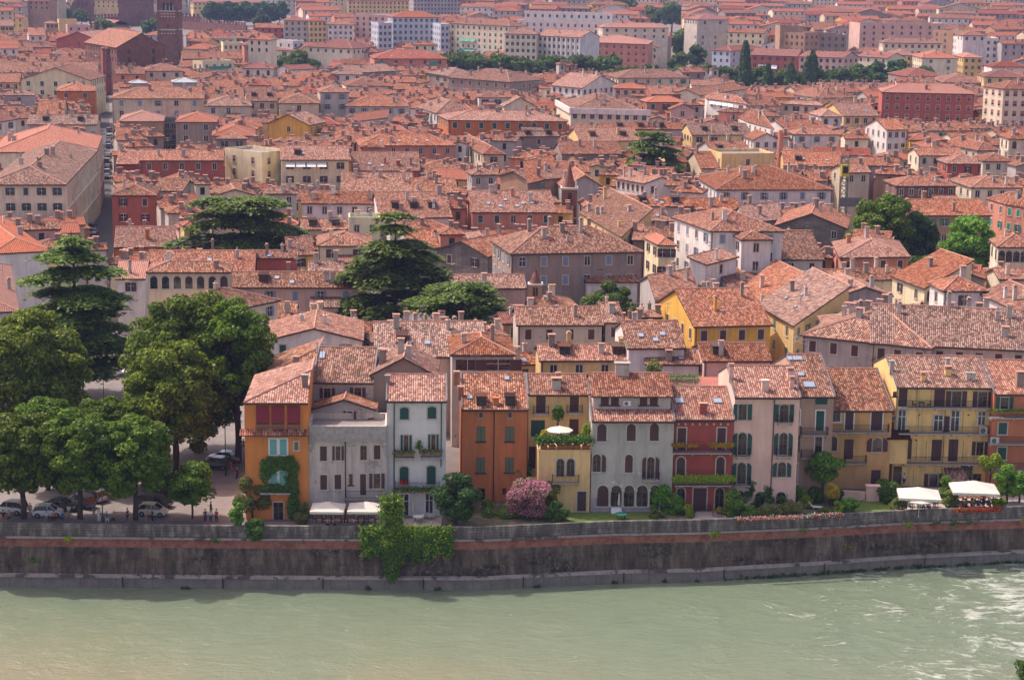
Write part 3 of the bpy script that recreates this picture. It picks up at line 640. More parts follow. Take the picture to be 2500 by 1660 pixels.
T3 1730 862 2160 800 775 13 gable c a 0 0 B ch=1 long dusty roof in front of the cypresses
T3 -30 740 340 735 675 13 hip r t 0 0 B ch=2 dark red house with a hip roof below the white pilasters
T3 2205 1262 2460 1262 1200 12 front w t 3 1 N D12;glass;ch=1 white gabled house with small windows left of the red pipe
T3 1860 1390 2215 1385 1270 11 gable e t 0 0 B ch=2;sky=2;dorm=1 pale roof with one glazed dormer right of the small dome
'''
def annex(root,F,h,wall,roof):
    """a lower lean-to block on the front of a house"""
    w_=random.uniform(3,min(6.5,F.W*.5)); d_=random.uniform(2.2,3.6); hh=h-random.uniform(2.2,4.2); s=random.uniform(.3,F.W-w_-.3); L=F.w; r=.3*d_
    m=MB(); a=[L(s,-d_,0),L(s+w_,-d_,0),L(s+w_,.5,0),L(s,.5,0)]; b=[L(s,-d_,hh),L(s+w_,-d_,hh),L(s+w_,.5,hh+r),L(s,.5,hh+r)]; m.hull8(a,b); o=m.build('annex',[WALL[wall]],root)
    q=[L(s-.3,-d_-.35,hh+.02),L(s+w_+.3,-d_-.35,hh+.02),L(s+w_+.3,.5,hh+r+.14),L(s-.3,.5,hh+r+.14)]; m=MB(); m.face(q,0,[(0,0),(w_+.6,0),(w_+.6,d_+.9),(0,d_+.9)]); lo=[p-Vector((0,0,.18)) for p in q]; m.face(lo[::-1],1)
    for i in range(4): m.face([lo[i],lo[(i+1)%4],q[(i+1)%4],q[i]],1)
    m.build('roof',[ROOF[roof],fascia_m],o)
    if random.random()<.6: inst('window',window_mesh(random.choice(['glass','closed']),'B',.9,1.2),L(s+w_/2,-d_,hh-1.8),F.rz,(1,1,1),o)
GAB=[]
def opts(s):
    d={'ch':2}
    for t in s.split(';'):
        if t in('-',''): continue
        if t.startswith('C='): d['C']=tuple(float(q) for q in t[2:].split(','))
        elif '=' in t: k,v=t.split('='); d[k]=float(v)
        elif t[0]=='D' : d['D']=float(t[1:])
        else: d[t]=True
    return d
def dormer(root,F,W,D,h,r,s,t,dark=True,w_=.75):
    sl_=r/(D/2); L=F.w; m=MB(); z0=h+sl_*t; zt=z0+1.15
    b=[L(s-w_,t,z0-.1),L(s+w_,t,z0-.1),L(s+w_,t+2.6,z0-.1),L(s-w_,t+2.6,z0-.1)]; m.hull8(b,[Vector((q.x,q.y,zt)) for q in b],0)
    k=2.6 if w_>.6 else 1.3; c=[L(s-w_-.15,t-.2,zt-.05),L(s+w_+.15,t-.2,zt-.05),L(s+w_+.15,t+k,zt+.12),L(s-w_-.15,t+k,zt+.12)]; m.hull8(c,[q+Vector((0,0,.12)) for q in c],1)
    d=m.build('dormer',[fascia_m if dark else WALL['h'],ROOF['t']],root)
    g=MB(); q=[L(s-w_*.7,t-.03,z0+.15),L(s+w_*.7,t-.03,z0+.15),L(s+w_*.7,t-.03,zt-.15),L(s-w_*.7,t-.03,zt-.15)]; g.face(q); g.build('pane',[GLASS],d)
BYNOTE={}
def town():
    for line in TOWN.strip().split('\n'):
        f=line.split(None,13); t,x1,y1,x2,y2,R,h,kind,wall,roof,cols,rows,sh=f[:13]
        op,note=(f[13].split(None,1)); o=opts(op); h=float(h)
        a=tp(t,float(x1),float(y1)); b=tp(t,float(x2),float(y2)); A=P(*a,h); B=P(*b,h); C=None; k=o.get('k',.34)
        if 'C' in o: C=P(*tp(t,*o['C']),h)
        D=o.get('D',12); W=(B-A).length
        if kind in('gable','hip') and R!='-' and C is None and 'D' not in o:
            D=2*solve_depth(A,B,tp(t,0,float(R))[1],h,k)
        if C is not None: D=(C-A).length
        if kind=='gable': r=k*D/2
        elif kind=='hip': r=k*min(W,D)/2
        elif kind=='shed': r=k*D*.6 if 'k' not in o else k*D
        elif kind=='hipL': r=k*W
        elif kind=='front':
            u_,v_=tp(t,(float(x1)+float(x2))/2,float(R)); M=(A+B)/2; r=max(.15*W/2,min(.6*W/2,Zat(u_,v_,M.y)-h))
        else: r=0
        if kind in('hip','gable') and R!='-' and (C is not None):
            # match the ridge row by height
            F=Frame(A,B,C,D); best=None
            for kk in [x*.02 for x in range(9,30)]:
                rr=kk*(D if kind=='gable' else min(W,D))/2; q=F.w(W/2,min(D/2, (W/2 if (kind=='hip' and D>W) else D/2)),h+rr); e=abs(proj(q)[1]-tp(t,0,float(R))[1])
                if best is None or e<best[0]: best=(e,rr)
            r=best[1]
        wt=None
        for q in('arch','glass','closed','open','blind'):
            if q in o: wt=q
        v=(a[1]+b[1])/2
        wd=(.95,1.55) if v>300 else ((1.25,1.7) if v>60 else (1.3,1.8))
        if wt=='arch': wd=(1.2,2.1)
        if 'wide' in o: wd=(3.2,1.5)
        root,F=build_house('apartment_block' if ('apartment' in note or 'block' in note) else 'house',note,'apartment block' if ('apartment' in note or 'block' in note) else 'house',A,B,h,kind,wall,roof,C=C,D=D,r=r,cols=int(cols),rows=int(rows),shut=sh,wtyp=wt,ch=int(o['ch']),sky=int(o.get('sky',0)) ,gutter='gut' in o,windim=wd,sidew='sidew0' not in o,os=.3 if kind!='front' else .4,trim=v>150)
        BYNOTE[note]=(root,F,h,r)
        if kind in('gable','hip') and 185<v<770 and F.W>9 and int(rows)<=1 and 'arch' not in o and random.random()<.6: annex(root,F,h,random.choice([wall,wall,'e','c','b']),random.choice('ttad'))
        if 'dorm' not in o and kind=='gable' and v>230 and F.W>9 and C is None and random.random()<.45: o['dorm']=1 if random.random()<.6 else 2
        if 'dorm' in o:
            n=int(o['dorm'])
            for i in range(n): dormer(root,F,F.W,F.D,h,r,F.W*(.25+.5*i/max(1,n-1)),F.D*.18)
        if 'pil' in o:
            for i in range(10):
                m=MB(); s=F.W*(.03+.94*i/9); m.hull8([F.w(s-.45,.1,0),F.w(s+.45,.1,0),F.w(s+.45,.44,0),F.w(s-.45,.44,0)],[F.w(s-.45,.1,h-.2),F.w(s+.45,.1,h-.2),F.w(s+.45,.44,h-.2),F.w(s-.45,.44,h-.2)]); m.build('pilaster',[WALL['w']],root)
        if 'par' in o:
            m=MB()
            for (a0,b0,a1,b1) in((-.2,-.25,F.W+.2,.25),(-.25,0,.25,F.D)): m.hull8([F.w(a0,b0,h-.9),F.w(a1,b0,h-.9),F.w(a1,b1,h-.9),F.w(a0,b1,h-.9)],[F.w(a0,b0,h+.9),F.w(a1,b0,h+.9),F.w(a1,b1,h+.9),F.w(a0,b1,h+.9)])
            m.build('cornice',[WALL['w']],root)
        if 'ribs' in o:   # street front: pilasters, string courses and tall windows along the right side
            n=int(F.D/4.2)
            for i in range(n+1):
                m=MB(); t_=.5+(F.D-1)*i/n; m.hull8([F.w(F.W-.31,t_-.3,0),F.w(F.W+.15,t_-.3,0),F.w(F.W+.15,t_+.3,0),F.w(F.W-.31,t_+.3,0)],[F.w(F.W-.31,t_-.3,h-.3),F.w(F.W+.15,t_-.3,h-.3),F.w(F.W+.15,t_+.3,h-.3),F.w(F.W-.31,t_+.3,h-.3)]); m.build('pilaster',[WALL['c']],root)
            for zz in(h*.33,h*.66): m=MB(); m.hull8([F.w(F.W-.32,.4,zz),F.w(F.W+.28,.4,zz),F.w(F.W+.28,F.D-.4,zz),F.w(F.W-.32,F.D-.4,zz)],[F.w(F.W-.32,.4,zz+.35),F.w(F.W+.28,.4,zz+.35),F.w(F.W+.28,F.D-.4,zz+.35),F.w(F.W-.32,F.D-.4,zz+.35)]); m.build('string_course',[WALL['c']],root)
            for zz in(h*.42,h*.74):
                for i in range(n): t_=.5+(F.D-1)*(i+.5)/n; inst('window',window_mesh('closed','B',1.4,2.6),F.w(F.W-.28,t_,zz),F.rz+math.pi/2,(1,1,1),root)
        for key,mt,cells in (('awg',SHUT['V'],[(.22,.62),(.31,.62),(.40,.62),(.22,.40),(.31,.40),(.40,.40),(.62,.38),(.70,.38)]),('aww',white_m,[(.24,.58),(.38,.58),(.52,.58)]),('awt',SHUT['V'],[(.10,.8),(.80,.8)]),('awl',SHUT['V'],[(.25,.82),(.38,.82),(.51,.82),(.64,.82),(.77,.82)])):
            if key in o:
                for fs,fz in cells:
                    m=MB(); s,z,w2=F.W*fs,h*fz+1.6,F.W*(.042 if key=='awg' else .062); q=[F.w(s-w2,.4,z),F.w(s-w2,-.9,z-1.6),F.w(s+w2,-.9,z-1.6),F.w(s+w2,.4,z)]; m.hull8([p-Vector((0,0,.06)) for p in q],q); m.build('awning',[mt],root)
        if 'awn' in o:
            for i in range(4):
                m=MB(); s=F.W*(.08+.15*i); z=h-.7; q=[F.w(s,.4,z),F.w(s,-1.0,z-.9),F.w(s+F.W*.13,-1.0,z-.9),F.w(s+F.W*.13,.4,z)]; m.hull8([p-Vector((0,0,.05)) for p in q],q); m.build('awning',[white_m],root)
        for _ in range((v>330)*random.choice([0,1,1,2])):
            s,t_=F.W*random.uniform(.2,.8),F.D*random.uniform(.3,.5); antenna(root,F.w(s,t_,roof_z(kind,F.W,F.D,h,r,s,t_)-.1))
# ---------------------------------------------------------------- the riverside row, facade by facade
class Facade:
    def __init__(s, tile, x0, x1, yb, zb=0.0, yb2=None):
        s.t=tile; a=P(*tp(tile,x0,yb),zb); b=P(*tp(tile,x1,yb2 or yb),zb); s.A=a; s.ex=(b-a); s.W=s.ex.length; s.ex.normalize(); s.n=Vector((s.ex.y,-s.ex.x,0))
        s.rz=math.atan2(s.ex.y,s.ex.x)
    def sz(s, x, y):
        d=ray(*tp(s.t,x,y)); t=(s.A-EYE).dot(s.n)/d.dot(s.n); q=EYE+d*t; return (q-s.A).dot(s.ex), q.z
    def p(s, a, z, out=0.0): q=s.A+s.ex*a+s.n*out; return Vector((q.x,q.y,z))
    def slab(s, m, a0,a1,z0,z1,o0,o1,k=0):
        m.hull8([s.p(a0,z0,o0),s.p(a0,z0,o1),s.p(a1,z0,o1),s.p(a1,z0,o0)],[s.p(a0,z1,o0),s.p(a0,z1,o1),s.p(a1,z1,o1),s.p(a1,z1,o0)],k)
    def poly(s, m, pts, o0, o1, k=0):   # pts (s,z) anticlockwise seen from the camera
        m.hull8([s.p(a,z,o0) for a,z in pts],[s.p(a,z,o1) for a,z in pts],k)
    def rect(s,x0,y0,x1,y1):
        a0,z1=s.sz(x0,y0); a1,z0=s.sz(x1,y1); return a0,a1,z0,z1
def archpts(a0,a1,z0,z1,n=8,rise=None):
    r=(a1-a0)/2; c=(a0+a1)/2; q=r if rise is None else rise
    return [(a0,z0),(a1,z0)]+[(c+r*math.cos(math.pi*i/n), z1-q+q*math.sin(math.pi*i/n)) for i in range(n+1)]
def win(F, root, rc, typ='closed', sh='B', trim='s', sill=True, name='window'):
    a0,a1,z0,z1=F.rect(*rc); W=a1-a0; arch='arch' in typ; seg='seg' in typ
    shp=(lambda e: archpts(a0-e,a1+e,z0,z1+e,8,None if not seg else .28)) if (arch or seg) else (lambda e:[(a0-e,z0),(a1+e,z0),(a1+e,z1+e),(a0-e,z1+e)])
    m=MB()
    if 'open' in typ and 'wide' not in typ: pass
    if trim: F.poly(m,shp(.13),-.02,.05)
    else: F.poly(m,shp(.02),-.02,.015)
    if sill and name=='window': F.slab(m,a0-.2,a1+.2,z0-.14,z0,0,.16)
    tm={'s':stone_m,'w':white_m,None:fascia_m,'g':sillm}[trim]
    o=m.build(name,[tm],root)
    # pane or door leaf behind
    g=MB(); F.poly(g,shp(-.02),0,.065 if trim else .03); g.build('pane' if name=='window' else 'leaf',[GLASS if 'closed' not in typ else SHUT[sh]],o)
    if 'closed' in typ:
        c=(a0+a1)/2; s_=MB(); F.slab(s_,c-.02,c+.02,z0,z1-.1,.05,.085); s_.build('shutter_joint',[fascia_m],o)
    if 'glass' in typ or 'open' in typ:
        f_=MB(); c=(a0+a1)/2
        F.slab(f_,c-.04,c+.04,z0,z1-.05,.06,.1); F.slab(f_,a0,a0+.06,z0,z1-(W*.5 if arch else 0),.06,.1); F.slab(f_,a1-.06,a1,z0,z1-(W*.5 if arch else 0),.06,.1); zz=z0+(z1-z0)*.68; F.slab(f_,a0,a1,zz-.03,zz+.03,.06,.095)
        f_.build('sash',[white_m if 'white' in typ else wood_m],o)
    if 'open' in typ:
        h=z1-z0
        for sd in(-1,1):
            q=MB(); w_=W*.5; e=.14 if trim else .04
            x0=(a0-e-w_) if sd<0 else a1+e
            if arch:
                n=6; pts=[(x0,z0),(x0+w_,z0)]+([(x0+w_,z1-W*.5)]+[(x0+w_-w_*(1-math.cos(math.pi/2*i/n)) if sd>0 else x0+w_*math.cos(math.pi/2*i/n), z1-W*.5+W*.5*math.sin(math.pi/2*i/n)) for i in range(1,n+1)] if 0 else [(x0+w_,z1-(W*.42 if sd>0 else .06)),(x0+w_*.5,z1-.13),(x0,z1-(W*.42 if sd<0 else .06))])
                F.poly(q,pts,.07,.12)
            else: F.slab(q,x0,x0+w_,z0,z1,.07,.12)
            q.build('shutter',[SHUT[sh]],o)
    return o
def rail(m,pts,z,h=.95,gap=.14,r=.014):
    for a,b in zip(pts,pts[1:]):
        a=Vector(a);b=Vector(b); m.tube((a.x,a.y,z+h),(b.x,b.y,z+h),.025,5); m.tube((a.x,a.y,z+.08),(b.x,b.y,z+.08),.018,4)
        n=max(1,int((b-a).length/gap))
        for i in range(n+1): q=a.lerp(b,i/n); m.tube((q.x,q.y,z),(q.x,q.y,z+h),r,4,caps=False)
def balcony(F, root, rc, out=.9, mat=None, name='balcony'):
    a0,z1=F.sz(rc[0],rc[1]); a1,z0=F.sz(rc[2],rc[3]); 
    # the pixel rows lie on the outer face: bring them to the slab's own depth
    z0-=0.0; fz=z0+.22
    m=MB(); F.slab(m,a0,a1,fz-.16,fz,0,out)
    for k in range(max(2,int((a1-a0)/1.8))):
        n=max(2,int((a1-a0)/1.8)); s=a0+.15+(a1-a0-.3)*k/(n-1); F.slab(m,s-.07,s+.07,fz-.42,fz-.16,0,out*.75)
    o=m.build(name,[sillm],root); g=MB(); pts=[F.p(a0+.04,0,.02),F.p(a0+.04,0,out-.05),F.p(a1-.04,0,out-.05),F.p(a1-.04,0,.02)]
    rail(g,pts,fz); g.build('railing',[metal_m],o); return a0,a1,fz,out
def pipe(F, root, x, y0, y1, name='downpipe'):
    a,z1=F.sz(x,y0); _,z0=F.sz(x,y1); m=MB(); rr=.022 if name=='cable' else .065; m.tube(F.p(a,max(z0,0),.1),F.p(a,z1,.1),rr,6); m.build(name,[pipe_m],root)
FR={}
def front_house(key, name, label, F, eave_y, ridge_y, wall, roof, kind='gable', os=.05, ch=(), sky=(), D=None, eave_x=None, k=.34, ov=.45):
    ax,bx=0,F.W; xs=eave_x
    d=ray(*tp(F.t,xs[0] if xs else 0,eave_y))
    h=F.sz((xs[0]+xs[1])/2,eave_y)[1]
    A=F.p(-os,0,ov); B=F.p(F.W+os,0,ov)
    DD=D or 2*solve_depth(A,B,tp(F.t,0,ridge_y)[1],h,k)
    r=k*DD/2 if kind=='gable' else (k*F.W if kind=='hipL' else (0 if kind=='flat' else k*min(DD,F.W)/2))
    root,Fr=build_house(name,label,'house',A,B,h,kind,wall,roof,D=DD,r=r,ov=ov,os=os,cols=0,ch=0,gutter=False)
    root['group']='houses of the riverside row'
    if kind!='flat':
        g=MB(); g.tube(Fr.w(-.05,-.08,h-.08),Fr.w(Fr.W+.05,-.08,h-.08),.1,6); g.build('gutter',[pipe_m],root)
    if kind=='gable':
        for e in (0,Fr.W):   # sheet metal verge strips
            g=MB(); q=[Fr.w(e-.08,-.05,h-.02),Fr.w(e+.08,-.05,h-.02),Fr.w(e+.08,DD/2,h+r-.02),Fr.w(e-.08,DD/2,h+r-.02)]; g.hull8(q,[p+Vector((0,0,.16)) for p in q]); g.build('verge',[sheet_m],root)
    sl=r/(DD/2)
    def onroof(x,y):
        # intersect the pixel ray with the front slope
        dd=ray(*tp(F.t,x,y)); lo,hi=150.0,400.0
        fn=lambda t:(EYE+dd*t)
        for _ in range(40):
            mid=(lo+hi)/2; q=fn(mid); tt=(q.xy-Fr.A).dot(Fr.ey); 
            if q.z>h+sl*tt: lo=mid
            else: hi=mid
        q=fn(lo); return (q.xy-Fr.A).dot(Fr.ex),(q.xy-Fr.A).dot(Fr.ey)
    for (x0,y0,x1,y1,wk,cap) in ch:
        s,t=onroof((x0+x1)/2,y1); s2,_=onroof(x1,y1); w_=max(.5,abs(s2-s)*2); q=Fr.w(s,t+w_*.35,h+sl*t); H=(y1-y0)/TI[F.t][2]/pxm(q)/.98
        m=MB(); m.box((q.x,q.y,q.z+H/2-.3),(w_,w_*.75,H+.5),Fr.rz,0); m.box((q.x,q.y,q.z+H),(w_+.22,w_*.75+.22,.1),Fr.rz,cap)
        if cap==1:
            for e in(-1,1): m.box((q.x+e*w_*.36,q.y,q.z+H+.15),(.12,w_*.6,.2),Fr.rz,0)
            m.box((q.x,q.y,q.z+H+.29),(w_+.26,w_*.75+.26,.09),Fr.rz,1)
        m.build('chimney',[WALL[wk],ridge_m,sillm],root)
    for (x0,y0,x1,y1) in sky:
        sA,tA=onroof(x0,y1); sB,tB=onroof(x1,y0); m=MB()
        n=[Fr.w(sA,tA,h+sl*tA),Fr.w(sB,tA,h+sl*tA),Fr.w(sB,tB,h+sl*tB),Fr.w(sA,tB,h+sl*tB)]; m.hull8(n,[p+Vector((0,0,.14)) for p in n],1); c=sum(n,Vector())/4; m.face([c+(p-c)*.84+Vector((0,0,.15)) for p in n],0); m.build('skylight',[SKYG,sheet_m],root)
    if key in('D','F','H','I','K','L','C'):
        for _ in range(1+(key in 'IK')): a_=random.uniform(.15,.85)*Fr.W; b_=DD*random.uniform(.42,.5); antenna(root,Fr.w(a_,b_,h+sl*b_-.1),random.uniform(.8,1.1))
    FR[key]=(root,Fr,h,r,F); return root,Fr,h,r
pl=lambda n,c,p,**k: plaster(n,c,**k)
WALL['A']=plaster('amber_orange_plaster',(.72,.25,.065),.4); WALL['Aup']=plaster('amber_upper_plaster',(.74,.35,.09),.15)
WALL['B']=plaster('weathered_grey_plaster',(.60,.51,.45),.8,(.34,.30,.27),.58); WALL['Cc']=plaster('chalky_white_plaster',(.72,.67,.63),.25)
WALL['D']=plaster('burnt_orange_plaster',(.62,.21,.08),.6,(.48,.15,.06),.64); WALL['E']=plaster('warm_yellow_plaster',(.84,.55,.25),.5)
WALL['F']=plaster('peeling_grey_plaster',(.50,.455,.395),.75,(.68,.65,.60),.64); WALL['G']=plaster('crimson_plaster',(.42,.09,.07),.4)
WALL['H']=plaster('powder_pink_plaster',(.84,.53,.43),.28); WALL['I']=plaster('dusky_brown_plaster',(.50,.32,.235),.4); WALL['J']=plaster('ochre_plaster',(.70,.39,.16),.55)
WALL['K']=plaster('lemon_yellow_plaster',(.88,.585,.235),.75,(.62,.46,.26),.66); WALL['L']=plaster('brick_orange_plaster',(.58,.20,.10),.5); WALL['lil']=plaster('lilac_plaster',(.42,.34,.37),.4)
def riverside():
    # A  amber house
    F=Facade('Z1',127,608,1405); r,Fr,h,_=front_house('A','house','amber orange house with three dark red roller blinds and an ivy framed window',F,505,240,'A','t','hipL',D=15,eave_x=(80,615),k=.3,
        ch=((556,300,600,390,'b',2),))
    m=MB(); a0,a1,z0,z1=F.rect(80,712,615,752); L=[F.p(a0,z0,.75),F.p(a1,z0,.75),F.p(a1,z1,0),F.p(a0,z1,0)]
    m.face(L,0,[(0,0),(a1-a0,0),(a1-a0,.8),(0,.8)]); m.face([q-Vector((0,0,.1)) for q in L][::-1],1); m.face([L[0]-Vector((0,0,.1)),L[1]-Vector((0,0,.1)),L[1],L[0]],1); m.build('pent_roof',[ROOF['t'],fascia_m],r)
    for x0,x1 in((205,303),(322,420),(443,541)):
        o=win(F,r,(x0,535,x1,678),'glass','B',None,False); m=MB(); b=F.rect(x0,535,x1,660); m.hull8([F.p(b[0],b[2],.12),F.p(b[0],b[2],.38),F.p(b[1],b[2],.38),F.p(b[1],b[2],.12)],[F.p(b[0],b[3],.06),F.p(b[0],b[3],.12),F.p(b[1],b[3],.12),F.p(b[1],b[3],.06)]); m.build('roller_blind',[SHUT['R']],o)
        m=MB(); b=F.rect(x0,680,x1,704); rail(m,[F.p(b[0],0,.05),F.p(b[0],0,.35),F.p(b[1],0,.35),F.p(b[1],0,.05)],b[2],b[3]-b[2]); F.slab(m,b[0],b[1],b[2],b[2]+.05,0,.35); m.build('window_rail',[sheet_m],r)
    m=MB(); b=F.rect(298,780,452,918); F.slab(m,b[0],b[1],b[2],b[3],-.02,.05); o=m.build('window',[white_m],r)
    for x0,x1 in((309,364),(386,440)):
        m=MB(); b=F.rect(x0,790,x1,908); F.slab(m,b[0],b[1],b[2],b[3],.04,.1); m.build('shutter',[SHUT['T']],o)
    m=MB(); b=F.rect(298,1025,452,1140); F.slab(m,b[0],b[1],b[2],b[3],-.02,.05); o=m.build('window',[white_m],r)
    for x0,x1 in((312,366),(384,440)):
        m=MB(); b=F.rect(x0,1035,x1,1132); F.slab(m,b[0],b[1],b[2],b[3],.04,.1); m.build('shutter',[SHUT['T']],o)
    win(F,r,(495,810,530,872),'closed','S','s'); win(F,r,(338,1272,414,1403),'glass','L','s',False,'door')
    m=MB(); b=F.rect(240,1140,470,1200); F.slab(m,b[0],b[1],b[2],b[2]+.15,0,.9); m.build('balcony',[sillm],r)
    # B  weathered grey block with roof terrace
    F=Facade('Z1',608,1205,1398); r,Fr,h,_=front_house('B','house','weathered grey low block with a roof terrace behind a stone parapet',F,738,0,'B','f','flat',D=6.5,eave_x=(650,1150),ov=0,os=0)
    m=MB(); b=F.rect(608,738,1200,800); F.slab(m,b[0],b[1],b[2],b[3]+.78,0,.18); b2=F.rect(608,795,1200,806); F.slab(m,b2[0],b2[1],b2[2],b2[3],.18,.3); m.build('parapet_band',[sillm],r)
    for rc,ty in(((693,843,748,955),'closed'),((815,843,850,950),'open'),((1003,838,1052,948),'glass'),((1105,835,1158,943),'closed'),((695,1062,750,1175),'closed'),((805,1060,858,1172),'closed')): win(F,r,rc,ty,'B')
    win(F,r,(1000,1055,1048,1215),'closed','B','s',False,'door'); win(F,r,(1105,1052,1155,1165),'open','B'); win(F,r,(918,1058,943,1140),'glass','B',None)
    pipe(F,r,888,800,1400,'downpipe'); balcony(F,r,(890,1180,1190,1245),.8)
    # terrace annex and tall house behind it
    ty=F.A.y+6.5
    F2=Facade.__new__(Facade); F2.t='Z1'; 
    def plane(t,x0,x1,yy):
        G=Facade.__new__(Facade); G.t=t
        def at(x): 
            d=ray(*tp(t,x,500)); return EYE+d*(yy/d.y)
        a,b=at(x0),at(x1); G.A=Vector((a.x,yy,0)); b=Vector((b.x,yy,0)); G.ex=(b-G.A); G.W=G.ex.length; G.ex.normalize(); G.n=Vector((G.ex.y,-G.ex.x,0)); G.rz=0; return G
    F2=plane('Z1',645,1118,F.A.y+6.6); hz=F2.sz(880,555)[1]; hr=F2.sz(880,478)[1]
    r2,Fr2=build_house('house','low gabled pavilion opening onto the roof terrace','house',F2.p(-.3,0,.4),F2.p(F2.W+.2,0,.4),hz,'front','g','t',D=4,r=hr-hz,ov=.4,os=.1,cols=0,ch=0)
    win(F2,r2,(903,575,943,665),'open','B'); 
    for rc in((663,637,710,672),(741,635,788,672),(798,635,862,668),(975,630,1025,662),(1060,628,1106,660)): win(F2,r2,rc,'glass','B',None,False)
    F3=plane('Z1',645,1100,F.A.y+10.8); F3.t='Z1'
    r3,Fr3,h3,_=front_house('B2','house','tall mauve grey house with two brown shuttered windows above the roof terrace',F3,350,85,'g','a',eave_x=(645,1065),sky=((686,125,738,178),))
    win(F3,r3,(725,398,776,475),'open','B'); win(F3,r3,(958,395,1010,470),'open','B'); antenna(r3,Fr3.w(.4,2,h3+.5),1.3); antenna(r3,Fr3.w(1.0,2.4,h3+.6),1.2)
    # house with long left slope behind A
    F4=plane('Z1',262,650,F.A.y+19); h4=F4.sz(300,300)[1]
    build_house('house','tile-roofed house rising behind the amber orange house','house',F4.p(0,0,.4),F4.p(F4.W,0,.4),h4,'hipL','b','a',D=13,r=2.4,ch=1)
    # C  chalky white house
    F=Facade('Z1',1205,1655,1380); r,Fr,h,_=front_house('C','house','chalky white house with green arched shutters and flowered balconies',F,492,292,'Cc','t',eave_x=(1210,1655),ch=((1195,305,1232,365,'b',0),))
    for rc in((1305,545,1375,638),(1517,540,1585,632)): win(F,r,rc,'closed seg','G')
    for rc in((1337,757,1370,890),(1547,752,1577,885)): win(F,r,rc,'open seg','G')
    for rc in((1303,998,1373,1135),(1512,993,1580,1135)): win(F,r,rc,'closed seg','G')
    win(F,r,(1297,1210,1375,1372),'glass white','G','w',False,'door'); win(F,r,(1500,1205,1560,1370),'glass white','G','w',False,'door')
    BAL=[balcony(F,r,(1265,872,1415,935),.8),balcony(F,r,(1465,868,1625,930),.8),balcony(F,r,(1270,1118,1610,1180),.9)]
    pipe(F,r,1262,490,1380); pipe(F,r,1624,490,1000); FR['Cbal']=(F,r,BAL)
    # hip roof behind C
    F5=plane('Z1',1070,1595,F.A.y+9.5); h5=F5.sz(1100,300)[1]; 
    build_house('house','house with a ridged roof and three chimneys just behind the chalky white house','house',F5.p(0,0,0),F5.p(F5.W,0,0),h5,'front','b','t',D=9,r=max(1.2,F5.sz(1340,165)[1]-h5),ch=3,sky=0)
    # D  burnt orange house
    F=Facade('Z2',160,697,1238); r,Fr,h,_=front_house('D','house','burnt orange house with two dormers and pale green shutters',F,468,172,'D','a',eave_x=(170,690),ch=((97,180,137,240,'D',1),(133,305,172,365,'D',1),(423,380,467,438,'D',0)),sky=((205,363,250,392),(517,205,557,235)))
    for rc in((287,618,354,740),(528,618,594,740),(283,876,350,1000),(524,876,590,998)): win(F,r,rc,'closed','S',None)
    for rc in((309,500,335,540),(550,500,575,540)): win(F,r,rc,'glass','S','g')
    win(F,r,(290,1132,354,1232),'glass','B',None,False,'door'); win(F,r,(500,1130,530,1180),'glass','B',None,False); pipe(F,r,432,480,1238)
    for x in(323,563):
        s,_z=F.sz(x,435); t_=.8; dormer(r,Fr,Fr.W,Fr.D,h,_,s+.05,t_,True,.55)
    # E  warm yellow house
    F=Facade('Z2',702,1200,1212); r,Fr,h,_=front_house('E','house','warm yellow house with a hedged roof terrace over its twin arched window',F,345,178,'E','t',eave_x=(710,1175),ch=((910,235,985,312,'e',1),(950,190,975,250,'e',1)))
    for rc in((783,352,855,505),(1063,345,1132,497),(740,565,850,700),(1058,557,1130,700),(722,785,775,965)): win(F,r,rc,'closed','B' if rc[0]!=740 else 'G',None,False)
    balcony(F,r,(755,442,885,515),.8); balcony(F,r,(1033,435,1165,508),.8)
    m=MB(); G=Facade('Z2',792,1222,1330); b=G.rect(792,818,1222,1330); dep=(F.A.y-G.A.y)
    G.slab(m,0,G.W,0,b[3],0,-dep+.3); G.slab(m,-.1,G.W+.1,b[3],b[3]+.12,.1,-dep+.3); wing=m.build('front_wing',[WALL['E']],r)
    mm=MB(); rail(mm,[G.p(0,0,-dep+.5),G.p(0,0,0),G.p(G.W,0,0)],b[3]+.12,1.0); mm.build('terrace_railing',[metal_m],wing)
    m=MB(); 
    for i in range(6): a=G.W*(.04+.16*i); G.slab(m,a,a+G.W*.13,b[3]+.13,b[3]+.6,-.2,-.65)
    m.build('terracotta_planter',[WALL['D']],wing)
    win(G,wing,(950,882,1012,1030),'glass arch','B','s',False); win(G,wing,(1035,882,1098,1028),'glass arch','B','s',False); balcony(G,wing,(912,1012,1135,1088),.8); win(G,wing,(1123,1155,1195,1318),'closed','B','s',False,'door')
    FR['Eter']=(G,b[3]+.12,dep)
    # F  grey arcaded palazzo
    F=Facade('Z2',1230,1905,1325); ov=.45
    r,Fr,h,_=front_house('F','palazzo','grey peeling palazzo with arched windows above a five arched loggia',F,565,440,'F','t',eave_x=(1240,1900),D=10,k=.36)
    r['category']='palazzo'
    tU=2.5; hU=Zat(*tp('Z2',1545,372),Fr.w(0,tU-.4,0).y)
    A=Fr.w(.1,tU-.4,0); B=Fr.w(Fr.W-.1,tU-.4,0); dU=2*solve_depth(A,B,tp('Z2',0,170)[1],hU)
    up=MB(); q=[Fr.w(.3,tU,h-1),Fr.w(Fr.W-.3,tU,h-1),Fr.w(Fr.W-.3,tU+dU-.8,h-1),Fr.w(.3,tU+dU-.8,h-1)]; 
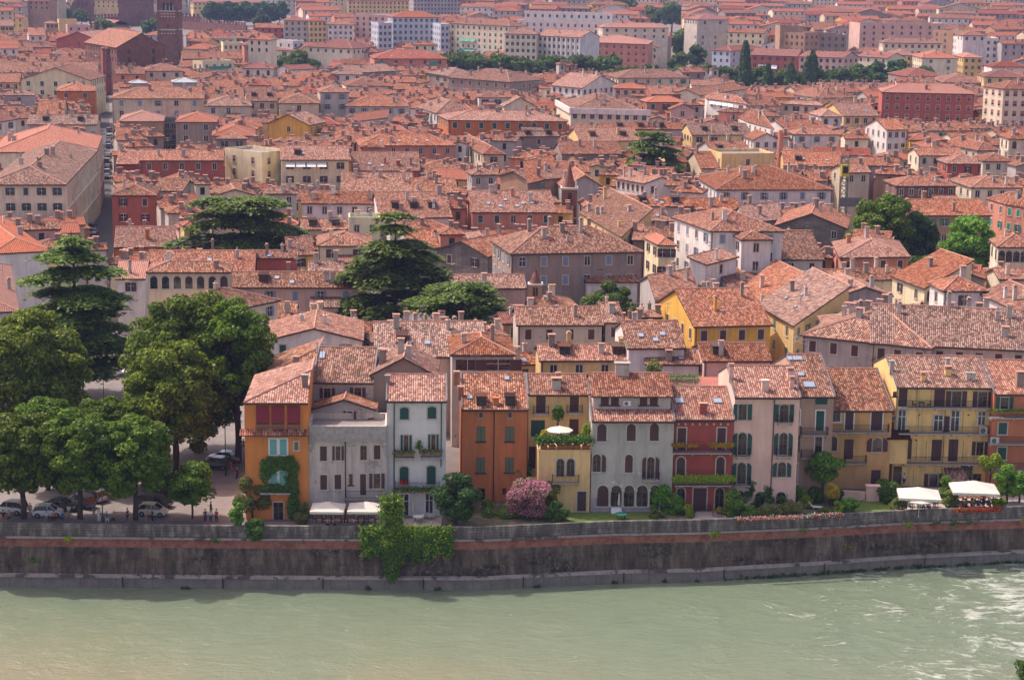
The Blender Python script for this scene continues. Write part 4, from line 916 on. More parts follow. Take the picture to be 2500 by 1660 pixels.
    rU=.34*dU/2; a=[Fr.w(.3,tU,hU+.05),Fr.w(Fr.W-.3,tU,hU+.05),Fr.w(Fr.W-.3,tU+dU/2-.4,hU+rU-.1),Fr.w(Fr.W-.3,tU+dU-.8,hU+.05),Fr.w(.3,tU+dU-.8,hU+.05),Fr.w(.3,tU+dU/2-.4,hU+rU-.1)]
    up.face([q[0],q[1],a[1],a[0]]); up.face([q[1],q[2],a[3],a[2],a[1]]); up.face([q[2],q[3],a[4],a[3]]); up.face([q[3],q[0],a[0],a[5],a[4]]); atw=up.build('attic_wall',[WALL['e']],r)
    rm=MB(); t0=tU-.4
    for pts in([(0,t0,hU),(Fr.W,t0,hU),(Fr.W,t0+dU/2,hU+rU),(0,t0+dU/2,hU+rU)],[(Fr.W,t0+dU,hU),(0,t0+dU,hU),(0,t0+dU/2,hU+rU),(Fr.W,t0+dU/2,hU+rU)]):
        w3=[Fr.w(*p) for p in pts]; L2=dU/2*1.06; rm.face(w3,0,[(0,0),(Fr.W,0),(Fr.W,L2),(0,L2)]); lo=[p-Vector((0,0,.16)) for p in w3]; rm.face(lo[::-1],2)
        for i in range(4): rm.face([lo[i],lo[(i+1)%4],w3[(i+1)%4],w3[i]],2)
    rm.tube(Fr.w(0,t0+dU/2,hU+rU+.02),Fr.w(Fr.W,t0+dU/2,hU+rU+.02),.13,5,1); rm.build('upper_roof',[ROOF['t'],ridge_m,fascia_m],r)
    cm=MB(); cq=Fr.w(Fr.W*.42,t0+dU/2-.3,hU+rU); cm.box((cq.x,cq.y,cq.z+.3),(1.7,.9,1.6)); cm.box((cq.x,cq.y,cq.z+1.35),(2.0,1.2,.1),0,2); cm.box((cq.x,cq.y,cq.z+1.2),(1.3,.7,.3),0,0); cm.build('chimney',[WALL['e'],ridge_m,sillm],r)
    FU=Facade.__new__(Facade); FU.t='Z2'; FU.A=Fr.w(0,tU,0); FU.ex=Vector((Fr.ex.x,Fr.ex.y,0)); FU.W=Fr.W; FU.n=Vector((FU.ex.y,-FU.ex.x,0)); FU.rz=Fr.rz
    for rc in((1320,378,1383,438),(1405,378,1466,438),(1645,378,1703,438),(1728,378,1790,438)): win(FU,r,rc,'closed','B',None)
    acunit(FU,r,(1505,400,1565,440))
    for rc in((1288,592,1365,738),(1535,592,1608,735),(1727,588,1800,735)): win(F,r,rc,'closed arch','B')
    win(F,r,(1252,845,1315,992),'open arch','B'); win(F,r,(1520,848,1583,998),'closed arch','B'); win(F,r,(1705,867,1760,1050),'open arch','B'); balcony(F,r,(1665,994,1800,1062),.9)
    m=MB(); b=F.rect(1232,1130,1900,1325); F.slab(m,0,F.W,0,b[3]-1.2,0,.05); m.build('lilac_plinth',[WALL['lil']],r)
    for i,(x0,x1) in enumerate(((1290,1378),(1402,1487),(1510,1593),(1616,1704),(1728,1800))): win(F,r,(x0,1105,x1,1280),('closed arch' if i==0 else 'glass arch'),'B','s',True)
    for x in (1390,1498,1604,1716):
        m=MB(); a,z=F.sz(x,1280); _,zt=F.sz(x,1150); m.tube(F.p(a,z,.15),F.p(a,zt,.15),.14,8,0,.12); F.slab(m,a-.2,a+.2,zt,zt+.25,.03,.33); F.slab(m,a-.2,a+.2,z,z+.15,.03,.33); m.build('column',[stone_m],r)
    m=MB(); a0=F.sz(1400,1335)[0]; a1=F.sz(1487,1335)[0]
    for i in range(3): F.slab(m,a0,a1,0,.55-.18*i,.1+.3*i,.4+.3*i)
    m.build('steps',[white_m],r); pipe(F,r,1228,570,1325)
    # G  crimson house
    F=Facade('Z3',205,690,1312); r,Fr,h,_=front_house('G','house','crimson house with two long balconies trimmed with yellow green hedges',F,552,283,'G','t',eave_x=(220,700),ch=((437,445,497,515,'G',1),),sky=((235,387,303,428),(553,389,622,428)))
    for rc in((255,628,320,812),(585,628,650,812)): win(F,r,rc,'closed','B','s',False)
    for rc in((247,870,313,1022),(577,868,642,1022)): win(F,r,rc,'closed arch','B','s',False)
    win(F,r,(385,1127,490,1308),'closed','B','s',False,'door'); win(F,r,(247,1125,312,1250),'glass arch','B','s',False); win(F,r,(567,1125,633,1308),'glass arch','B','s',False)
    b1=balcony(F,r,(205,775,697,835),1.0); b2=balcony(F,r,(225,1035,690,1100),1.2)
    m=MB()
    for i in range(8): a=F.W*(.05+.12*i); F.slab(m,a,a+.2,h-.75,h-.5,0,.3)
    m.build('eaves_corbel',[stone_m],r); FR['Gbal']=(F,b1,b2)
    # H  powder pink house
    F=Facade('Z3',695,1230,1300); r,Fr,h,_=front_house('H','house','tall powder pink house with dark green shutters',F,368,110,'H','t',eave_x=(720,1235),ch=((955,235,1010,325,'H',0),(685,115,710,220,'H',1),(1168,150,1213,240,'H',1),(1187,222,1222,300,'H',1)))
    win(F,r,(762,432,825,562),'open','G'); win(F,r,(1106,433,1172,575),'open seg','G'); balcony(F,r,(1080,515,1203,590),.8)
    for rc in((760,667,822,850),(1102,667,1162,850),(753,915,817,1092),(1090,912,1152,1035)): win(F,r,rc,'open arch','G')
    balcony(F,r,(735,798,850,868),.8); balcony(F,r,(1070,798,1195,868),.8); balcony(F,r,(722,1040,850,1110),.8); pipe(F,r,1060,380,1290)
    for rc in((745,1150,803,1270),(900,1160,980,1290),(1075,1160,1150,1285)): win(F,r,rc,'glass arch','G','s',False)
    # I  dusky brown house
    F=Facade('Z3',1235,1515,1210); r,Fr,h,_=front_house('I','house','narrow dusky brown house with a white framed green door onto a small balcony',F,362,15,'I','a',eave_x=(1240,1530),sky=((1168,38,1205,72),(1212,38,1290,72),(1255,172,1302,202),(1305,250,1392,298)))
    for rc in((1238,375,1275,430),(1400,377,1500,432)): win(F,r,rc,'closed','G','g')
    win(F,r,(1408,485,1470,650),'closed','G','w',False); win(F,r,(1237,480,1268,598),'closed','G','w'); win(F,r,(1400,702,1452,832),'glass','G','w',False); win(F,r,(1232,690,1268,830),'glass','G','g'); balcony(F,r,(1275,615,1495,690),.9); balcony(F,r,(1275,845,1400,880),.8); win(F,r,(1225,925,1245,1090),'glass','G','w')
    # J  ochre house
    F=Facade('Z4',150,615,1215); r,Fr,h,_=front_house('J','house','ochre house with brown shutters and a long iron balcony',F,588,258,'J','a',eave_x=(160,640))
    win(F,r,(160,600,232,682),'glass','B','w'); win(F,r,(275,600,335,745),'closed','B','w',False); win(F,r,(482,605,565,750),'closed','B','w',False); balcony(F,r,(145,698,612,768),1.0)
    win(F,r,(148,800,206,915),'closed arch','B'); win(F,r,(268,825,332,980),'closed','B',None,False); win(F,r,(494,810,562,922),'open arch','B'); balcony(F,r,(265,945,433,1015),.9); win(F,r,(483,1070,548,1210),'closed','B',None,False,'door'); pipe(F,r,150,480,1215)
    # K  lemon yellow house
    F=Facade('Z4',640,1408,1195,0,1200); r,Fr,h,_=front_house('K','house','wide lemon yellow house with three long balconies and many brown shutters',F,405,158,'K','a',eave_x=(700,1400),ch=((880,310,908,362,'K',1),(1080,180,1100,262,'e',2),(1070,262,1118,318,'K',1),(1243,295,1264,352,'e',2),(1285,297,1306,355,'e',2),(630,200,658,280,'e',2)))
    for rc,ty in(((705,425,762,565),'closed'),((988,430,1062,562),'closed'),((1127,440,1192,562),'open'),((1337,445,1398,570),'open'),((695,592,750,748),'glass white'),((980,632,1048,755),'glass white'),((1118,597,1178,755),'glass white'),((1055,640,1105,765),'closed'),((1332,607,1388,705),'glass white'),((735,822,797,980),'closed'),((967,827,1035,995),'closed'),((1102,825,1165,998),'closed'),((1322,842,1370,950),'open')): win(F,r,rc,ty,'B','s' if 'closed' not in ty else None,False)
    balcony(F,r,(695,508,1418,578),.9); balcony(F,r,(690,712,1400,782),1.0); balcony(F,r,(730,950,1395,1022),1.0)
    m=MB(); b=F.rect(618,800,700,1002); F.slab(m,-1.0,1.6,b[2],b[3],0,1.1); bay=m.build('bay',[WALL['K']],r); m=MB(); q=[F.p(-1.2,b[3],1.4),F.p(1.9,b[3],1.4),F.p(1.9,b[3]+.9,0),F.p(-1.2,b[3]+.9,0)]; m.hull8([p-Vector((0,0,.1)) for p in q],q); m.build('bay_roof',[ROOF['a']],bay)
    win(F,r,(660,1040,717,1190),'glass','B',None,False,'door'); win(F,r,(945,1097,1005,1195),'open','B','s',False,'door'); win(F,r,(1197,1032,1278,1160),'glass','B','g',False,'door'); win(F,r,(1290,1100,1350,1190),'glass','B',None,False); win(F,r,(655,445,680,482),'glass','B',None); win(F,r,(640,640,668,672),'glass','B','g')
    acunit(F,r,(1335,712,1392,770),.5)
    for x,y0,y1 in((845,425,560),(960,430,570),(860,600,770),(1215,600,780),(845,830,990),(922,835,990),(1060,830,1000),(1215,835,990),(818,1060,1180),(1080,430,1195),(690,400,800)): pipe(F,r,x,y0,y1,'cable')
    for x,y in((865,630),(1255,630),(1125,905),(840,830),(868,1037)): s_,z_=F.sz(x,y); m=MB(); m.tube(F.p(s_,z_,.0),F.p(s_,z_,.06),.12,8); m.build('vent',[fascia_m],r)
    m=MB(); b=F.rect(1062,1115,1200,1195); F.slab(m,b[0],b[1],0,b[3],0,2.2); pb=m.build('porch',[WALL['K']],r); q=[F.p(b[0]-.3,b[3],2.6),F.p(b[1]+.3,b[3],2.6),F.p(b[1]+.1,b[3]+1.1,0),F.p(b[0]-.1,b[3]+1.1,0)]; m=MB(); m.face(q,0,[(0,0),(4,0),(4,2.5),(0,2.5)]); m.hull8([p-Vector((0,0,.16)) for p in q],[p-Vector((0,0,.01)) for p in q],1); m.build('porch_roof',[ROOF['a'],fascia_m],pb)
    # L  brick orange house at the right edge
    F=Facade('Z4',1412,1800,1225); r,Fr,h,_=front_house('L','house','brick orange house with green windows cut by the right edge',F,458,190,'L','t',eave_x=(1430,1750),ch=((1640,305,1695,405,'b',1),))
    win(F,r,(1515,490,1570,580),'open','G'); win(F,r,(1497,690,1560,783),'closed','G'); win(F,r,(1490,888,1553,985),'closed','G'); win(F,r,(1480,1080,1543,1150),'closed','G')
    BL=[balcony(F,r,(1420,600,1800,655),.9),balcony(F,r,(1415,805,1800,862),.9),balcony(F,r,(1405,1010,1800,1070),.9)]; acunit(F,r,(1420,800,1485,848),.4); FR['Lbal']=(F,BL)
def acunit(F,root,rc,out=.02):
    b=F.rect(*rc); m=MB(); F.slab(m,b[0],b[1],b[2],b[3],out,out+.35); o=m.build('air_conditioner',[white_m],root)
    m=MB(); c=((b[0]+b[1])/2-.1,(b[2]+b[3])/2); R=(b[3]-b[2])*.38; n=14; F.poly(m,[(c[0]+R*math.cos(2*math.pi*i/n),c[1]+R*math.sin(2*math.pi*i/n)) for i in range(n)],out+.35,out+.37); m.build('fan_grille',[sheet_m],o)
# ---------------------------------------------------------------- the rest of the town: rows of houses between the read ones
def sat(a,b,shr=.6):
    for P1,P2 in((a,b),(b,a)):
        for i in range(len(P1)):
            e=P1[(i+1)%len(P1)]-P1[i]; n=Vector((e.y,-e.x)).normalized(); 
            A=[n.dot(p) for p in P1]; B=[n.dot(p) for p in P2]
            if max(A)-shr<min(B) or max(B)-shr<min(A): return False
    return True
NOBUILD=[]   # pixel polygons (on the ground) kept free: u0,u1,v0,v1 in ground rows
def free_zone(u,v):
    y=v
    # narrow street running away at the left
    if 232-(600-v)*.0<u<272 and 225<v<760: return False
    if u<640 and v>800: return False           # square with trees
    for a,b,c,d in NOBUILD:
        if a<u<b and c<v<d: return False
    return True
FILL=[]; KEEP=[]
def fillers():
    global CELLS
    fronts=[(k,v) for k,v in FR.items() if isinstance(v,tuple) and len(v)==5]
    rows=[]; y=262.0
    while y<2150:
        rows.append(y); y+= 5.5 if y<520 else 9 if y<700 else (16 if y<1200 else 30)
    hand=list(SCREEN)+KEEP; n=0; nh=len(FOOT)
    cen=[sum(f,Vector((0,0)))/4 for f in FOOT]; rad=[max((p-c).length for p in f) for f,c in zip(FOOT,cen)]
    for y in rows:
        half=y*0.275+12; x=-half
        while x<half:
            for wtry in ((random.uniform(9,15),7.5,5.0,3.8) if y<900 else (random.uniform(16,32),12)):
                D=random.uniform(8,11) if wtry>8 else (6.5 if wtry>4 else 4.5); ok=False
                if y>1000: D*=1.25
                for h in (random.uniform(12,13.5),random.uniform(10.5,11.5),9.5,8.5,7.5):
                    if y>900: h+=random.choice([0,0,3,6,8])
                    rot=.34*math.sin(x*.021+y*.008)+random.uniform(-.07,.07); ex=Vector((math.cos(rot),math.sin(rot))); ey=Vector((-ex.y,ex.x)); A=Vector((x,y)); B=A+ex*wtry
                    fp=[A,B,B+ey*D,A+ey*D]; u0,v0=proj((A.x,A.y,h)); u1,v1=proj((B.x,B.y,h)); 
                    g=proj((*(A+ex*wtry/2+ey*D/2),0))
                    pf=[proj((q.x,q.y,0)) for q in fp]+[g,((proj((A.x,A.y,0))[0]+proj((B.x,B.y,0))[0])/2,proj((A.x,A.y,0))[1])]
                    if not all(free_zone(*q) for q in pf): continue
                    us=[q[0] for q in pf]; vs=[q[1] for q in pf]
                    if min(us)<274 and max(us)>226 and max(vs)>222 and min(vs)<770: continue
                    c=sum(fp,Vector((0,0)))/4; bad=False
                    for i,f in enumerate(FOOT):
                        if (c-cen[i]).length<rad[i]+11 and sat(fp,f): bad=True; break
                    if bad: continue
                    # must not hide a read house behind it
                    r=.34*D/2; vt=proj((*(A+ey*D/2),h+r))[1]; 
                    for s in hand:
                        if s[4]>y+3 and s[0]<u1-4 and s[1]>u0+4:
                            keep=s[3]
                            if s[2]<max(v0,v1) and vt<keep-3*(1 if y>900 else 2.2): bad=True; break
                    if bad: continue
                    ok=True; break
                if ok: break
            if ok:
                FILL.append((A,B,D,h,r,wtry)); FOOT.append(fp); cen.append(c); rad.append(max((p-c).length for p in fp)); x+=wtry*math.cos(rot)+random.choice([0,0,0,.3,1.2])
            else: x+=3.0
CW={'w':5,'c':6,'y':4,'o':2,'p':3,'g':4,'e':6,'b':4,'q':4,'s':3,'h':2,'r':1,'v':2}
# ---------------------------------------------------------------- ground, river, embankment
def structure(o): o['kind']='structure'; return o
WATER=-6.6
def wz(x): return WATER+ max(0,(x-20))*.012
EMB=[(-160,1277),(0,1277),(570,1283),(900,1285),(1180,1286),(1500,1272),(1700,1269),(2000,1257),(2200,1246),(2500,1236),(2680,1229)]
EP=[P(u,v,.75) for u,v in EMB]
def emb_line(off, z=0):
    out=[]
    for i,p in enumerate(EP):
        a=EP[max(0,i-1)]; b=EP[min(len(EP)-1,i+1)]; d=Vector((b.x-a.x,b.y-a.y)).normalized(); n=Vector((d.y,-d.x)); out.append(Vector((p.x+n.x*off,p.y+n.y*off,z)))
    return out
def strip(m, prof, k=0, ext=True, ks=None):
    """sweep a profile [(offset towards river, z or callable)] along the embankment"""
    L=[]
    for off,z in prof:
        l=emb_line(off)
        if ext:
            l=[l[0]+Vector((-90,-14,0))]+l+[l[-1]+Vector((130,30,0))]
        L.append([Vector((q.x,q.y,z(q.x) if callable(z) else z)) for q in l])
    for j in range(len(L)-1):
        for i in range(len(L[0])-1): m.face([L[j][i],L[j+1][i],L[j+1][i+1],L[j][i+1]],ks[j] if ks else k)
def ground():
    m=MB(); l=emb_line(.1); l=[l[0]+Vector((-90,-14,0))]+l+[l[-1]+Vector((130,30,0))]
    l=[Vector((q.x,q.y,0)) for q in l]; far=[Vector((3200,400,0)),Vector((3200,5200,0)),Vector((-3200,5200,0)),Vector((-3200,200,0))]
    m.face(l+far[:1]+far[1:]); m.f[-1]=m.f[-1]
    g=NT('town_ground'); geo=g.n('NewGeometry').outputs['Position']; g.l(g.ramp(g.noise(geo,.08,6,.7),[(.35,(.13,.105,.095)),(.65,(.22,.18,.165))]),g.b.inputs[0]); g.set(rough=.95)
    structure(m.build('ground',[g.mat]))
    # paved square with the car park
    pv=NT('paving'); geo=pv.n('NewGeometry').outputs['Position']; n1=pv.noise(geo,.35,5,.65); c=pv.ramp(n1,[(.3,(.17,.145,.135)),(.7,(.25,.215,.20))]); pv.l(c,pv.b.inputs[0]); pv.set(rough=.92); pv.bump(pv.noise(geo,6,2),.2,.02)
    m=MB(); q=[P(-330,1268),P(560,1272),P(595,1262),P(618,960),P(560,930),P(-430,930)]; m.face([Vector((p.x,p.y,.004)) for p in q]); structure(m.build('square_pavement',[pv.mat]))
    rd=NT('street_asphalt'); geo=rd.n('NewGeometry').outputs['Position']; rd.l(rd.ramp(rd.noise(geo,.5,5,.6),[(.3,(.045,.043,.047)),(.7,(.085,.08,.085))]),rd.b.inputs[0]); rd.set(rough=.85)
    m=MB(); q=[P(222,760),P(272,760),P(276,600),P(270,400),P(266,225),P(248,225),P(240,400),P(226,600)]; m.face([Vector((p.x,p.y,.008)) for p in q]); structure(m.build('street',[rd.mat]))
    # lawns and garden soil on top of the bank
    gr=NT('lawn_grass'); geo=gr.n('NewGeometry').outputs['Position']; gr.l(gr.ramp(gr.noise(geo,1.2,6,.7),[(.3,(.06,.11,.015)),(.7,(.17,.24,.04))]),gr.b.inputs[0]); gr.set(rough=1); gr.bump(gr.noise(geo,14,3),.7,.05)
    so_=NT('garden_soil'); geo=so_.n('NewGeometry').outputs['Position']; so_.l(so_.ramp(so_.noise(geo,.9,6,.7),[(.35,(.05,.08,.02)),(.5,(.13,.12,.06)),(.68,(.26,.20,.15))]),so_.b.inputs[0]); so_.set(rough=1)
    def bed(name,mat,pts,z=.012):
        m=MB(); q=[P(*p) for p in pts]; m.face([Vector((p.x,p.y,z)) for p in q]); structure(m.build(name,[mat]))
    bed('lawn',gr.mat,[(1375,1283),(1600,1275),(1640,1249),(1395,1252)],.016)
    bed('lawn',gr.mat,[(2045,1258),(2190,1250),(2170,1212),(2050,1216)],.016)
    bed('garden_soil',so_.mat,[(1130,1290),(1375,1287),(1395,1240),(1180,1216),(1120,1230)],.012)
    bed('garden_soil',so_.mat,[(1600,1279),(2045,1262),(2060,1205),(1700,1232),(1640,1246)],.008)
    tr=plaster('terrace_stone',(.46,.38,.34),.3)
    bed('terrace_floor',tr,[(1688,1272),(1775,1268),(1768,1247),(1700,1249)],.02)
    bed('terrace_floor',tr,[(960,1292),(1075,1290),(1080,1262),(965,1266)],.02)
    bed('terrace_floor',tr,[(2185,1250),(2500,1240),(2500,1185),(2180,1192)],.02)
    bed('terrace_floor',tr,[(745,1294),(955,1292),(945,1262),(750,1266)],.02)
def courses(m,geo,c,rowh,scale,width,dark):
    """masonry courses: joints between blocks laid along the wall"""
    s2=m.n('SeparateXYZ'); m.l(geo,s2.inputs[0]); cb=m.n('CombineXYZ'); m.l(s2.outputs[0],cb.inputs[0]); m.l(s2.outputs[2],cb.inputs[1]); b=m.n('TexBrick'); m.l(cb.outputs[0],b.inputs[0])
    b.inputs['Scale'].default_value=1.0; b.inputs['Brick Width'].default_value=width; b.inputs['Row Height'].default_value=rowh; b.inputs['Mortar Size'].default_value=.03; b.inputs['Color1'].default_value=(1,1,1,1); b.inputs['Color2'].default_value=(.72,.72,.72,1); b.inputs['Mortar'].default_value=(dark*.7,dark*.7,dark*.7,1)
    return m.mix(scale,c,b.outputs[0],'MULTIPLY')
def embankment():
    wm=NT('embankment_masonry'); geo=wm.n('NewGeometry').outputs['Position']; sp=wm.n('SeparateXYZ'); wm.l(geo,sp.inputs[0]); z=sp.outputs[2]
    n1=wm.noise(wm.mapv(geo,(.5,.5,.12)),1.6,6,.72); n2=wm.noise(geo,1.6,5,.7)
    c=wm.ramp(n1,[(.30,(.032,.024,.019)),(.5,(.12,.086,.063)),(.72,(.30,.225,.17))])
    rg=wm.ramp(wm.noise(wm.mapv(geo,(.11,.11,.32)),1.0,3,.6),[(.50,(0,0,0)),(.60,(1,1,1))]); pn=wm.ramp(wm.noise(geo,1.6,7,.8),[(.44,(0,0,0)),(.52,(1,1,1))]); c=wm.mix(wm.math('MULTIPLY',wm.math('MULTIPLY',pn,rg),.85),c,(.022,.018,.014)); pn2=wm.ramp(wm.noise(geo,2.3,6,.8),[(.56,(0,0,0)),(.62,(1,1,1))]); c=wm.mix(wm.math('MULTIPLY',wm.math('MULTIPLY',pn2,rg),.7),c,(.30,.25,.20))
    gn=wm.ramp(wm.noise(geo,.5,5,.7),[(.58,(0,0,0)),(.7,(1,1,1))]); c=wm.mix(wm.math('MULTIPLY',gn,.5),c,(.07,.09,.04))
    c=courses(wm,geo,c,.55,.5,1.1,.75); wm.l(c,wm.b.inputs[0]); wm.set(rough=.95); wm.bump(n2,.8,.12)
    bk=NT('embankment_brick_band'); geo=bk.n('NewGeometry').outputs['Position']; n=bk.noise(geo,1.1,6,.75); c=bk.ramp(n,[(.3,(.12,.05,.036)),(.5,(.30,.11,.075)),(.72,(.38,.19,.135))]); g2=bk.ramp(bk.noise(geo,.35,4,.7),[(.55,(0,0,0)),(.68,(1,1,1))]); c=bk.mix(bk.math('MULTIPLY',g2,.7),c,(.15,.14,.08)); bk.l(c,bk.b.inputs[0]); bk.set(rough=.95); bk.bump(n,.6,.1)
    st=NT('parapet_stone'); geo=st.n('NewGeometry').outputs['Position']; n=st.noise(st.mapv(geo,(.9,.9,.25)),1.2,6,.72); c=st.ramp(n,[(.32,(.07,.058,.05)),(.5,(.155,.13,.115)),(.70,(.42,.36,.31))]); c=courses(st,geo,c,.32,.8,1.9,.6); st.l(c,st.b.inputs[0]); st.set(rough=.9); st.bump(n,.3,.04)
    lg=NT('ledge_stone'); geo=lg.n('NewGeometry').outputs['Position']; n=lg.noise(geo,.8,6,.72); c=lg.ramp(n,[(.3,(.16,.13,.11)),(.7,(.27,.225,.195))])
    bt=lg.n('TexBrick'); s2=lg.n('SeparateXYZ'); lg.l(geo,s2.inputs[0]); cb=lg.n('CombineXYZ'); lg.l(s2.outputs[0],cb.inputs[0]); cb.inputs[1].default_value=.3; lg.l(cb.outputs[0],bt.inputs[0]); bt.inputs['Scale'].default_value=.24; bt.inputs['Mortar Size'].default_value=.006; bt.inputs['Row Height'].default_value=10; bt.offset=0
    c=lg.mix(bt.outputs[1],c,(.09,.08,.07)); lg.l(c,lg.b.inputs[0]); lg.set(rough=.9)
    cn=plaster('worn_cornice_stone',(.34,.295,.26),.9,(.10,.085,.075),.54)
    root=thing('embankment_wall','long stained stone and brick river wall with a parapet and a ledge at the water','river wall',(0,EP[4].y,0))
    m=MB(); strip(m,[(-.35,0),(-.35,.75),(-.02,.8),(.06,.72),(.06,-.7),(.02,-.75)]); m.build('parapet',[st.mat],root)
    m=MB(); strip(m,[(.0,-.75),(.32,-.78),(.34,-.95),(.05,-1.0)]); m.build('cornice',[cn],root)
    m=MB(); strip(m,[(.10,-1.0),(.2,-1.95)]); m.build('brick_band',[bk.mat],root)
    m=MB(); strip(m,[(.2,-1.95),(.55,lambda x: wz(x)+1.5)]); m.build('wall_face',[wm.mat],root)
    m=MB(); strip(m,[(.5,lambda x: wz(x)+1.5),(1.15,lambda x: wz(x)+1.42),(1.2,lambda x: wz(x)+1.2),(1.05,lambda x: wz(x)+1.16)]); m.build('ledge',[cn],root)  # paler stone here paints in the sunlit line along the ledge top
    m=MB(); strip(m,[(1.05,lambda x: wz(x)+1.16),(1.25,lambda x: wz(x)-2.5)]); m.build('footing',[lg.mat],root)
    # iron mooring rings and drain holes of the footing
    for i in range(9):
        u=300+i*245; q=None
        for a,b in zip(EMB,EMB[1:]):
            if a[0]<=u<=b[0]: f=(u-a[0])/(b[0]-a[0]); q=(u,a[1]+(b[1]-a[1])*f)
        if q is None: continue
        p=P(*q,.75); l=emb_line(1.2); d=(l[5]-l[4]).normalized(); 
        m=MB(); m.box((p.x,p.y-1.13,wz(p.x)+.75),(.12,.22,1.3)); m.build('iron_mooring_bar',[pipe_m],root)
def river():
    w_=NT('river_water'); geo=w_.n('NewGeometry').outputs['Position']; sp=w_.n('SeparateXYZ'); w_.l(geo,sp.inputs[0]); X,Y=sp.outputs[0],sp.outputs[1]
    big=w_.noise(w_.mapv(geo,(1,.8,1)),.045,5,.6)
    # silt plume: brown water along the near left side of the river, green in the main stream
    f=w_.math('ADD',w_.math('MULTIPLY',w_.math('SUBTRACT',206,Y),.026),w_.math('MULTIPLY',X,-.0045)); f=w_.math('ADD',f,w_.math('MULTIPLY',w_.math('SUBTRACT',big,.5),1.1))
    c=w_.ramp(f,[(.0,(.155,.20,.13)),(.45,(.185,.21,.13)),(1.0,(.26,.215,.12))])
    dst=w_.n('TexNoise'); w_.l(geo,dst.inputs[0]); dst.inputs['Scale'].default_value=.12; dst.inputs['Detail'].default_value=4; av=w_.n('VectorMath',operation='MULTIPLY_ADD'); w_.l(dst.outputs[1],av.inputs[0]); av.inputs[1].default_value=(9,9,0); w_.l(geo,av.inputs[2]); warp=av.outputs[0]; m1=w_.noise(w_.mapv(warp,(.5,1.5,1)),.55,6,.68); m2=w_.noise(w_.mapv(geo,(1,1.8,1)),2.4,4,.6); m3=w_.noise(geo,.16,4,.6)
    c=w_.mix(w_.ramp(m1,[(.35,(0,0,0)),(.7,(.35,.35,.35))]),c,(.21,.25,.16))
    # rapids: foam breaks out on the right where the bed is shallow
    g=w_.math('MULTIPLY',w_.math('SUBTRACT',X,22),.024); rd_=w_.math('ADD',g,w_.math('MULTIPLY',w_.math('SUBTRACT',m3,.55),3.0))
    rr=w_.ramp(rd_,[(.0,(0,0,0)),(1.0,(1,1,1))])
    fm=w_.noise(w_.mapv(warp,(.45,1.4,1)),.8,8,.76); ff=w_.math('ADD',w_.math('MULTIPLY',rr,.2),fm); fo=w_.ramp(ff,[(.64,(0,0,0)),(.80,(1,1,1))])
    c=w_.mix(w_.math('MULTIPLY',fo,.9),c,(.62,.64,.57)); w_.l(c,w_.b.inputs[0])
    rg=w_.math('ADD',w_.math('MULTIPLY',fo,.5),.16); w_.l(rg,w_.b.inputs['Roughness']); w_.set(spec=.5)
    h=w_.math('ADD',w_.math('MULTIPLY',m1,.5),w_.math('ADD',w_.math('MULTIPLY',m2,.22),w_.math('MULTIPLY',rr,w_.math('MULTIPLY',fm,.9)))); h=w_.math('ADD',h,w_.math('MULTIPLY',m3,.6)); w_.bump(h,.75,.55)
    m=MB(); q=[(-260,60),(20,60),(260,60),(260,330),(20,290),(-260,262)]
    v=[Vector((a,b,wz(a))) for a,b in q]; m.face([v[0],v[1],v[4],v[5]]); m.face([v[1],v[2],v[3],v[4]]); structure(m.build('river_water',[w_.mat]))
    m=MB(); m.face([Vector((a,b,WATER-3)) for a,b in((-260,40),(260,40),(260,330),(-260,262))]); b_=structure(m.build('river_bed',[simple('river_bed_gravel',(.2,.18,.13))]))

def wall_growth():
    root=[o for o in COL.objects if o.name=='embankment_wall'][0]
    L=emb_line(1.3)
    def at(f,off,z): l=emb_line(off); i=min(int(f*(len(l)-1)),len(l)-2); q=l[i].lerp(l[i+1],f*(len(l)-1)-i); return Vector((q.x,q.y,z))
    pts=[]
    for k in range(420): f=random.uniform(.62,1) if random.random()<.7 else random.choice([.18,.3,.36,.44,.5,.56,.6,.66])+random.uniform(-.002,.002); q=at(f,1.33,0); pts.append((q.x,q.y,wz(q.x)+abs(random.gauss(.05,.16))+.02))
    leaf_patch('waterline_algae',root,pts,3200,.2,'dark',.06)
    for k in range(16):
        f=random.uniform(.08,.97); z=random.choice([-.9,-.9,-2.2,-3.4,-1.0]); q=at(f,.36 if z>-1.2 else .42,z); p2=[(q.x+random.uniform(-.5,.5),q.y,q.z+random.uniform(-.25,.1)) for _ in range(14)]; leaf_patch('weed_tuft',root,p2,110,.17,random.choice(['olive','acid','ivy']),.14)
# ---------------------------------------------------------------- foliage
def leafmat(name, a, b, rough=.5, tr=.42):
    m=NT(name); geo=m.n('NewGeometry'); r=geo.outputs['Random Per Island']; o=m.obj()
    c=m.ramp(m.math('ADD',m.math('MULTIPLY',r,.6),m.math('MULTIPLY',m.noise(o,.6,3),.4)),[(.25,a),(.75,b)])
    hs=m.n('HueSaturation'); m.l(c,hs.inputs['Color']); rnd=m.n('ObjectInfo').outputs['Random']; m.l(m.math('ADD',m.math('MULTIPLY',rnd,.3),.85),hs.inputs['Value']); m.l(m.math('ADD',m.math('MULTIPLY',rnd,.02),.49),hs.inputs['Hue'])
    m.l(hs.outputs[0],m.b.inputs[0]); m.set(rough=rough,spec=.25)
    t=m.n('BsdfTranslucent'); m.l(hs.outputs[0],t.inputs[0]); mx=m.n('MixShader'); mx.inputs[0].default_value=tr; m.l(m.b.outputs[0],mx.inputs[1]); m.l(t.outputs[0],mx.inputs[2]); m.l(mx.outputs[0],m.out.inputs[0]); return m.mat
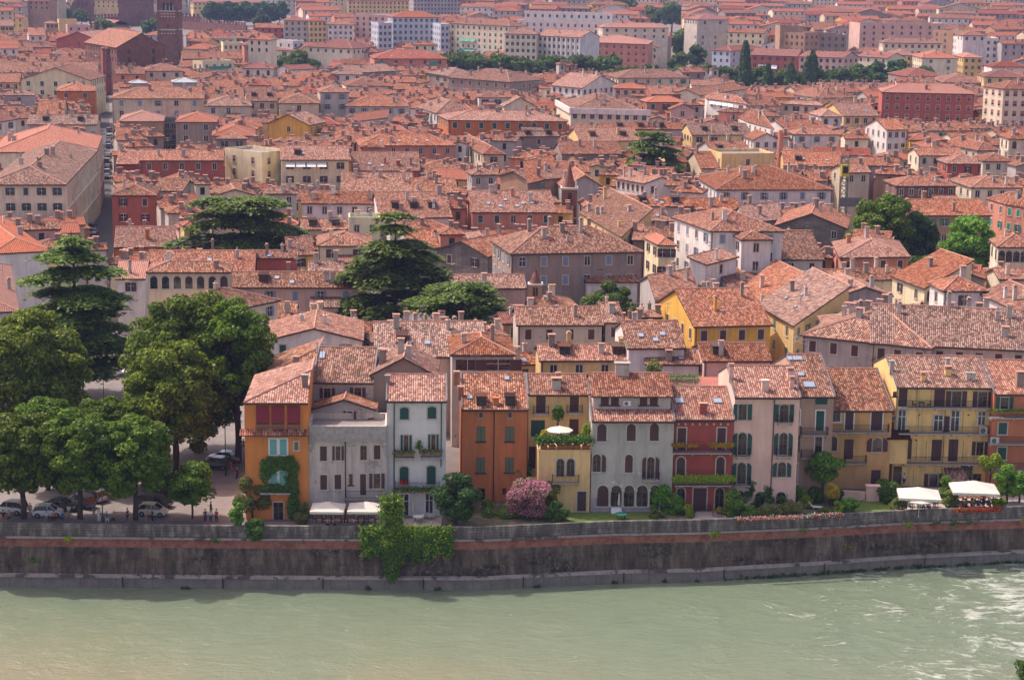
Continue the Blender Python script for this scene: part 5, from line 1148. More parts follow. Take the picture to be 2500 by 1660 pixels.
LF={'lime':leafmat('lime_leaves',(.05,.105,.008),(.215,.30,.025)),'plane':leafmat('plane_leaves',(.08,.125,.010),(.29,.35,.03)),'dark':leafmat('dark_leaves',(.03,.08,.02),(.11,.20,.04)),
    'cedar':leafmat('cedar_needles',(.05,.105,.024),(.28,.37,.07),.6,.4),'green':leafmat('bright_leaves',(.08,.19,.018),(.26,.44,.045)),'acid':leafmat('yellow_green_leaves',(.18,.29,.018),(.46,.56,.04)),
    'yel':leafmat('golden_leaves',(.30,.20,.01),(.55,.40,.03)),'ivy':leafmat('ivy_leaves',(.045,.12,.018),(.17,.31,.04)),'olive':leafmat('olive_leaves',(.11,.14,.03),(.31,.34,.08)),'birch':leafmat('birch_leaves',(.06,.12,.025),(.19,.27,.06)),
    'pink':leafmat('pink_blossom',(.62,.20,.33),(.85,.45,.55)),'red':leafmat('red_blossom',(.45,.01,.02),(.7,.03,.05)),'white':leafmat('white_blossom',(.7,.68,.62),(.85,.82,.78)),'avenue':leafmat('avenue_leaves',(.05,.11,.02),(.17,.25,.04)),'purple':leafmat('purple_leaves',(.06,.015,.02),(.12,.03,.045))}
bark=simple('bark',(.075,.055,.045),.95,0,.35,3); bark2=simple('dark_bark',(.045,.035,.03),.95,0,.3,3)
def quads(name, C, N, size, mat, asp=1.0, jit=.7, droop=None):
    """many leaf faces: centres C, facing directions N"""
    n=len(C); N=N+rng.normal(0,jit,(n,3)); N/=np.linalg.norm(N,axis=1)[:,None]+1e-9
    T=rng.normal(0,1,(n,3)) if droop is None else droop+rng.normal(0,.25,(n,3)); T-=N*(T*N).sum(1)[:,None]; T/=np.linalg.norm(T,axis=1)[:,None]+1e-9; B=np.cross(N,T)
    s=(size*rng.uniform(.6,1.3,n))[:,None]; a=T*s*asp; b=B*s
    V=np.empty((n,4,3)); V[:,0]=C-a*.5-b*.18; V[:,1]=C-a*.08+b*.5 ; V[:,2]=C+a*.55+b*.1; V[:,3]=C+a*.02-b*.5
    me=bpy.data.meshes.new(name); me.vertices.add(n*4); me.vertices.foreach_set('co',V.ravel().astype(np.float32)); me.loops.add(n*4); me.loops.foreach_set('vertex_index',np.arange(n*4,dtype=np.int32))
    me.polygons.add(n); me.polygons.foreach_set('loop_start',np.arange(0,n*4,4,dtype=np.int32)); me.update(calc_edges=True); me.materials.append(mat); return me
def sphere_pts(n):
    v=rng.normal(0,1,(n,3)); return v/np.linalg.norm(v,axis=1)[:,None]
def crown_broad(name, rx, ry, rz, cz, nb, n, size, mat, br=.3, flat=.8, low=-.75):
    """clumpy crown: leaves on the outer shells of many small clumps"""
    C=[];N=[]
    d=sphere_pts(nb*3); d=d[d[:,2]>low][:nb]; rr=rng.uniform(.35,.86,len(d))**.6; cen=d*rr[:,None]*np.array([rx,ry,rz])*(1-br*.6)+np.array([0,0,cz])
    R=br*(rx+ry+rz)/3*rng.uniform(.6,1.25,len(d)); k=n//len(d)
    for c,r in zip(cen,R):
        s=sphere_pts(k); s[:,2]=np.abs(s[:,2])*.9*np.sign(rng.uniform(-.32,1,k)); rad=r*rng.uniform(.72,1.08,k)[:,None]; 
        C.append(c+s*rad*np.array([1,1,flat])); N.append(s)
    return quads(name,np.vstack(C),np.vstack(N)+np.array([0,0,.35]),size,mat), cen
def trunk_mesh(name, h, r, cen, mat=None, nlimb=10, lean=(0,0)):
    m=MB(); top=Vector((lean[0],lean[1],h)); p=Vector((0,0,0)); prev=r*1.25; seg=5
    pts=[Vector((0,0,-.1)).lerp(top,i/seg)+Vector((math.sin(i*2.1)*.12*r*2,math.cos(i*1.7)*.12*r*2,0)) for i in range(seg+1)]
    for i in range(seg): m.tube(pts[i],pts[i+1],r*(1.2-.7*i/seg),8,0,r*(1.2-.7*(i+1)/seg),caps=False)
    idx=rng.permutation(len(cen))[:nlimb]
    for i in idx:
        c=Vector(cen[i]); s=pts[random.randint(2,seg)]; mid=s.lerp(c,.5)+Vector((0,0,.15*(c-s).length)); m.tube(s,mid,r*.38,6,0,r*.25,caps=False); m.tube(mid,c,r*.25,5,0,r*.07,caps=False)
    return m.mesh(name,[mat or bark])
TREE_CACHE={}
def broad_tree(key, loc, label, cat='tree', name='lime_tree', rx=4, ry=4, rz=4, cz=7, nb=45, n=14000, size=.42, mat='lime', tr=.28, group=None, rz_=None, sc_=1.0, br=.3, low=-.92, limbs=10):
    if key not in TREE_CACHE:
        me,cen=crown_broad('crown',rx,ry,rz,cz,nb,n,size,LF[mat],br,low=low); TREE_CACHE[key]=(me,trunk_mesh('trunk',cz+rz*.3,tr,cen,nlimb=limbs))
    me,tm=TREE_CACHE[key]; a=random.uniform(0,6.28) if rz_ is None else rz_
    t=thing(name,label,cat,loc,a,group); s=sc_; o=inst('crown',me,loc,0,(s,s,s),None); o.parent=t; o.location=(0,0,0); o=inst('trunk',tm,loc,0,(s,s,s),None); o.parent=t; o.location=(0,0,0); return t
def cedar(loc, label, H, R, prof, nlev=11, seed=1, size=.5, mat='cedar', density=1.0, name='cedar_tree', base=.22, droop=.12):
    rnd=random.Random(seed); t=thing(name,label,'tree',loc,rnd.uniform(0,1)); m=MB(); C=[];N=[];Dp=[]
    pts=[Vector((math.sin(i*1.3)*.15,math.cos(i)*.12,H*.97*i/8)) for i in range(9)]
    for i in range(8): m.tube(pts[i],pts[i+1],.55*(1-.11*i),8,0,.55*(1-.11*(i+1)),caps=False)
    for l in range(nlev):
        f=base+(1-base)*(l+.2)/nlev; L=R*prof(f); z=H*f; nbr=max(4,int(6*(L/R)+3)); a0=rnd.uniform(0,6)
        for b in range(nbr):
            a=a0+2*math.pi*b/nbr+rnd.uniform(-.3,.3); LL=L*rnd.uniform(.62,1.18); d=Vector((math.cos(a),math.sin(a),0)); s=Vector((0,0,z+rnd.uniform(-.4,.4)))
            rise=LL*rnd.uniform(.04,.2); e=s+d*LL*.55+Vector((0,0,rise)); g=s+d*LL+Vector((0,0,rise-LL*droop)); m.tube(s,e,.13,5,0,.08,caps=False); m.tube(e,g,.08,4,0,.03,caps=False)
            if rnd.random()<.2: continue
            npad=max(2,int(LL/1.15))
            for k in range(npad):
                q=.3+.72*(k+.5)/npad; c=(s.lerp(e,q/.55) if q<.55 else e.lerp(g,(q-.55)/.45)); wd=(.55+.85*math.sin(min(1,q)*2.6))*min(1.6,.5+LL*.2)
                sd=Vector((-d.y,d.x,0)); n_=int(95*density*wd*wd)
                x=rng.normal(0,.52,n_)*wd; y=rng.normal(0,.62,n_)*wd; zz=.22-.20*(x*x+y*y)/(wd*wd)+rng.normal(0,.10,n_)
                C.append(np.stack([c.x+d.x*x+sd.x*y,c.y+d.y*x+sd.y*y,c.z+zz],1)); N.append(np.tile([0,0,1.0],(n_,1))); Dp.append(np.stack([d.x*.8+sd.x*y/wd*.8,d.y*.8+sd.y*y/wd*.8,-.35-.3*rng.random(n_)],1))
    C=np.vstack(C); me=quads('foliage',C,np.vstack(N),size,LF[mat],1.5,.26,np.vstack(Dp)); o=inst('crown',me,loc); o.parent=t; o.location=(0,0,0)
    o=inst('trunk',m.mesh('trunk',[bark2]),loc); o.parent=t; o.location=(0,0,0); return t
def shrub(loc, label, rx, ry, rz, mat='green', n=2500, size=.22, name='shrub', cat='shrub', nb=14, cz=None, bloom=None, nbloom=400, group=None, br=.38, stem=True):
    me,cen=crown_broad('leaves',rx,ry,rz,cz if cz is not None else rz*.62,nb,n,size,LF[mat],br,1,-1); t=thing(name,label,cat,loc,0,group)
    o=inst('leaves',me,loc); o.parent=t; o.location=(0,0,0)
    if stem:
        o=inst('stem',trunk_mesh('stem',(cz if cz is not None else rz*.85),.06+.03*rz,cen,nlimb=6),loc); o.parent=t; o.location=(0,0,0)
    if bloom:
        C=[]
        for c in cen: 
            k=nbloom//len(cen); s=sphere_pts(k); s[:,2]=np.abs(s[:,2])-.2; C.append(c+s*(br*(rx+ry+rz)/3*1.08)*rng.uniform(.8,1.1,k)[:,None])
        C=np.vstack(C); me=quads('blossom',C,sphere_pts(len(C)),size*.9,LF[bloom],1,.5); o=inst('blossom',me,loc); o.parent=t; o.location=(0,0,0)
    return t
def leaf_patch(name, parent, pts, n, size, mat, spread=.12, nrm=(0,-1,.4)):
    """leaves strewn along a list of 3-D points"""
    pts=np.array([list(p) for p in pts]); k=rng.integers(0,len(pts),n); C=pts[k]+rng.normal(0,spread,(n,3)); off=parent_world(parent); me=quads(name,C-np.array(off),np.tile(nrm,(n,1)).astype(float),size,LF[mat],1,.6); return inst(name,me,off,0,(1,1,1),parent)
def cypress(loc,label,H,R,mat='dark',n=3500,size=.55,name='cypress_tree'):
    t=thing(name,label,'tree',loc); h=rng.uniform(0,1,n); r=R*np.sqrt(np.clip(np.sin(np.pi*np.clip(h*.92+.06,0,1)),0,1))*(1-h*.35)*rng.uniform(.75,1.08,n); a=rng.uniform(0,6.283,n)
    C=np.stack([r*np.cos(a),r*np.sin(a),.4+h*(H-.4)],1); N=np.stack([np.cos(a),np.sin(a),np.full(n,.2)],1); me=quads('crown',C,N,size,LF[mat],1.8,.4,np.tile([0,0,1.0],(n,1))); o=inst('crown',me,loc); o.parent=t; o.location=(0,0,0)
    m=MB(); m.tube((0,0,-.1),(0,0,H*.6),.25,6,0,.1); o=inst('trunk',m.mesh('trunk',[bark]),loc); o.parent=t; o.location=(0,0,0); return t
def G(u,v,z=0.0): return P(u,v,z)
def trees():
    # cedars
    pa=lambda f: (1-f)**.62*.98+.10 if f>.3 else .92
    c=G(222,985); c.x-=2; cedar(c,'tall dark cedar with layered drooping boughs standing at the far left behind the lime trees',(985-560)/pxm(c)/.975,10.4,pa,8,3,.50,density=1.7,base=.2)
    c=G(965,842); cedar(c,'large dark green cedar rising between the roofs in the centre of the town',(842-512)/pxm(c)/.975,11.5,lambda f:(1-f)**.7*1.0+.12,8,5,.52,density=1.2,base=.2,droop=.24)
    c=G(1115,880); cedar(c,'low spreading cedar to the right of the large central cedar',13.2,7.2,lambda f:.45+.55*math.sin(min(1,(1-f)*2.2)*1.57),4,8,.5,density=1.5,base=.62)
    c=G(590,715); cedar(c,'flat-topped spreading cedar in front of the red house by the narrow street',(715-482)/pxm(c)/.975,11.5,lambda f:.5+.5*math.sin(min(1,(1-f)*2.4)*1.57),5,9,.6,density=.95,base=.38)
    c=G(1592,500); cedar(c,'flat-topped cedar among the roofs in the upper right middle of the town',(500-322)/pxm(c)/.975,9.6,lambda f:.28+.75*(1-f)**.8,7,11,.7,density=.75,base=.3)
    # the big limes beside the amber house
    broad_tree('bigA',G(485,1105),'broad big lime tree with a pale green crown left of the amber orange house',rx=11.5,ry=8.5,rz=11.2,cz=12.4,nb=300,n=80000,size=.40,mat='lime',tr=.55,br=.15,rz_=.2)
    broad_tree('bigB',G(582,1128),'tall slim lime tree touching the left wall of the amber orange house',rx=4.8,ry=5.5,rz=10.0,cz=14.0,nb=150,n=34000,size=.38,mat='lime',tr=.42,br=.16,rz_=.5,low=-.6)
    broad_tree('bigC',G(430,1150),'rounded lime tree with a lighter crown in front of the broad big lime tree',rx=8.6,ry=6.5,rz=9.4,cz=9.8,nb=200,n=52000,size=.40,mat='plane',tr=.4,br=.17,rz_=1.1)
    broad_tree('plane',G(55,1120),'wide yellow green plane tree at the left edge behind the row by the river wall',rx=10.5,ry=8,rz=9.4,cz=12.0,nb=240,n=66000,size=.42,mat='plane',tr=.5,br=.165,name='plane_tree',rz_=0)
    # row along the river wall
    for i,(u,v,h,s) in enumerate(((-45,1262,9.6,1.0),(58,1266,10.4,1.02),(197,1266,10.6,1.05),(332,1268,9.9,1.0))):
        lab=['lime tree cut by the left edge in the row along the river wall','lime tree in the river wall row just right of the left edge','lime tree in the river wall row in front of the tall cedar','lime tree nearest the white hatchback in the river wall row'][i]
        broad_tree('row%d'%(i%2),G(u,v),lab,rx=5.8,ry=5.0,rz=5.8,cz=7.7,nb=190,n=46000,size=.36,mat='lime',tr=.30,group='lime trees in a row along the river wall',sc_=s,br=.19,rz_=[.3,.2,2.2,1.5][i])
    for i,(u,v) in enumerate(((118,1196),(262,1192))):
        broad_tree('row%d'%(i%2),G(u,v),['second row lime tree behind the wall, left of two','second row lime tree behind the wall, right of two','second row lime tree behind the wall, nearest the broad big lime tree'][i],group='lime trees in a second row in the square',sc_=.92,rz_=i*1.9+.7)
    broad_tree('young',G(470,1266),'small young lime tree alone between the white hatchback and the olive bush',rx=3.5,ry=3.0,rz=3.4,cz=4.2,nb=60,n=13000,size=.32,mat='lime',tr=.12,br=.3)
    # garden trees
    broad_tree('gard1',G(1112,1284),'dense dark green tree on the river wall in front of the chalky white house',rx=2.9,ry=2.8,rz=3.7,cz=3.4,nb=42,n=15000,size=.26,mat='dark',tr=.2,br=.3,name='bay_tree')
    broad_tree('gard2',G(2008,1216),'feathery green tree in the garden in front of the dusky brown house',rx=2.9,ry=2.6,rz=2.8,cz=4.1,nb=36,n=10000,size=.26,mat='green',tr=.12,br=.3,name='garden_tree')
    c=G(1487,862); broad_tree('birch',c,'feathery light green birch in a courtyard right of the dark brick palazzo',rx=5.0,ry=3.8,rz=6.2,cz=7.2,nb=46,n=16000,size=.42,mat='birch',tr=.2,br=.28,name='birch_tree',rz_=0)
    c=G(2150,702); broad_tree('r1',c,'big rounded dark green tree left of the ochre orange house at the right',rx=8.0,ry=7,rz=9.6,cz=11.0,nb=70,n=26000,size=.5,mat='lime',tr=.45,br=.26,name='chestnut_tree',rz_=0)
    c=G(2236,700); broad_tree('r2',c,'nearly black green tree between the big rounded tree and the bright green tree',rx=5.2,ry=4.6,rz=8.2,cz=8.6,nb=46,n=14000,size=.5,mat='dark',tr=.3,br=.28,name='yew_tree')
    c=G(2358,722); broad_tree('r3',c,'bright light green tree at the right in front of the ochre orange house',rx=7.0,ry=6,rz=8,cz=9.4,nb=56,n=18000,size=.5,mat='green',tr=.3,br=.27,name='maple_tree')
    c=G(2255,730); broad_tree('r4',c,'low dull green tree below the bright light green tree',rx=5.2,ry=4,rz=3.6,cz=5.6,nb=30,n=8000,size=.45,mat='avenue',tr=.2,br=.3,name='small_tree')
    c=G(1466,318); broad_tree('m1',c,'round green courtyard tree in front of the neoclassical palace',rx=4.6,ry=4,rz=4.2,cz=7,nb=26,n=4500,size=.7,mat='avenue',tr=.25,br=.32,name='courtyard_tree')
    # tree-lined avenue crossing the town
    av=[(x, 200+ (x-1090)*.02) for x in range(1090,1500,22)]+[(x,212+(x-1500)*.025) for x in range(1500,2120,22)]
    j=0
    for k,(u,v) in enumerate(av):
        if u>2110: continue
        c=G(u,v+8); 
        if 'av%d'%(k%3) not in TREE_CACHE or True:
            broad_tree('av%d'%(k%3),c,AVL(k,u),rx=6.6,ry=6,rz=5.6,cz=8.2,nb=26,n=2600,size=1.2,mat='avenue',tr=.3,group='trees of the avenue crossing the town',sc_=random.uniform(.95,1.25)*(1.0 if u<1500 else .82),br=.33,name='avenue_tree',limbs=3)
    for u,v,H,R,lab in ((1816,215,27,3.2,'tall slender cypress standing in front of the pale blue house'),(1872,222,17,2.6,'cypress left of the pink apartment house with the grey gable end'),(1928,226,18,3.2,'pointed cypress in front of the pink apartment house'),(1970,212,19,3,'leftmost of the two joined dark conifers before the pink apartment house'),(1981,212,22,3.2,'taller of the two joined dark conifers before the pink apartment house')):
        cypress(G(u,v+22),lab,H*.92,R,n=2200,size=1.0)
    T=[(1700,165,9,11,'dark','dark round tree at the right end of the salmon red palace'),(1745,180,5,7,'avenue','small round tree below the beige concrete block'),(1655,178,8,7,'avenue','low tree right of the salmon red palace'),
       (1665,140,8,17,'avenue','tall poplar-like tree in the gap right of the salmon red palace'),(1695,125,9,19,'avenue','tallest tree behind the beige concrete block'),(1520,60,14,13,'avenue','large tree clump behind the long white apartment block'),(1640,70,13,14,'avenue','tree clump at the top right of the white apartment block'),(1590,75,14,11,'avenue','lighter tree clump above the bright new red roof'),
       (725,185,9,8,'avenue','tree in front of the cream house with terraces'),(690,182,8,7,'avenue','tree beside the yellow house with striped awnings'),(765,180,6,7,'avenue','tree at the right of the yellow house with striped awnings'),
       (640,75,9,13,'dark','dark tree group left of the grey-green villa'),(660,108,8,7,'avenue','tree below the grey-green villa'),(850,110,8,9,'dark','dark tree between the white villa and the pink palace'),(820,112,7,6,'avenue','tree below the white villa'),
       (1230,50,12,9,'avenue','tree clump above the cream block with green awnings'),(1180,42,12,10,'avenue','tree clump left above the cream block with green awnings'),(1290,40,13,8,'avenue','tree clump above the long white apartment block'),(1040,38,12,7,'dark','dark trees above the white and blue apartment block'),(960,36,11,6,'avenue','trees above the tall pink palace'),
       (155,55,10,9,'dark','dark conifer beside the yellow crane'),(250,80,9,6,'avenue','tree under the castle keep at left'),(265,92,9,7,'avenue','tree at the foot of the castle wall'),(200,60,9,7,'avenue','tree left of the castle wall'),(372,90,10,7,'avenue','tree between the church roof and the bell tower'),
       (2405,170,9,11,'dark','blue green conifer beside the white modern block'),(2080,125,8,11,'avenue','tree beside the grey-brown block with white blinds'),(2140,215,9,8,'dark','umbrella pine left of the cream apartment house'),(2190,215,10,8,'dark','umbrella pine right of the cream apartment house'),(2100,222,9,8,'avenue','tree left of the umbrella pines'),(2250,220,9,6,'avenue','tree right of the umbrella pines'),
       (2085,20,10,8,'dark','dark conifer near the top right'),(2100,15,8,11,'dark','pointed conifer near the top right'),(1830,25,12,9,'dark','cedar near the top middle right')]
    for i,(u,v,R,H,mt,lab) in enumerate(T):
        c=G(u,v+10); s=R/8; kk='far%s%d'%(mt,i%3); broad_tree(kk,c,lab,rx=8,ry=7,rz=8,cz=9,nb=28,n=3200,size=1.35,mat=mt,tr=.35,sc_=s*max(.8,H/14),br=.33,name='park_tree',limbs=3)
    for i in range(9):
        broad_tree('rowtop%d'%(i%2),G(515+i*21,64),['leftmost','second','third','fourth','fifth','sixth','seventh','eighth','rightmost'][i]+' of the row of blue green trees beyond the castle wall',rx=8,ry=7,rz=8,cz=9,nb=24,n=2400,size=1.5,mat='dark',group='trees in a row beyond the castle wall',sc_=1.15,name='park_tree',limbs=2,br=.33)
def AVL(k,u):
    if u<1500: return ['first','second','third','fourth','fifth','sixth','seventh','eighth','ninth','tenth','eleventh','twelfth','thirteenth','fourteenth','fifteenth','sixteenth','seventeenth','eighteenth','nineteenth'][k]+' tree of the avenue from the left, before the blocks'
    n=k-18; return 'avenue tree right of the salmon red palace, number %s counting rightwards'%['one','two','three','four','five','six','seven','eight','nine','ten','eleven','twelve','thirteen','fourteen','fifteen','sixteen','seventeen','eighteen','nineteen','twenty','twenty one','twenty two','twenty three','twenty four','twenty five','twenty six','twenty seven','twenty eight','twenty nine'][max(0,n)]
def garden():
    Z=lambda t,x,y,z=0.0: P(*tp(t,x,y),z)
    shrub(Z('Z1',175,1408),'rounded olive grey bush at the corner of the amber orange house',2.5,1.9,2.7,'olive',9000,.2,cz=2.9)
    shrub(Z('Z1',60,1450,.6),'narrow upright green shrub at the left of the olive grey bush',1.0,.9,2.1,'green',3200,.2)
    shrub(Z('Z1',215,1470,.5),'green shrub spilling over the parapet below the olive grey bush',1.7,1.0,1.5,'ivy',3600,.2,cz=-.3)
    shrub(Z('Z1',565,1436),'yellow green rounded bush at the right corner of the amber orange house',1.3,1.1,1.9,'olive',4400,.17)
    shrub(Z('Z1',670,1330),'wispy dark purple plant above the left cream parasol',1.6,.8,.8,'purple',1400,.16,cz=4.3)
    # oleander
    c=Z('Z2',720,1380); shrub(c,'large oleander covered in pink blossom leaning over the parapet',3.1,1.8,3.3,'ivy',4500,.2,bloom='pink',nbloom=9500,nb=30,cz=2.4,name='oleander_bush')
    shrub(Z('Z2',880,1335),'red flowering oleander behind the large pink one',1.6,1.2,2.2,'green',3500,.2,bloom='red',nbloom=500,name='oleander_bush',cz=2.6)
    shrub(Z('Z2',940,1400),'dark green shrub right of the pink oleander',1.9,1.3,1.8,'ivy',4200,.2)
    shrub(Z('Z2',640,1215),'loose yellow green tree behind the pink oleander',1.9,1.3,2.6,'green',3500,.22,cz=3.6,name='small_tree')
    shrub(Z('Z2',460,1370),'low mixed flower bed in the garden of the burnt orange house',2.6,1.8,.55,'green',2800,.16,bloom='white',nbloom=120,name='flower_bed',cat='flower bed',stem=False)
    # wisteria/ivy column and curtain on the river wall
    root=thing('ivy_curtain','ivy hanging down the river wall in a thick curtain below the chalky white house','ivy',P(1000,1288,.7))
    l=[P(u,1286,.8) for u in range(885,1102,3)]; pts=[]
    for q in l:
        L=random.uniform(.6,3.9)
        for k in range(int(L/.18)): pts.append((q.x+random.uniform(-.1,.1),q.y-.35-.06*k*.18,.7-k*.18))
    leaf_patch('leaves',root,pts,15000,.22,'ivy',.16); leaf_patch('young_leaves',root,[p for p in pts if random.random()<.25],2600,.2,'acid',.3)
    root=thing('ivy_column','tall ivy-covered post standing up over the parapet and trailing down the wall','ivy',P(957,1290,.7))
    pts=[]
    for k in range(260):
        z=random.uniform(-5.2,4.6); w_=.95 if z>0 else .8*(1+z/7); pts.append((P(957,1290,.7).x+random.uniform(-w_,w_),P(957,1290,.7).y-.3+random.uniform(-.5,.1),z))
    leaf_patch('leaves',root,pts,7500,.24,'ivy',.28); pts=[p for p in pts if p[2]>-1 and random.random()<.5]; leaf_patch('young_leaves',root,pts,2200,.2,'acid',.35)
    m=MB(); q=P(957,1290,0); m.tube((q.x,q.y,0),(q.x,q.y,4.2),.12,6); m.build('post',[bark],root)
    for t,x,y,rx,rz,mt,nm,lab in (('Z3',120,1330,1.7,2.3,'green','shrub','bright green tall shrub right of the five arched loggia'),('Z3',235,1345,1.3,1.7,'green','shrub','green shrub between the grey palazzo and the crimson house'),('Z3',70,1375,1.2,.75,'olive','shrub','low grey green mound at the left of the crimson house garden'),
        ('Z3',340,1365,1.2,1.1,'acid','shrub','yellow green dome bush before the door of the crimson house'),('Z3',620,1345,.75,.7,'acid','shrub','small clipped ball bush beside the crimson house door'),('Z3',725,1355,1.6,2.3,'green','shrub','tall leafy hedge between the crimson and pink houses'),
        ('Z3',860,1290,1.3,2.6,'ivy','shrub','dark climbing plant left of the pink house arches'),('Z3',985,1285,1.7,2.0,'ivy','rose_arch','rose covered arch in front of the pink house'),('Z3',1110,1280,1.7,1.7,'ivy','rose_arch','second rose covered arch in front of the pink house'),('Z3',845,1375,1.1,1.1,'green','shrub','low green shrub on the wall below the pink house'),
        ('Z3',1335,1290,1.2,1.0,'acid','shrub','yellow green round bush right of the rose garden'),('Z3',1570,1270,1.3,1.7,'dark','shrub','dark shrub behind the golden shrub'),('Z3',1685,1330,1.5,1.1,'green','shrub','bright green dome bush on the lawn of the ochre house'),('Z3',1590,1345,.6,1.3,'acid','shrub','thin yellow climbing plant right of the golden shrub')):
        shrub(Z(t,x,y),lab,rx,rx*.75,rz,mt,int(1700*rx*rz+700),.18,name=nm)
    for t,x,y,rx,rz,mt,lab in (('Z2',350,1330,1.3,1.4,'green','leafy shrub between the dark green tree and the burnt orange house'),('Z2',560,1330,1.2,1.0,'acid','yellow green plant at the left foot of the pink oleander'),('Z3',170,1290,1.3,3.0,'green','tall bright climbing shrub at the left corner of the crimson house'),
        ('Z3',690,1290,1.2,2.9,'acid','tall yellow green creeper between the crimson and pink houses'),('Z3',930,1240,1.0,2.4,'green','green climber against the middle arches of the pink house'),('Z3',1250,1265,1.3,2.2,'green','leafy shrub at the right corner of the pink house'),('Z3',1400,1250,1.4,1.8,'ivy','dark leafy mass under the feathery green garden tree'),('Z4',560,1240,1.2,1.6,'green','green shrub at the end of the garden wall pier'),('Z4',1490,1380,1.2,1.6,'acid','yellow green bush at the right end of the geranium trough')):
        shrub(Z(t,x,y),lab,rx,rx*.7,rz*.62,mt,int(1600*rx*rz+600),.18,cz=rz*.5)
    shrub(Z('Z3',1200,1350),'rose bushes with pale pink flowers before the pink house',2.3,1.2,1.2,'olive',3600,.16,bloom='pink',nbloom=160,name='rose_bed',cat='rose bushes')
    shrub(Z('Z3',1020,1365),'rose bushes with red and pink flowers on the wall below the pink house',2.4,.9,.9,'olive',3000,.16,bloom='pink',nbloom=120,name='rose_bed',cat='rose bushes')
    shrub(Z('Z3',1525,1325),'golden yellow shrub in front of the dusky brown house',1.2,1.0,1.5,'yel',2300,.2,cz=2.2)
    shrub(Z('Z3',1480,1345),'low green border beneath the golden shrub',1.3,.6,.5,'green',900,.15)
    shrub(Z('Z4',615,1320),'round green bush left of the open square parasol',1.9,1.6,1.9,'ivy',5200,.19); shrub(Z('Z4',690,1405),'dull green bush on the parapet left of the restaurant',1.5,1.0,1.5,'olive',3400,.18)
    shrub(Z('Z4',1075,1330),'tall clipped hedge between the two restaurant awnings',1.1,1.0,2.6,'green',4200,.18,name='hedge'); shrub(Z('Z4',1110,1385),'dark green end of the clipped hedge by the parapet',1.0,.8,1.8,'olive',3000,.18,name='hedge')
    shrub(Z('Z4',1420,1260),'bright yellow green climbing plant above the right awning',1.9,1.1,1.6,'acid',3400,.2,cz=4.2); shrub(Z('Z4',1560,1335),'green acacia right of the restaurant terrace',2.2,1.6,2.5,'green',5200,.2,cz=2.6,name='small_tree'); shrub(Z('Z4',1660,1330),'yellow green acacia at the right edge',2.2,1.5,2.1,'green',4200,.2,cz=2.6,name='small_tree')
    shrub(P(2500,1655,WATER+.2),'tuft of leaves in the bottom right corner of the view',1.6,1.4,1.4,'ivy',1200,.25)
    # flower boxes along the wall
    def box_row(label,u0,u1,v0,v1,mats,n,z=.8):
        root=thing('flower_trough',label,'flower trough',P((u0+u1)/2,(v0+v1)/2,z)); pts=[P(u0+(u1-u0)*i/60,v0+(v1-v0)*i/60,z+.15)+Vector((0,.1,0)) for i in range(61)]
        leaf_patch('leaves',root,pts,n,.14,'ivy',.1)
        for mt in mats: leaf_patch('blossom',root,pts,n//len(mats),.15,mt,.12)
        m=MB(); m.tube(pts[0]-Vector((0,0,.12)),pts[-1]-Vector((0,0,.12)),.12,4); m.build('trough',[WALL['D']],root)
    box_row('long trough of red geraniums along the restaurant parapet',2335,2440,1246,1243,['red'],2200); box_row('red and white petunias along the parapet below the golden shrub',1975,2055,1259,1257,['red','white'],1600); box_row('pink flower trough on the wall below the pink house',1800,1960,1266,1261,['pink'],500)
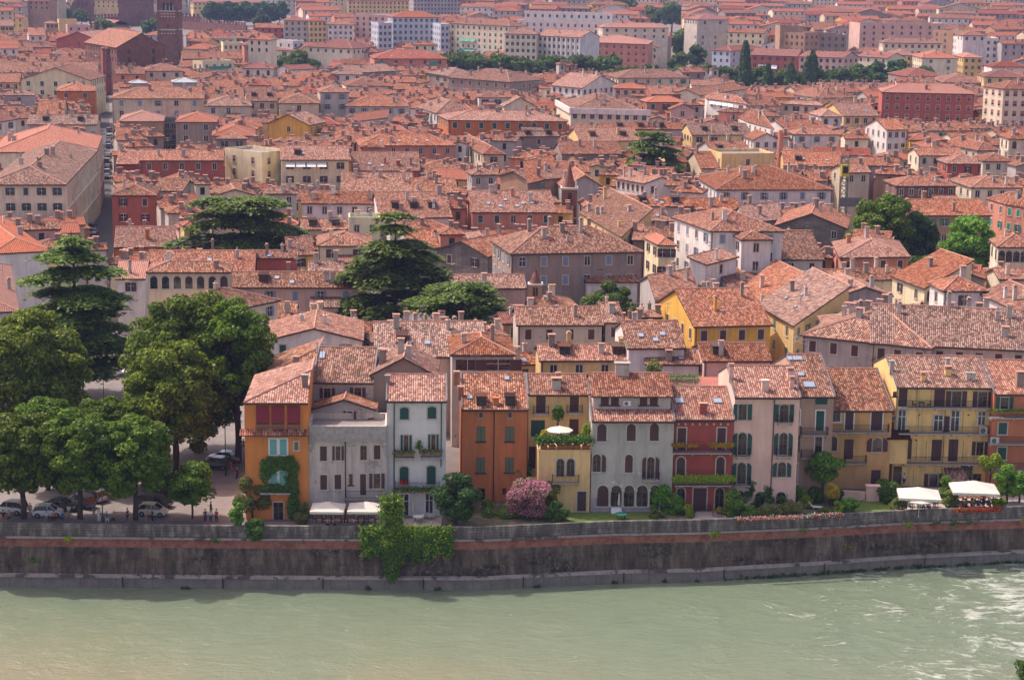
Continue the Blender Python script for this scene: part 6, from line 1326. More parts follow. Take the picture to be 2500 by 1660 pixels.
    # hedges and flowers on balconies
def balcony_plants():
    F,b1,b2=FR['Gbal']; 
    def on(label,F,a0,a1,z,out,n,mat,sz=.17,sp=.12,name='planter_box'):
        t=thing(name,label,'balcony plants',F.p((a0+a1)/2,z,out)); pts=[F.p(a0+(a1-a0)*i/30,z+.15,out) for i in range(31)]; leaf_patch('leaves',t,pts,n,sz,mat,sp)
        m=MB(); F.slab(m,a0,a1,z-.08,z+.1,out-.12,out+.1); m.build('box',[WALL['D']],t); return t
    a0,a1,fz,out=b1
    on('yellow flowers along the right half of the upper crimson balcony',F,a0+(a1-a0)*.62,a1,fz+.85,out,900,'yel'); on('yellow flowers at the left end of the upper crimson balcony',F,a0,a0+(a1-a0)*.2,fz+.85,out,450,'yel'); on('few yellow flowers mid left on the upper crimson balcony',F,a0+(a1-a0)*.25,a0+(a1-a0)*.42,fz+.85,out,220,'yel')
    a0,a1,fz,out=b2; on('thick green hedge on the left half of the lower crimson balcony',F,a0,a0+(a1-a0)*.47,fz+.7,out,2600,'acid',.17,.2); on('thick green hedge on the right half of the lower crimson balcony',F,a0+(a1-a0)*.53,a1,fz+.7,out,2600,'acid',.17,.2)
    F,r,BL=FR['Cbal']; 
    on('mixed yellow and white pot flowers on the left balcony of the chalky white house',F,BL[0][0],BL[0][1],BL[0][2]+.5,BL[0][3]-.1,420,'olive'); on('mixed pot flowers on the right balcony of the chalky white house',F,BL[1][0],BL[1][1],BL[1][2]+.5,BL[1][3]-.1,420,'olive')
    a0,a1,fz,out=BL[2]; on('red geraniums on the long balcony of the chalky white house',F,a0+.7,a0+1.3,fz+.8,out,120,'red'); on('ivy trailing from the long balcony of the chalky white house',F,a0,a1,fz-.05,out,1000,'ivy',.17,.16)
    b=F.rect(1410,755,1490,860); shrub(F.p((b[0]+b[1])/2,b[2],.5),'potted bush on a bracket between the two upper balconies of the chalky white house',.5,.4,.75,'green',600,.14)
    G_,tz,dep=FR['Eter']
    on('long clipped hedge along the roof terrace of the warm yellow house',G_,0,G_.W,tz+1.0,-.35,3600,'ivy',.2,.25,'terrace_hedge'); 
    q=G_.p(G_.W*.42,tz,-dep+.9); shrub(q,'trained ivy panel on the wall behind the roof terrace parasol',1.0,.3,1.5,'ivy',1500,.16,cz=3.1); shrub(G_.p(G_.W*.93,tz,-1.6),'yellow green shrub at the right end of the roof terrace',.7,.6,1.1,'acid',900,.16,cz=2.0); shrub(G_.p(G_.W*.12,tz,-1.4),'yellow shrub at the left end of the roof terrace',.5,.5,.8,'yel',500,.16,cz=1.5)
    F,BL=FR['Lbal']; a0,a1,fz,out=BL[0]; on('green plants along the top balcony of the brick orange house',F,a0,a1,fz+.75,out,900,'ivy')
    # ivy frame on the amber house
    FA=FR['A'][4]; root=thing('climbing_ivy','ivy framing the lower turquoise shutters of the amber orange house and falling at its right','ivy',FA.p(4,0,.2)); pts=[]
    def zone(x0,y0,x1,y1,n):
        for _ in range(n):
            x=random.uniform(x0,x1); y=random.uniform(y0,y1); a,z=FA.sz(x,y); pts.append(FA.p(a,z,random.uniform(.12,.5)))
    zone(290,925,490,1000,60); zone(250,960,310,1100,40); zone(440,960,520,1170,60); zone(270,1135,500,1195,60); zone(460,1180,530,1390,60); zone(250,960,520,1040,50); leaf_patch('leaves',root,pts,9000,.2,'ivy',.16)
    # rooftop garden behind the crimson house
    c=P(*tp('Z3',300,262),9.3); t=thing('roof_garden','rooftop terrace with hedge and railing behind the crimson house','roof garden',c); m=MB(); m.box((c.x,c.y+2,c.z-1.2),(11,6,2.2)); m.build('terrace',[WALL['r']],t); m=MB(); rail(m,[Vector((c.x-5.5,c.y-1,0)),Vector((c.x+5.5,c.y-1,0))],c.z,1.0,.2,.02); m.build('railing',[white_m],t)
    leaf_patch('hedge',t,[Vector((c.x-4.5+9*i/30,c.y-.4,c.z+.75)) for i in range(22)],2600,.2,'olive',.3); shrub(Vector((c.x-4,c.y+1,c.z)),'ball shaped bush on the rooftop terrace behind the crimson house',1.3,1.1,1.6,'olive',1500,.2,cz=1.9)
# ---------------------------------------------------------------- towers, castle, crane
def ring(c,w,d,z,rz=0):
    ca,sa=math.cos(rz),math.sin(rz); return [Vector((c.x+a*ca-b*sa,c.y+a*sa+b*ca,z)) for a,b in((-w/2,-d/2),(w/2,-d/2),(w/2,d/2),(-w/2,d/2))]
def archface(m,c,y,z0,z1,w,k=0,dep=.05):
    pts=archpts(c-w/2,c+w/2,z0,z1,8); m.hull8([(x,y+.02,z) for x,z in pts],[(x,y-dep,z) for x,z in pts],k)
def towers():
    # great brick bell tower
    base=P(417,163,0); y=base.y; s=FPX/base.y; W=52/pxm((base.x,y,20)); H=Zat(417,0,y)+14
    t=thing('bell_tower','tall square brick bell tower with triple arched belfry cut by the top edge','bell tower',base)
    m=MB(); m.hull8(ring(base,W,W,0),ring(base,W,W,H)); m.build('shaft',[WALL['k']],t)
    zf=lambda py: Zat(417,py/3.689,y)
    m=MB()
    for py in (100,265): m.box((base.x,y,zf(py)),(W+.5,W+.5,.5))
    for py in(125,150,270,300): 
        for i in range(7): m.box((base.x-W/2+W*(i+.5)/7,y-W/2-.06,zf(py)),(W/12,.12,.5))
    m.build('string_course',[stone_m],t)
    m=MB()
    for sx in(-1,1): m.box((base.x+sx*(W/2-.7),y-W/2-.1,H/2),(1.1,.3,H))
    m.build('corner_pilaster',[WALL['k']],t)
    for i in(-1,0,1):
        m=MB(); archface(m,base.x+i*W*.17,y-W/2-.02,zf(92),zf(24),W*.14); m.build('belfry_arch',[GLASS],t)
        m=MB(); m.tube((base.x+i*W*.17+W*.085,y-W/2-.2,zf(92)),(base.x+i*W*.17+W*.085,y-W/2-.2,zf(50)),.2,6); m.build('column',[stone_m],t)
    m=MB(); archface(m,base.x,y-W/2-.02,zf(240),zf(218),.9); m.build('slit_window',[GLASS],t)
    # slim brick campanile with cone
    base=P(1387,612,0); y=base.y; k=pxm((base.x,y,12)); W=37/k; t=thing('campanile','slim brick campanile with a brick cone spire and corner pinnacles','campanile',base); zz=lambda v: Zat(1387,v,y)
    m=MB(); m.hull8(ring(base,W,W,0),ring(base,W,W,zz(459))); m.build('shaft',[WALL['k']],t)
    m=MB(); m.box((base.x,y,zz(459)),(W+.5,W+.5,.4)); m.box((base.x,y,zz(530)),(W+.35,W+.35,.35))
    m.build('string_course',[stone_m],t); m=MB(); n=12; R=W*.40; b=[Vector((base.x+R*math.cos(6.283*i/n),y+R*math.sin(6.283*i/n),zz(458))) for i in range(n)]; ap=Vector((base.x,y,zz(393)))
    for i in range(n): m.face([b[i],b[(i+1)%n],ap])
    m.build('spire',[simple('brick_spire',(.19,.07,.05),.85,0,.3,3)],t)
    for sx in(-1,1):
        for sy in(-1,1):
            m=MB(); q=Vector((base.x+sx*W*.44,y+sy*W*.44,zz(458))); m.tube(q,q+Vector((0,0,1.0)),.16,6); m.tube(q+Vector((0,0,1.0)),q+Vector((0,0,1.9)),.22,6,0,.02); m.build('pinnacle',[stone_m],t)
    m=MB(); archface(m,base.x+.1,y-W/2,zz(493),zz(468),W*.26); m.build('belfry_arch',[GLASS],t)
    m=MB(); q=m; q.box((base.x-W/2,y,zz(480)),(.06,W*.3,1.9)); m.build('belfry_arch',[GLASS],t)
    # small turret with a cone
    base=P(1304,878,0); y=base.y; k=pxm((base.x,y,8)); W=31/k; zz=lambda py: Zat(1304,400+py/3.136,y)
    t=thing('turret','small plastered turret with a tiled cone roof and twin arched opening','turret',base); m=MB(); m.hull8(ring(base,W,W,0),ring(base,W,W,zz(922))); m.build('shaft',[WALL['h']],t)
    m=MB(); m.box((base.x,y,zz(918)),(W+.4,W+.4,.2)); m.build('cornice',[stone_m],t); m=MB(); n=12; b=[Vector((base.x+W*.47*math.cos(6.283*i/n),y+W*.47*math.sin(6.283*i/n),zz(912))) for i in range(n)]; ap=Vector((base.x,y,zz(795)))
    for i in range(n): m.face([b[i],b[(i+1)%n],ap],0,[(i,0),(i+1,0),(i+.5,3)])
    m.build('cone_roof',[ROOF['d']],t)
    for i in(-1,1): m=MB(); archface(m,base.x+i*W*.11,y-W/2,zz(1003),zz(938),W*.17); m.build('arched_opening',[GLASS],t)
    # small dome turret
    base=P(1690,470,0); y=base.y; k=pxm((base.x,y,10)); W=26/k; zz=lambda py: Zat(1690,py/3.689,y); t=thing('dome_turret','old brown octagonal turret with a small dome and finial near the rear cedar','turret',base)
    m=MB(); m.tube((base.x,y,0),(base.x,y,zz(1478)),W/2,8); m.build('drum',[WALL['b']],t); m=MB(); m.tube((base.x,y,zz(1485)),(base.x,y,zz(1472)),W*.56,8); m.build('cornice',[stone_m],t)
    m=MB(); m.ball((base.x,y,zz(1465)),1,0,12,8,(W*.44,W*.44,zz(1395)-zz(1465))); m.tube((base.x,y,zz(1400)),(base.x,y,zz(1372)),.14,5,0,.02); m.build('dome',[simple('brown_dome',(.13,.09,.075),.7,.2,.25,2)],t,True)
    for i in(-1,0,1): m=MB(); archface(m,base.x+i*W*.28,y-W*.44,zz(1568),zz(1510),W*.15,0,.4); m.build('arched_opening',[GLASS],t)
    # red chimney pipe
    base=P(1899,500,0); y=base.y; m=MB(); m.tube((base.x,y,0),(base.x,y,Zat(1899,318,y)),.85,12,0,.7); tag(m.build('chimney_stack',[WALL['s']]),'tall thin red smokestack rising above the roofs at right','smokestack')
    # tower crane
    base=P(2051,640,0); y=base.y; top=Zat(2053,380,y); t=thing('tower_crane','lattice mast of a construction crane with a yellow cab at its top','crane',base); m=MB(); w_=.75; n=int(top/1.6)
    for i in range(n):
        z0,z1=top*i/n,top*(i+1)/n; q=[(base.x+a*w_,y+b*w_) for a,b in((-1,-1),(1,-1),(1,1),(-1,1))]
        for j in range(4):
            a,b=q[j],q[(j+1)%4]; m.tube((*a,z0),(*a,z1),.12,4,caps=False); m.tube((*a,z0),(*b,z1),.07,4,caps=False); m.tube((*a,z1),(*b,z1),.07,4,caps=False)
    m.build('lattice_mast',[simple('grey_green_steel',(.16,.17,.15),.6,.3,0)],t); m=MB(); m.box((base.x,y-.5,top-3.2),(1.7,1.5,2.6)); cb=m.build('cab',[simple('yellow_cab',(.55,.42,.04),.5,0,.1)],t); m=MB(); m.box((base.x,y-1.28,top-3),(1.1,.06,1.4)); m.build('cab_window',[GLASS],cb)
    m=MB(); m.box((base.x+1.5,y-1.2,Zat(2051,492,y)),(5,.1,2)); m.build('hoarding_board',[sheet_m],t)
    # yellow crane in the far left
    base=P(121,62,0); y=base.y; z=lambda v: Zat(121,v,y); m=MB(); t=thing('yellow_crane','orange yellow construction crane with a raised jib at the far upper left','crane',base); m.box((base.x,y,z(20)/2),(2.2,2.2,z(20))); m.build('mast',[simple('crane_orange',(.62,.30,.07),.5,0,.1)],t)
    e=P(168,4,0); m=MB(); m.tube((base.x-2,y,z(20)),(base.x+46/pxm((base.x,y,20)),y,z(4)),1.1,4); m.box((base.x,y,z(18)),(4,3,5)); m.build('jib',[bpy.data.materials['crane_orange']],t)
def castle():
    br=WALL['k']
    def cren(m,a,b,z,n,th,mw,mh):
        a=Vector((a.x,a.y,0)); b=Vector((b.x,b.y,0)); rz=math.atan2(b.y-a.y,b.x-a.x)
        for i in range(n): q=a.lerp(b,(i+.5)/n); m.box((q.x,q.y,z+mh/2),(mw,th,mh),rz)
    def tw(nm,lab,u0,u1,vb,vt,dd=1.0,arch=True):
        b=P((u0+u1)/2,vb,0); W=(u1-u0)/pxm(b); H=Zat((u0+u1)/2,vt,b.y); t=thing(nm,lab,'castle tower' ,b); c=Vector((b.x,b.y+W*dd/2,0)); m=MB(); m.hull8(ring(c,W,W*dd,0),ring(c,W,W*dd,H)); m.hull8(ring(c,W+1.2,W*dd+1.2,H-5),ring(c,W+1.2,W*dd+1.2,H)); m.build('masonry',[br],t)
        m=MB(); n=max(4,int(W/3)); cren(m,Vector((c.x-W/2,b.y-.4,0)),Vector((c.x+W/2,b.y-.4,0)),H,n,1,W/n*.55,2.4); m.build('battlement',[br],t)
        for i in range(3):
            m=MB(); archface(m,c.x+(i-1)*W*.26,b.y-.7 if i!=9 else b.y,H-4.2,H-1.2,W*.07); m.build('window',[GLASS],t)
        return t
    tw('castle_tower','square brick castle tower with a crenellated top at the upper left',184,222,52,2); tw('castle_keep','massive brick castle keep seen left of the bell tower',290,368,64,-12,.6); tw('castle_tower','broad low castle block at the top left corner',-30,68,40,-4,.4)
    def wall(lab,u0,v0,u1,v1,vt):
        a=P(u0,v0,0); b=P(u1,v1,0); H=Zat(u0,vt,a.y); t=thing('castle_wall',lab,'castle wall',a); m=MB(); d=(b-a).normalized(); n=Vector((-d.y,d.x,0))*1.5; m.hull8([a,b,b+n,a+n],[Vector((q.x,q.y,H)) for q in(a,b,b+n,a+n)]); m.build('masonry',[br],t); m=MB(); k=int((b-a).length/3.6); cren(m,a+n*.2,b+n*.2,H,k,.8,1.9,2.2); m.build('battlement',[br],t)
    wall('long crenellated brick castle wall left of the keep',70,46,185,46,14); wall('crenellated brick castle wall passing behind the bell tower',222,70,395,62,44); wall('crenellated brick castle wall right of the bell tower',440,72,600,84,52); wall('short high crenellated wall immediately right of the bell tower',440,60,488,62,40)
    b=P(245,66,0); tw2=thing('castle_hall','long castle hall with an orange roof below the keep','castle hall',b)
    A=P(224,56,9); B=P(268,62,9); F=Frame(A,B,None,14); m=MB(); m.hull8([F.w(0,0,0),F.w(F.W,0,0),F.w(F.W,14,0),F.w(0,14,0)],[F.w(0,0,9),F.w(F.W,0,9),F.w(F.W,14,9),F.w(0,14,9)]); m.build('masonry',[br],tw2); m=MB(); m.face([F.w(-.5,-.5,9),F.w(F.W+.5,-.5,9),F.w(F.W+.5,7,12),F.w(-.5,7,12)],0,[(0,0),(30,0),(30,8),(0,8)]); m.face([F.w(F.W+.5,14,9),F.w(-.5,14,9),F.w(-.5,7,12),F.w(F.W+.5,7,12)]); m.build('roof',[ROOF['n']],tw2)
# ---------------------------------------------------------------- cars
CARP={}
def paint(name,c,metal=.3):
    m=NT(name); m.b.inputs[0].default_value=(*c,1); m.set(rough=.28,metal=metal); m.b.inputs['Coat Weight'].default_value=.6; return m.mat
PAINT={'white':paint('car_white',(.72,.71,.68),0),'cream':paint('car_cream',(.70,.64,.52),0),'black':paint('car_black',(.015,.015,.018)),'grey':paint('car_grey',(.10,.10,.11),.6),'silver':paint('car_silver',(.42,.43,.45),.7),'green':paint('car_green',(.03,.07,.05)),'blue':paint('car_blue',(.03,.06,.14)),'red':paint('car_red',(.4,.03,.02)),'yellow':paint('car_yellow',(.7,.4,.03),0)}
tyre=simple('tyre_rubber',(.015,.015,.015),.9,0,0); rimm=simple('wheel_rim',(.4,.4,.42),.35,.8,0); lampm=simple('headlight_lens',(.7,.7,.68),.15,.2,0); tail=simple('tail_light_lens',(.35,.02,.02),.2,0,0)
def car_meshes(kind):
    if kind in CARP: return CARP[kind]
    L,W,H=(3.6,1.62,1.5) if kind=='hatch' else ((4.5,1.78,1.45) if kind=='sedan' else (4.3,1.8,1.6))
    # stations along x: (x, half width, z bottom, z shoulder)
    st=[(-.5,.80,.38,.62),(-.47,.90,.28,.80),(-.30,1.0,.22,.92),(0,1.0,.22,.92),(.22,1.0,.22,.90),(.36,.97,.22,.82),(.46,.88,.26,.70),(.5,.74,.36,.58)]
    m=MB(); R=[]
    for x,w_,zb,zs in st:
        a=W/2*w_; R.append([(x*L,-a*.92,zb),(x*L,-a,(zb+zs)/2),(x*L,-a*.93,zs),(x*L,0,zs+.06),(x*L,a*.93,zs),(x*L,a,(zb+zs)/2),(x*L,a*.92,zb)])
    for i in range(len(R)-1):
        for j in range(7): k=(j+1)%7; m.face([R[i][j],R[i+1][j],R[i+1][k],R[i][k]])
    m.face(R[0]); m.face(R[-1][::-1])
    # roof shell
    if kind=='hatch': g=[(-.47,.80,.86),(-.40,H-.12,.80),(-.25,H,.78),(.0,H,.78),(.10,H-.05,.78),(.30,.88,.88)]
    elif kind=='sedan': g=[(-.34,.90,.88),(-.22,H-.08,.76),(-.1,H,.76),(.06,H,.76),(.12,H-.06,.77),(.27,.88,.88)]
    else: g=[(-.47,.85,.90),(-.42,H-.1,.82),(-.3,H,.80),(.03,H,.80),(.1,H-.06,.80),(.27,.9,.9)]
    top=[(x*L,z,w_*W/2) for x,z,w_ in g]
    for i in range(1,len(top)-2):
        a,b=top[i],top[i+1]; m.face([(a[0],-a[2],a[1]),(b[0],-b[2],b[1]),(b[0],b[2],b[1]),(a[0],a[2],a[1])])
        m.face([(a[0],-a[2],a[1]-.06),(b[0],-b[2],b[1]-.06),(b[0],-b[2],b[1]),(a[0],-a[2],a[1])]); m.face([(b[0],b[2],b[1]-.06),(a[0],a[2],a[1]-.06),(a[0],a[2],a[1]),(b[0],b[2],b[1])])
    for xx in (g[1][0],0.0,g[-2][0]):   # pillars
        zt=[z for x,z,w_ in g if x==xx]; zt=zt[0] if zt else H
        for sy in(-1,1): m.tube((xx*L if xx==0 else (g[0][0]*L if xx<0 else g[-1][0]*L),sy*W/2*.92,.88),(xx*L,sy*W/2*.79,zt-.02),.045,4)
    body=m.mesh('body',[PAINT['white']],smooth=False)
    m=MB(); n=len(top)
    for i in range(n-1):
        a,b=top[i],top[i+1]
        for sy in(-1,1):
            q=[(a[0],sy*(a[2]-.02),a[1]-.05),(b[0],sy*(b[2]-.02),b[1]-.05),(b[0],sy*W/2*.90,.86),(a[0],sy*W/2*.90,.86)]; m.face(q if sy>0 else q[::-1])
    for a,b in((top[0],top[1]),(top[-1],top[-2])): q=[(a[0],-a[2],a[1]),(b[0],-b[2],b[1]-.02),(b[0],b[2],b[1]-.02),(a[0],a[2],a[1])]; m.face(q if a is top[-1] else q[::-1])
    gl=m.mesh('window_glass',[GLASS])
    m=MB(); m.tube((0,-.11,0),(0,.11,0),.31,14,0); wh=m.mesh('wheel',[tyre]); m=MB(); m.tube((0,-.12,0),(0,.12,0),.19,10,0); rim=m.mesh('rim',[rimm])
    m=MB(); m.ball((0,0,0),.1,0,8,5,(.06,.16,.10)); hl=m.mesh('headlight',[lampm],smooth=True); m=MB(); m.ball((0,0,0),.1,0,8,5,(.05,.12,.13)); tl=m.mesh('tail_light',[tail],smooth=True)
    CARP[kind]=(body,gl,wh,rim,hl,tl,L,W,H); return CARP[kind]
def car(kind,col,loc,rz,label,group='cars parked in the square'):
    body,gl,wh,rim,hl,tl,L,W,H=car_meshes(kind); t=thing('car',label,'car',loc,rz,group)
    def part(n,me,l,p=t,mt=None): o=bpy.data.objects.new(n,me); o.location=l; link(o,p); 
    def part(n,me,l,p=None,mt=None):
        o=bpy.data.objects.new(n,me); o.location=l; link(o,p if p is not None else t)
        if mt: o.material_slots[0].link='OBJECT'; o.material_slots[0].material=mt
        return o
    b=part('body',body,(0,0,0),None,PAINT[col]); part('window_glass',gl,(0,0,0))
    for sx in(-.32,.31):
        for sy in(-1,1): w_=part('wheel',wh,(sx*L,sy*(W/2-.09),.31)); part('rim',rim,(0,0,0),w_)
    for sy in(-1,1): part('headlight',hl,(L*.475,sy*W*.33,.62)); part('tail_light',tl,(-L*.475,sy*W*.36,.72))
    return t
def cars():
    Z=lambda x,y: P(*tp('Z5',x,y),0.006)
    C=[('hatch','cream',1065,1018,-.12,'small cream white rounded hatchback parked nearest the river wall'),('suv','black',1080,960,-.15,'black car parked directly behind the cream hatchback'),('suv','green',1150,905,-.15,'dark green hatchback behind the black car'),('suv','grey',1180,850,-.15,'grey car partly hidden by the young lime tree'),
       ('hatch','white',335,1025,.1,'white hatchback with black roof behind people on the wall'),('sedan','black',420,980,-.2,'long dark sedan behind the white and black hatchback'),('suv','white',70,1000,2.9,'white van-like car at the left edge'),('suv','grey',560,955,2.5,'dark grey car beside the trunk of the third lime tree'),
       ('suv','silver',640,915,2.5,'silver grey car in the slanted row, second from its near end'),('sedan','white',665,880,2.5,'white car in the slanted row of parked cars'),('sedan','blue',725,845,2.5,'dark blue car in the slanted row of parked cars'),('suv','silver',740,800,2.5,'silver car far along the slanted row'),('sedan','black',770,770,2.5,'black car farthest along the slanted row'),
       ('sedan','silver',1560,645,3.0,'silver car beyond the tall lime trunk near the amber orange house'),('suv','grey',1500,690,2.9,'grey car in the shade left of the silver car near the amber orange house'),('hatch','white',1580,365,.1,'white car far back in the square seen between two trunks'),('hatch','yellow',1470,330,.1,'yellow car far back in the square'),('sedan','blue',920,335,0,'dark car beyond the tall cedar trunk'),('sedan','white',800,50,0,'white car far back beside the street mouth'),('hatch','silver',940,230,.1,'grey car behind the big lime tree')]
    for k,c,x,y,r,l in C: car(k,c,Z(x,y),r,l)
    # cars along the street
    for i,(u,v,c) in enumerate(((221,612,'blue'),(229,572,'silver'),(226,560,'grey'),(262,436,'black'),(263,425,'grey'),(264,412,'black'),(263,398,'grey'),(265,385,'black'),(267,362,'grey'),(267,350,'black'),(268,338,'silver'),(256,233,'white'),(268,322,'grey'))):
        car('sedan' if i%2 else 'suv',c,P(u,v,.01),1.6,['blue car at the near mouth of the narrow street','silver car behind the blue one at the mouth of the narrow street','grey car on the left of the narrow street mouth','black car first on the right side of the narrow street','grey car second on the right side of the narrow street','black car third on the right side of the narrow street','grey car fourth on the right side of the narrow street','black car fifth on the right side of the narrow street','grey car sixth on the right side of the narrow street','black car seventh on the right side of the narrow street','silver car near the middle of the narrow street','white van at the far end of the narrow street','grey car last on the right side of the narrow street'][i],'vehicles along the narrow street')
# ---------------------------------------------------------------- people
PM={}
def skinmesh(name, chains, levels=1):
    """one continuous surface grown from joint chains: [(points, radii)] sharing joints by position"""
    V=[];E=[];Rr=[]; idx={}
    for pts,rad in chains:
        prev=None
        for p,r in zip(pts,rad):
            k=tuple(round(c,4) for c in p)
            if k not in idx: idx[k]=len(V); V.append(p); Rr.append(r)
            i=idx[k]
            if prev is not None and prev!=i: E.append((prev,i))
            prev=i
    me=bpy.data.meshes.new(name+'_joints'); me.from_pydata(V,E,[]); ob=bpy.data.objects.new(name+'_joints',me); COL.objects.link(ob)
    mod=ob.modifiers.new('skin','SKIN'); 
    if not me.skin_vertices: 
        bpy.context.view_layer.objects.active=ob
    for i,r in enumerate(Rr): me.skin_vertices[0].data[i].radius=(r,r)
    me.skin_vertices[0].data[0].use_root=True
    if levels: s=ob.modifiers.new('sub','SUBSURF'); s.levels=levels; s.render_levels=levels
    dg=bpy.context.evaluated_depsgraph_get(); out=bpy.data.meshes.new_from_object(ob.evaluated_get(dg)); out.name=name; out.polygons.foreach_set('use_smooth',[True]*len(out.polygons)); bpy.data.objects.remove(ob); return out
def person_meshes(pose):
    if pose in PM: return PM[pose]
    sit=pose=='sit'; hz=.50 if sit else .95; pel=(0,0,hz); ch=(0,.0 if not sit else -.03,hz+.30); nk=(0,0,hz+.52); 
    def hand(w,d,sx):
        w=Vector(w); d=Vector(d).normalized(); side=Vector((0,1,0)) if abs(d.z)>.7 else Vector((1,0,0)); o=[]
        palm=w+d*.09
        for k,l in enumerate((.07,.08,.075,.06)): 
            f=palm+side*(.028-.019*k); o.append(([tuple(w),tuple(palm),tuple(f+d*.01),tuple(f+d*l+Vector((0,-.012,0)))],[.026,.034,.009,.008]))
        th=w+d*.04; o.append(([tuple(w),tuple(th+Vector((-.02*sx,-.03,0))),tuple(th+d*.05+Vector((-.02*sx,-.05,0)))],[.026,.011,.009])); return o
    chains=[([pel,(0,0,hz+.14),ch,(0,0,hz+.45),nk,(0,-.01,hz+.60)],[.13,.115,.14,.12,.05,.05])]; arms=[];legs=[];tr=[]
    for sx in(-1,1):
        sh=(sx*.18,0,hz+.46)
        if pose=='stand': el=(sx*.24,.02,hz+.18); wr=(sx*.25,-.05,hz-.06)
        elif pose=='lean': el=(sx*.25,-.16,hz+.24); wr=(sx*.16,-.38,hz+.16)
        else: el=(sx*.25,-.06,hz+.20); wr=(sx*.15,-.30,hz+.12)
        chains.append(([ (0,0,hz+.45),sh,el,wr],[.12,.06,.043,.028])); d=Vector(wr)-Vector(el); chains+=hand(wr,d,sx)
        if sit: kn=(sx*.13,-.44,hz-.02); an=(sx*.13,-.42,.10)
        else: kn=(sx*.10,-.02 if sx<0 else .05,.50); an=(sx*.11,.02 if sx<0 else .1,.09)
        hp=(sx*.095,0,hz-.06); ft=(an[0],an[1]-.17,.04); chains.append(([pel,hp,kn,an,ft],[.13,.09,.06,.042,.035])); tr.append(([pel,hp,kn,(an[0],an[1],an[2]+.05)],[.145,.105,.078,.062]))
        arms.append(([(0,0,hz+.45),sh,tuple(Vector(sh).lerp(Vector(el),.75))],[.13,.078,.065]))
    # head joined to the neck
    hd=(0,-.015,hz+.70); chains.append(([(0,-.01,hz+.60),(0,-.012,hz+.655),hd,(0,-.01,hz+.77)],[.05,.07,.088,.06])); chains.append(([hd,(0,-.11,hz+.685)],[.088,.016]))
    body=skinmesh('body',chains,1)
    shirt=skinmesh('shirt',[([(0,0,hz-.02),(0,0,hz+.14),ch,(0,0,hz+.45)],[.15,.135,.155,.13])]+arms,1); trs=skinmesh('trousers',tr,1)
    m=MB(); m.ball((0,.012,hz+.735),1,0,10,6,(.098,.105,.095)); hair=m.mesh('hair',[bark],smooth=True)
    PM[pose]=(body,shirt,trs,hair); return PM[pose]
skin_m=simple('skin',(.46,.26,.18),.6,0,.05); CL={n:simple('cloth_'+n,c,.9,0,.08) for n,c in dict(white=(.72,.71,.70),navy=(.03,.04,.09),black=(.02,.02,.022),red=(.5,.03,.05),blue=(.06,.17,.33),pink=(.62,.34,.33),tan=(.38,.27,.17),orange=(.6,.16,.04),grey=(.22,.22,.24)).items()}
hairs={n:simple('hair_'+n,c,.7,0,.1) for n,c in dict(brown=(.06,.03,.018),black=(.012,.01,.01),blond=(.30,.19,.08),grey=(.3,.29,.28)).items()}
def person(pose,loc,rz,top,bot,hair,label,group=None,s=1.0):
    b,sh,tr,hr=person_meshes(pose); t=thing('person',label,'person',loc,rz,group)
    def pt(n,me,mt,p=None):
        if not me.materials: me.materials.append(skin_m)
        o=bpy.data.objects.new(n,me); link(o,t); o.scale=(s,s,s); o.material_slots[0].link='OBJECT'; o.material_slots[0].material=mt
    pt('body',b,skin_m); pt('shirt',sh,CL[top]); pt('trousers',tr,CL[bot]); pt('hair',hr,hairs[hair])
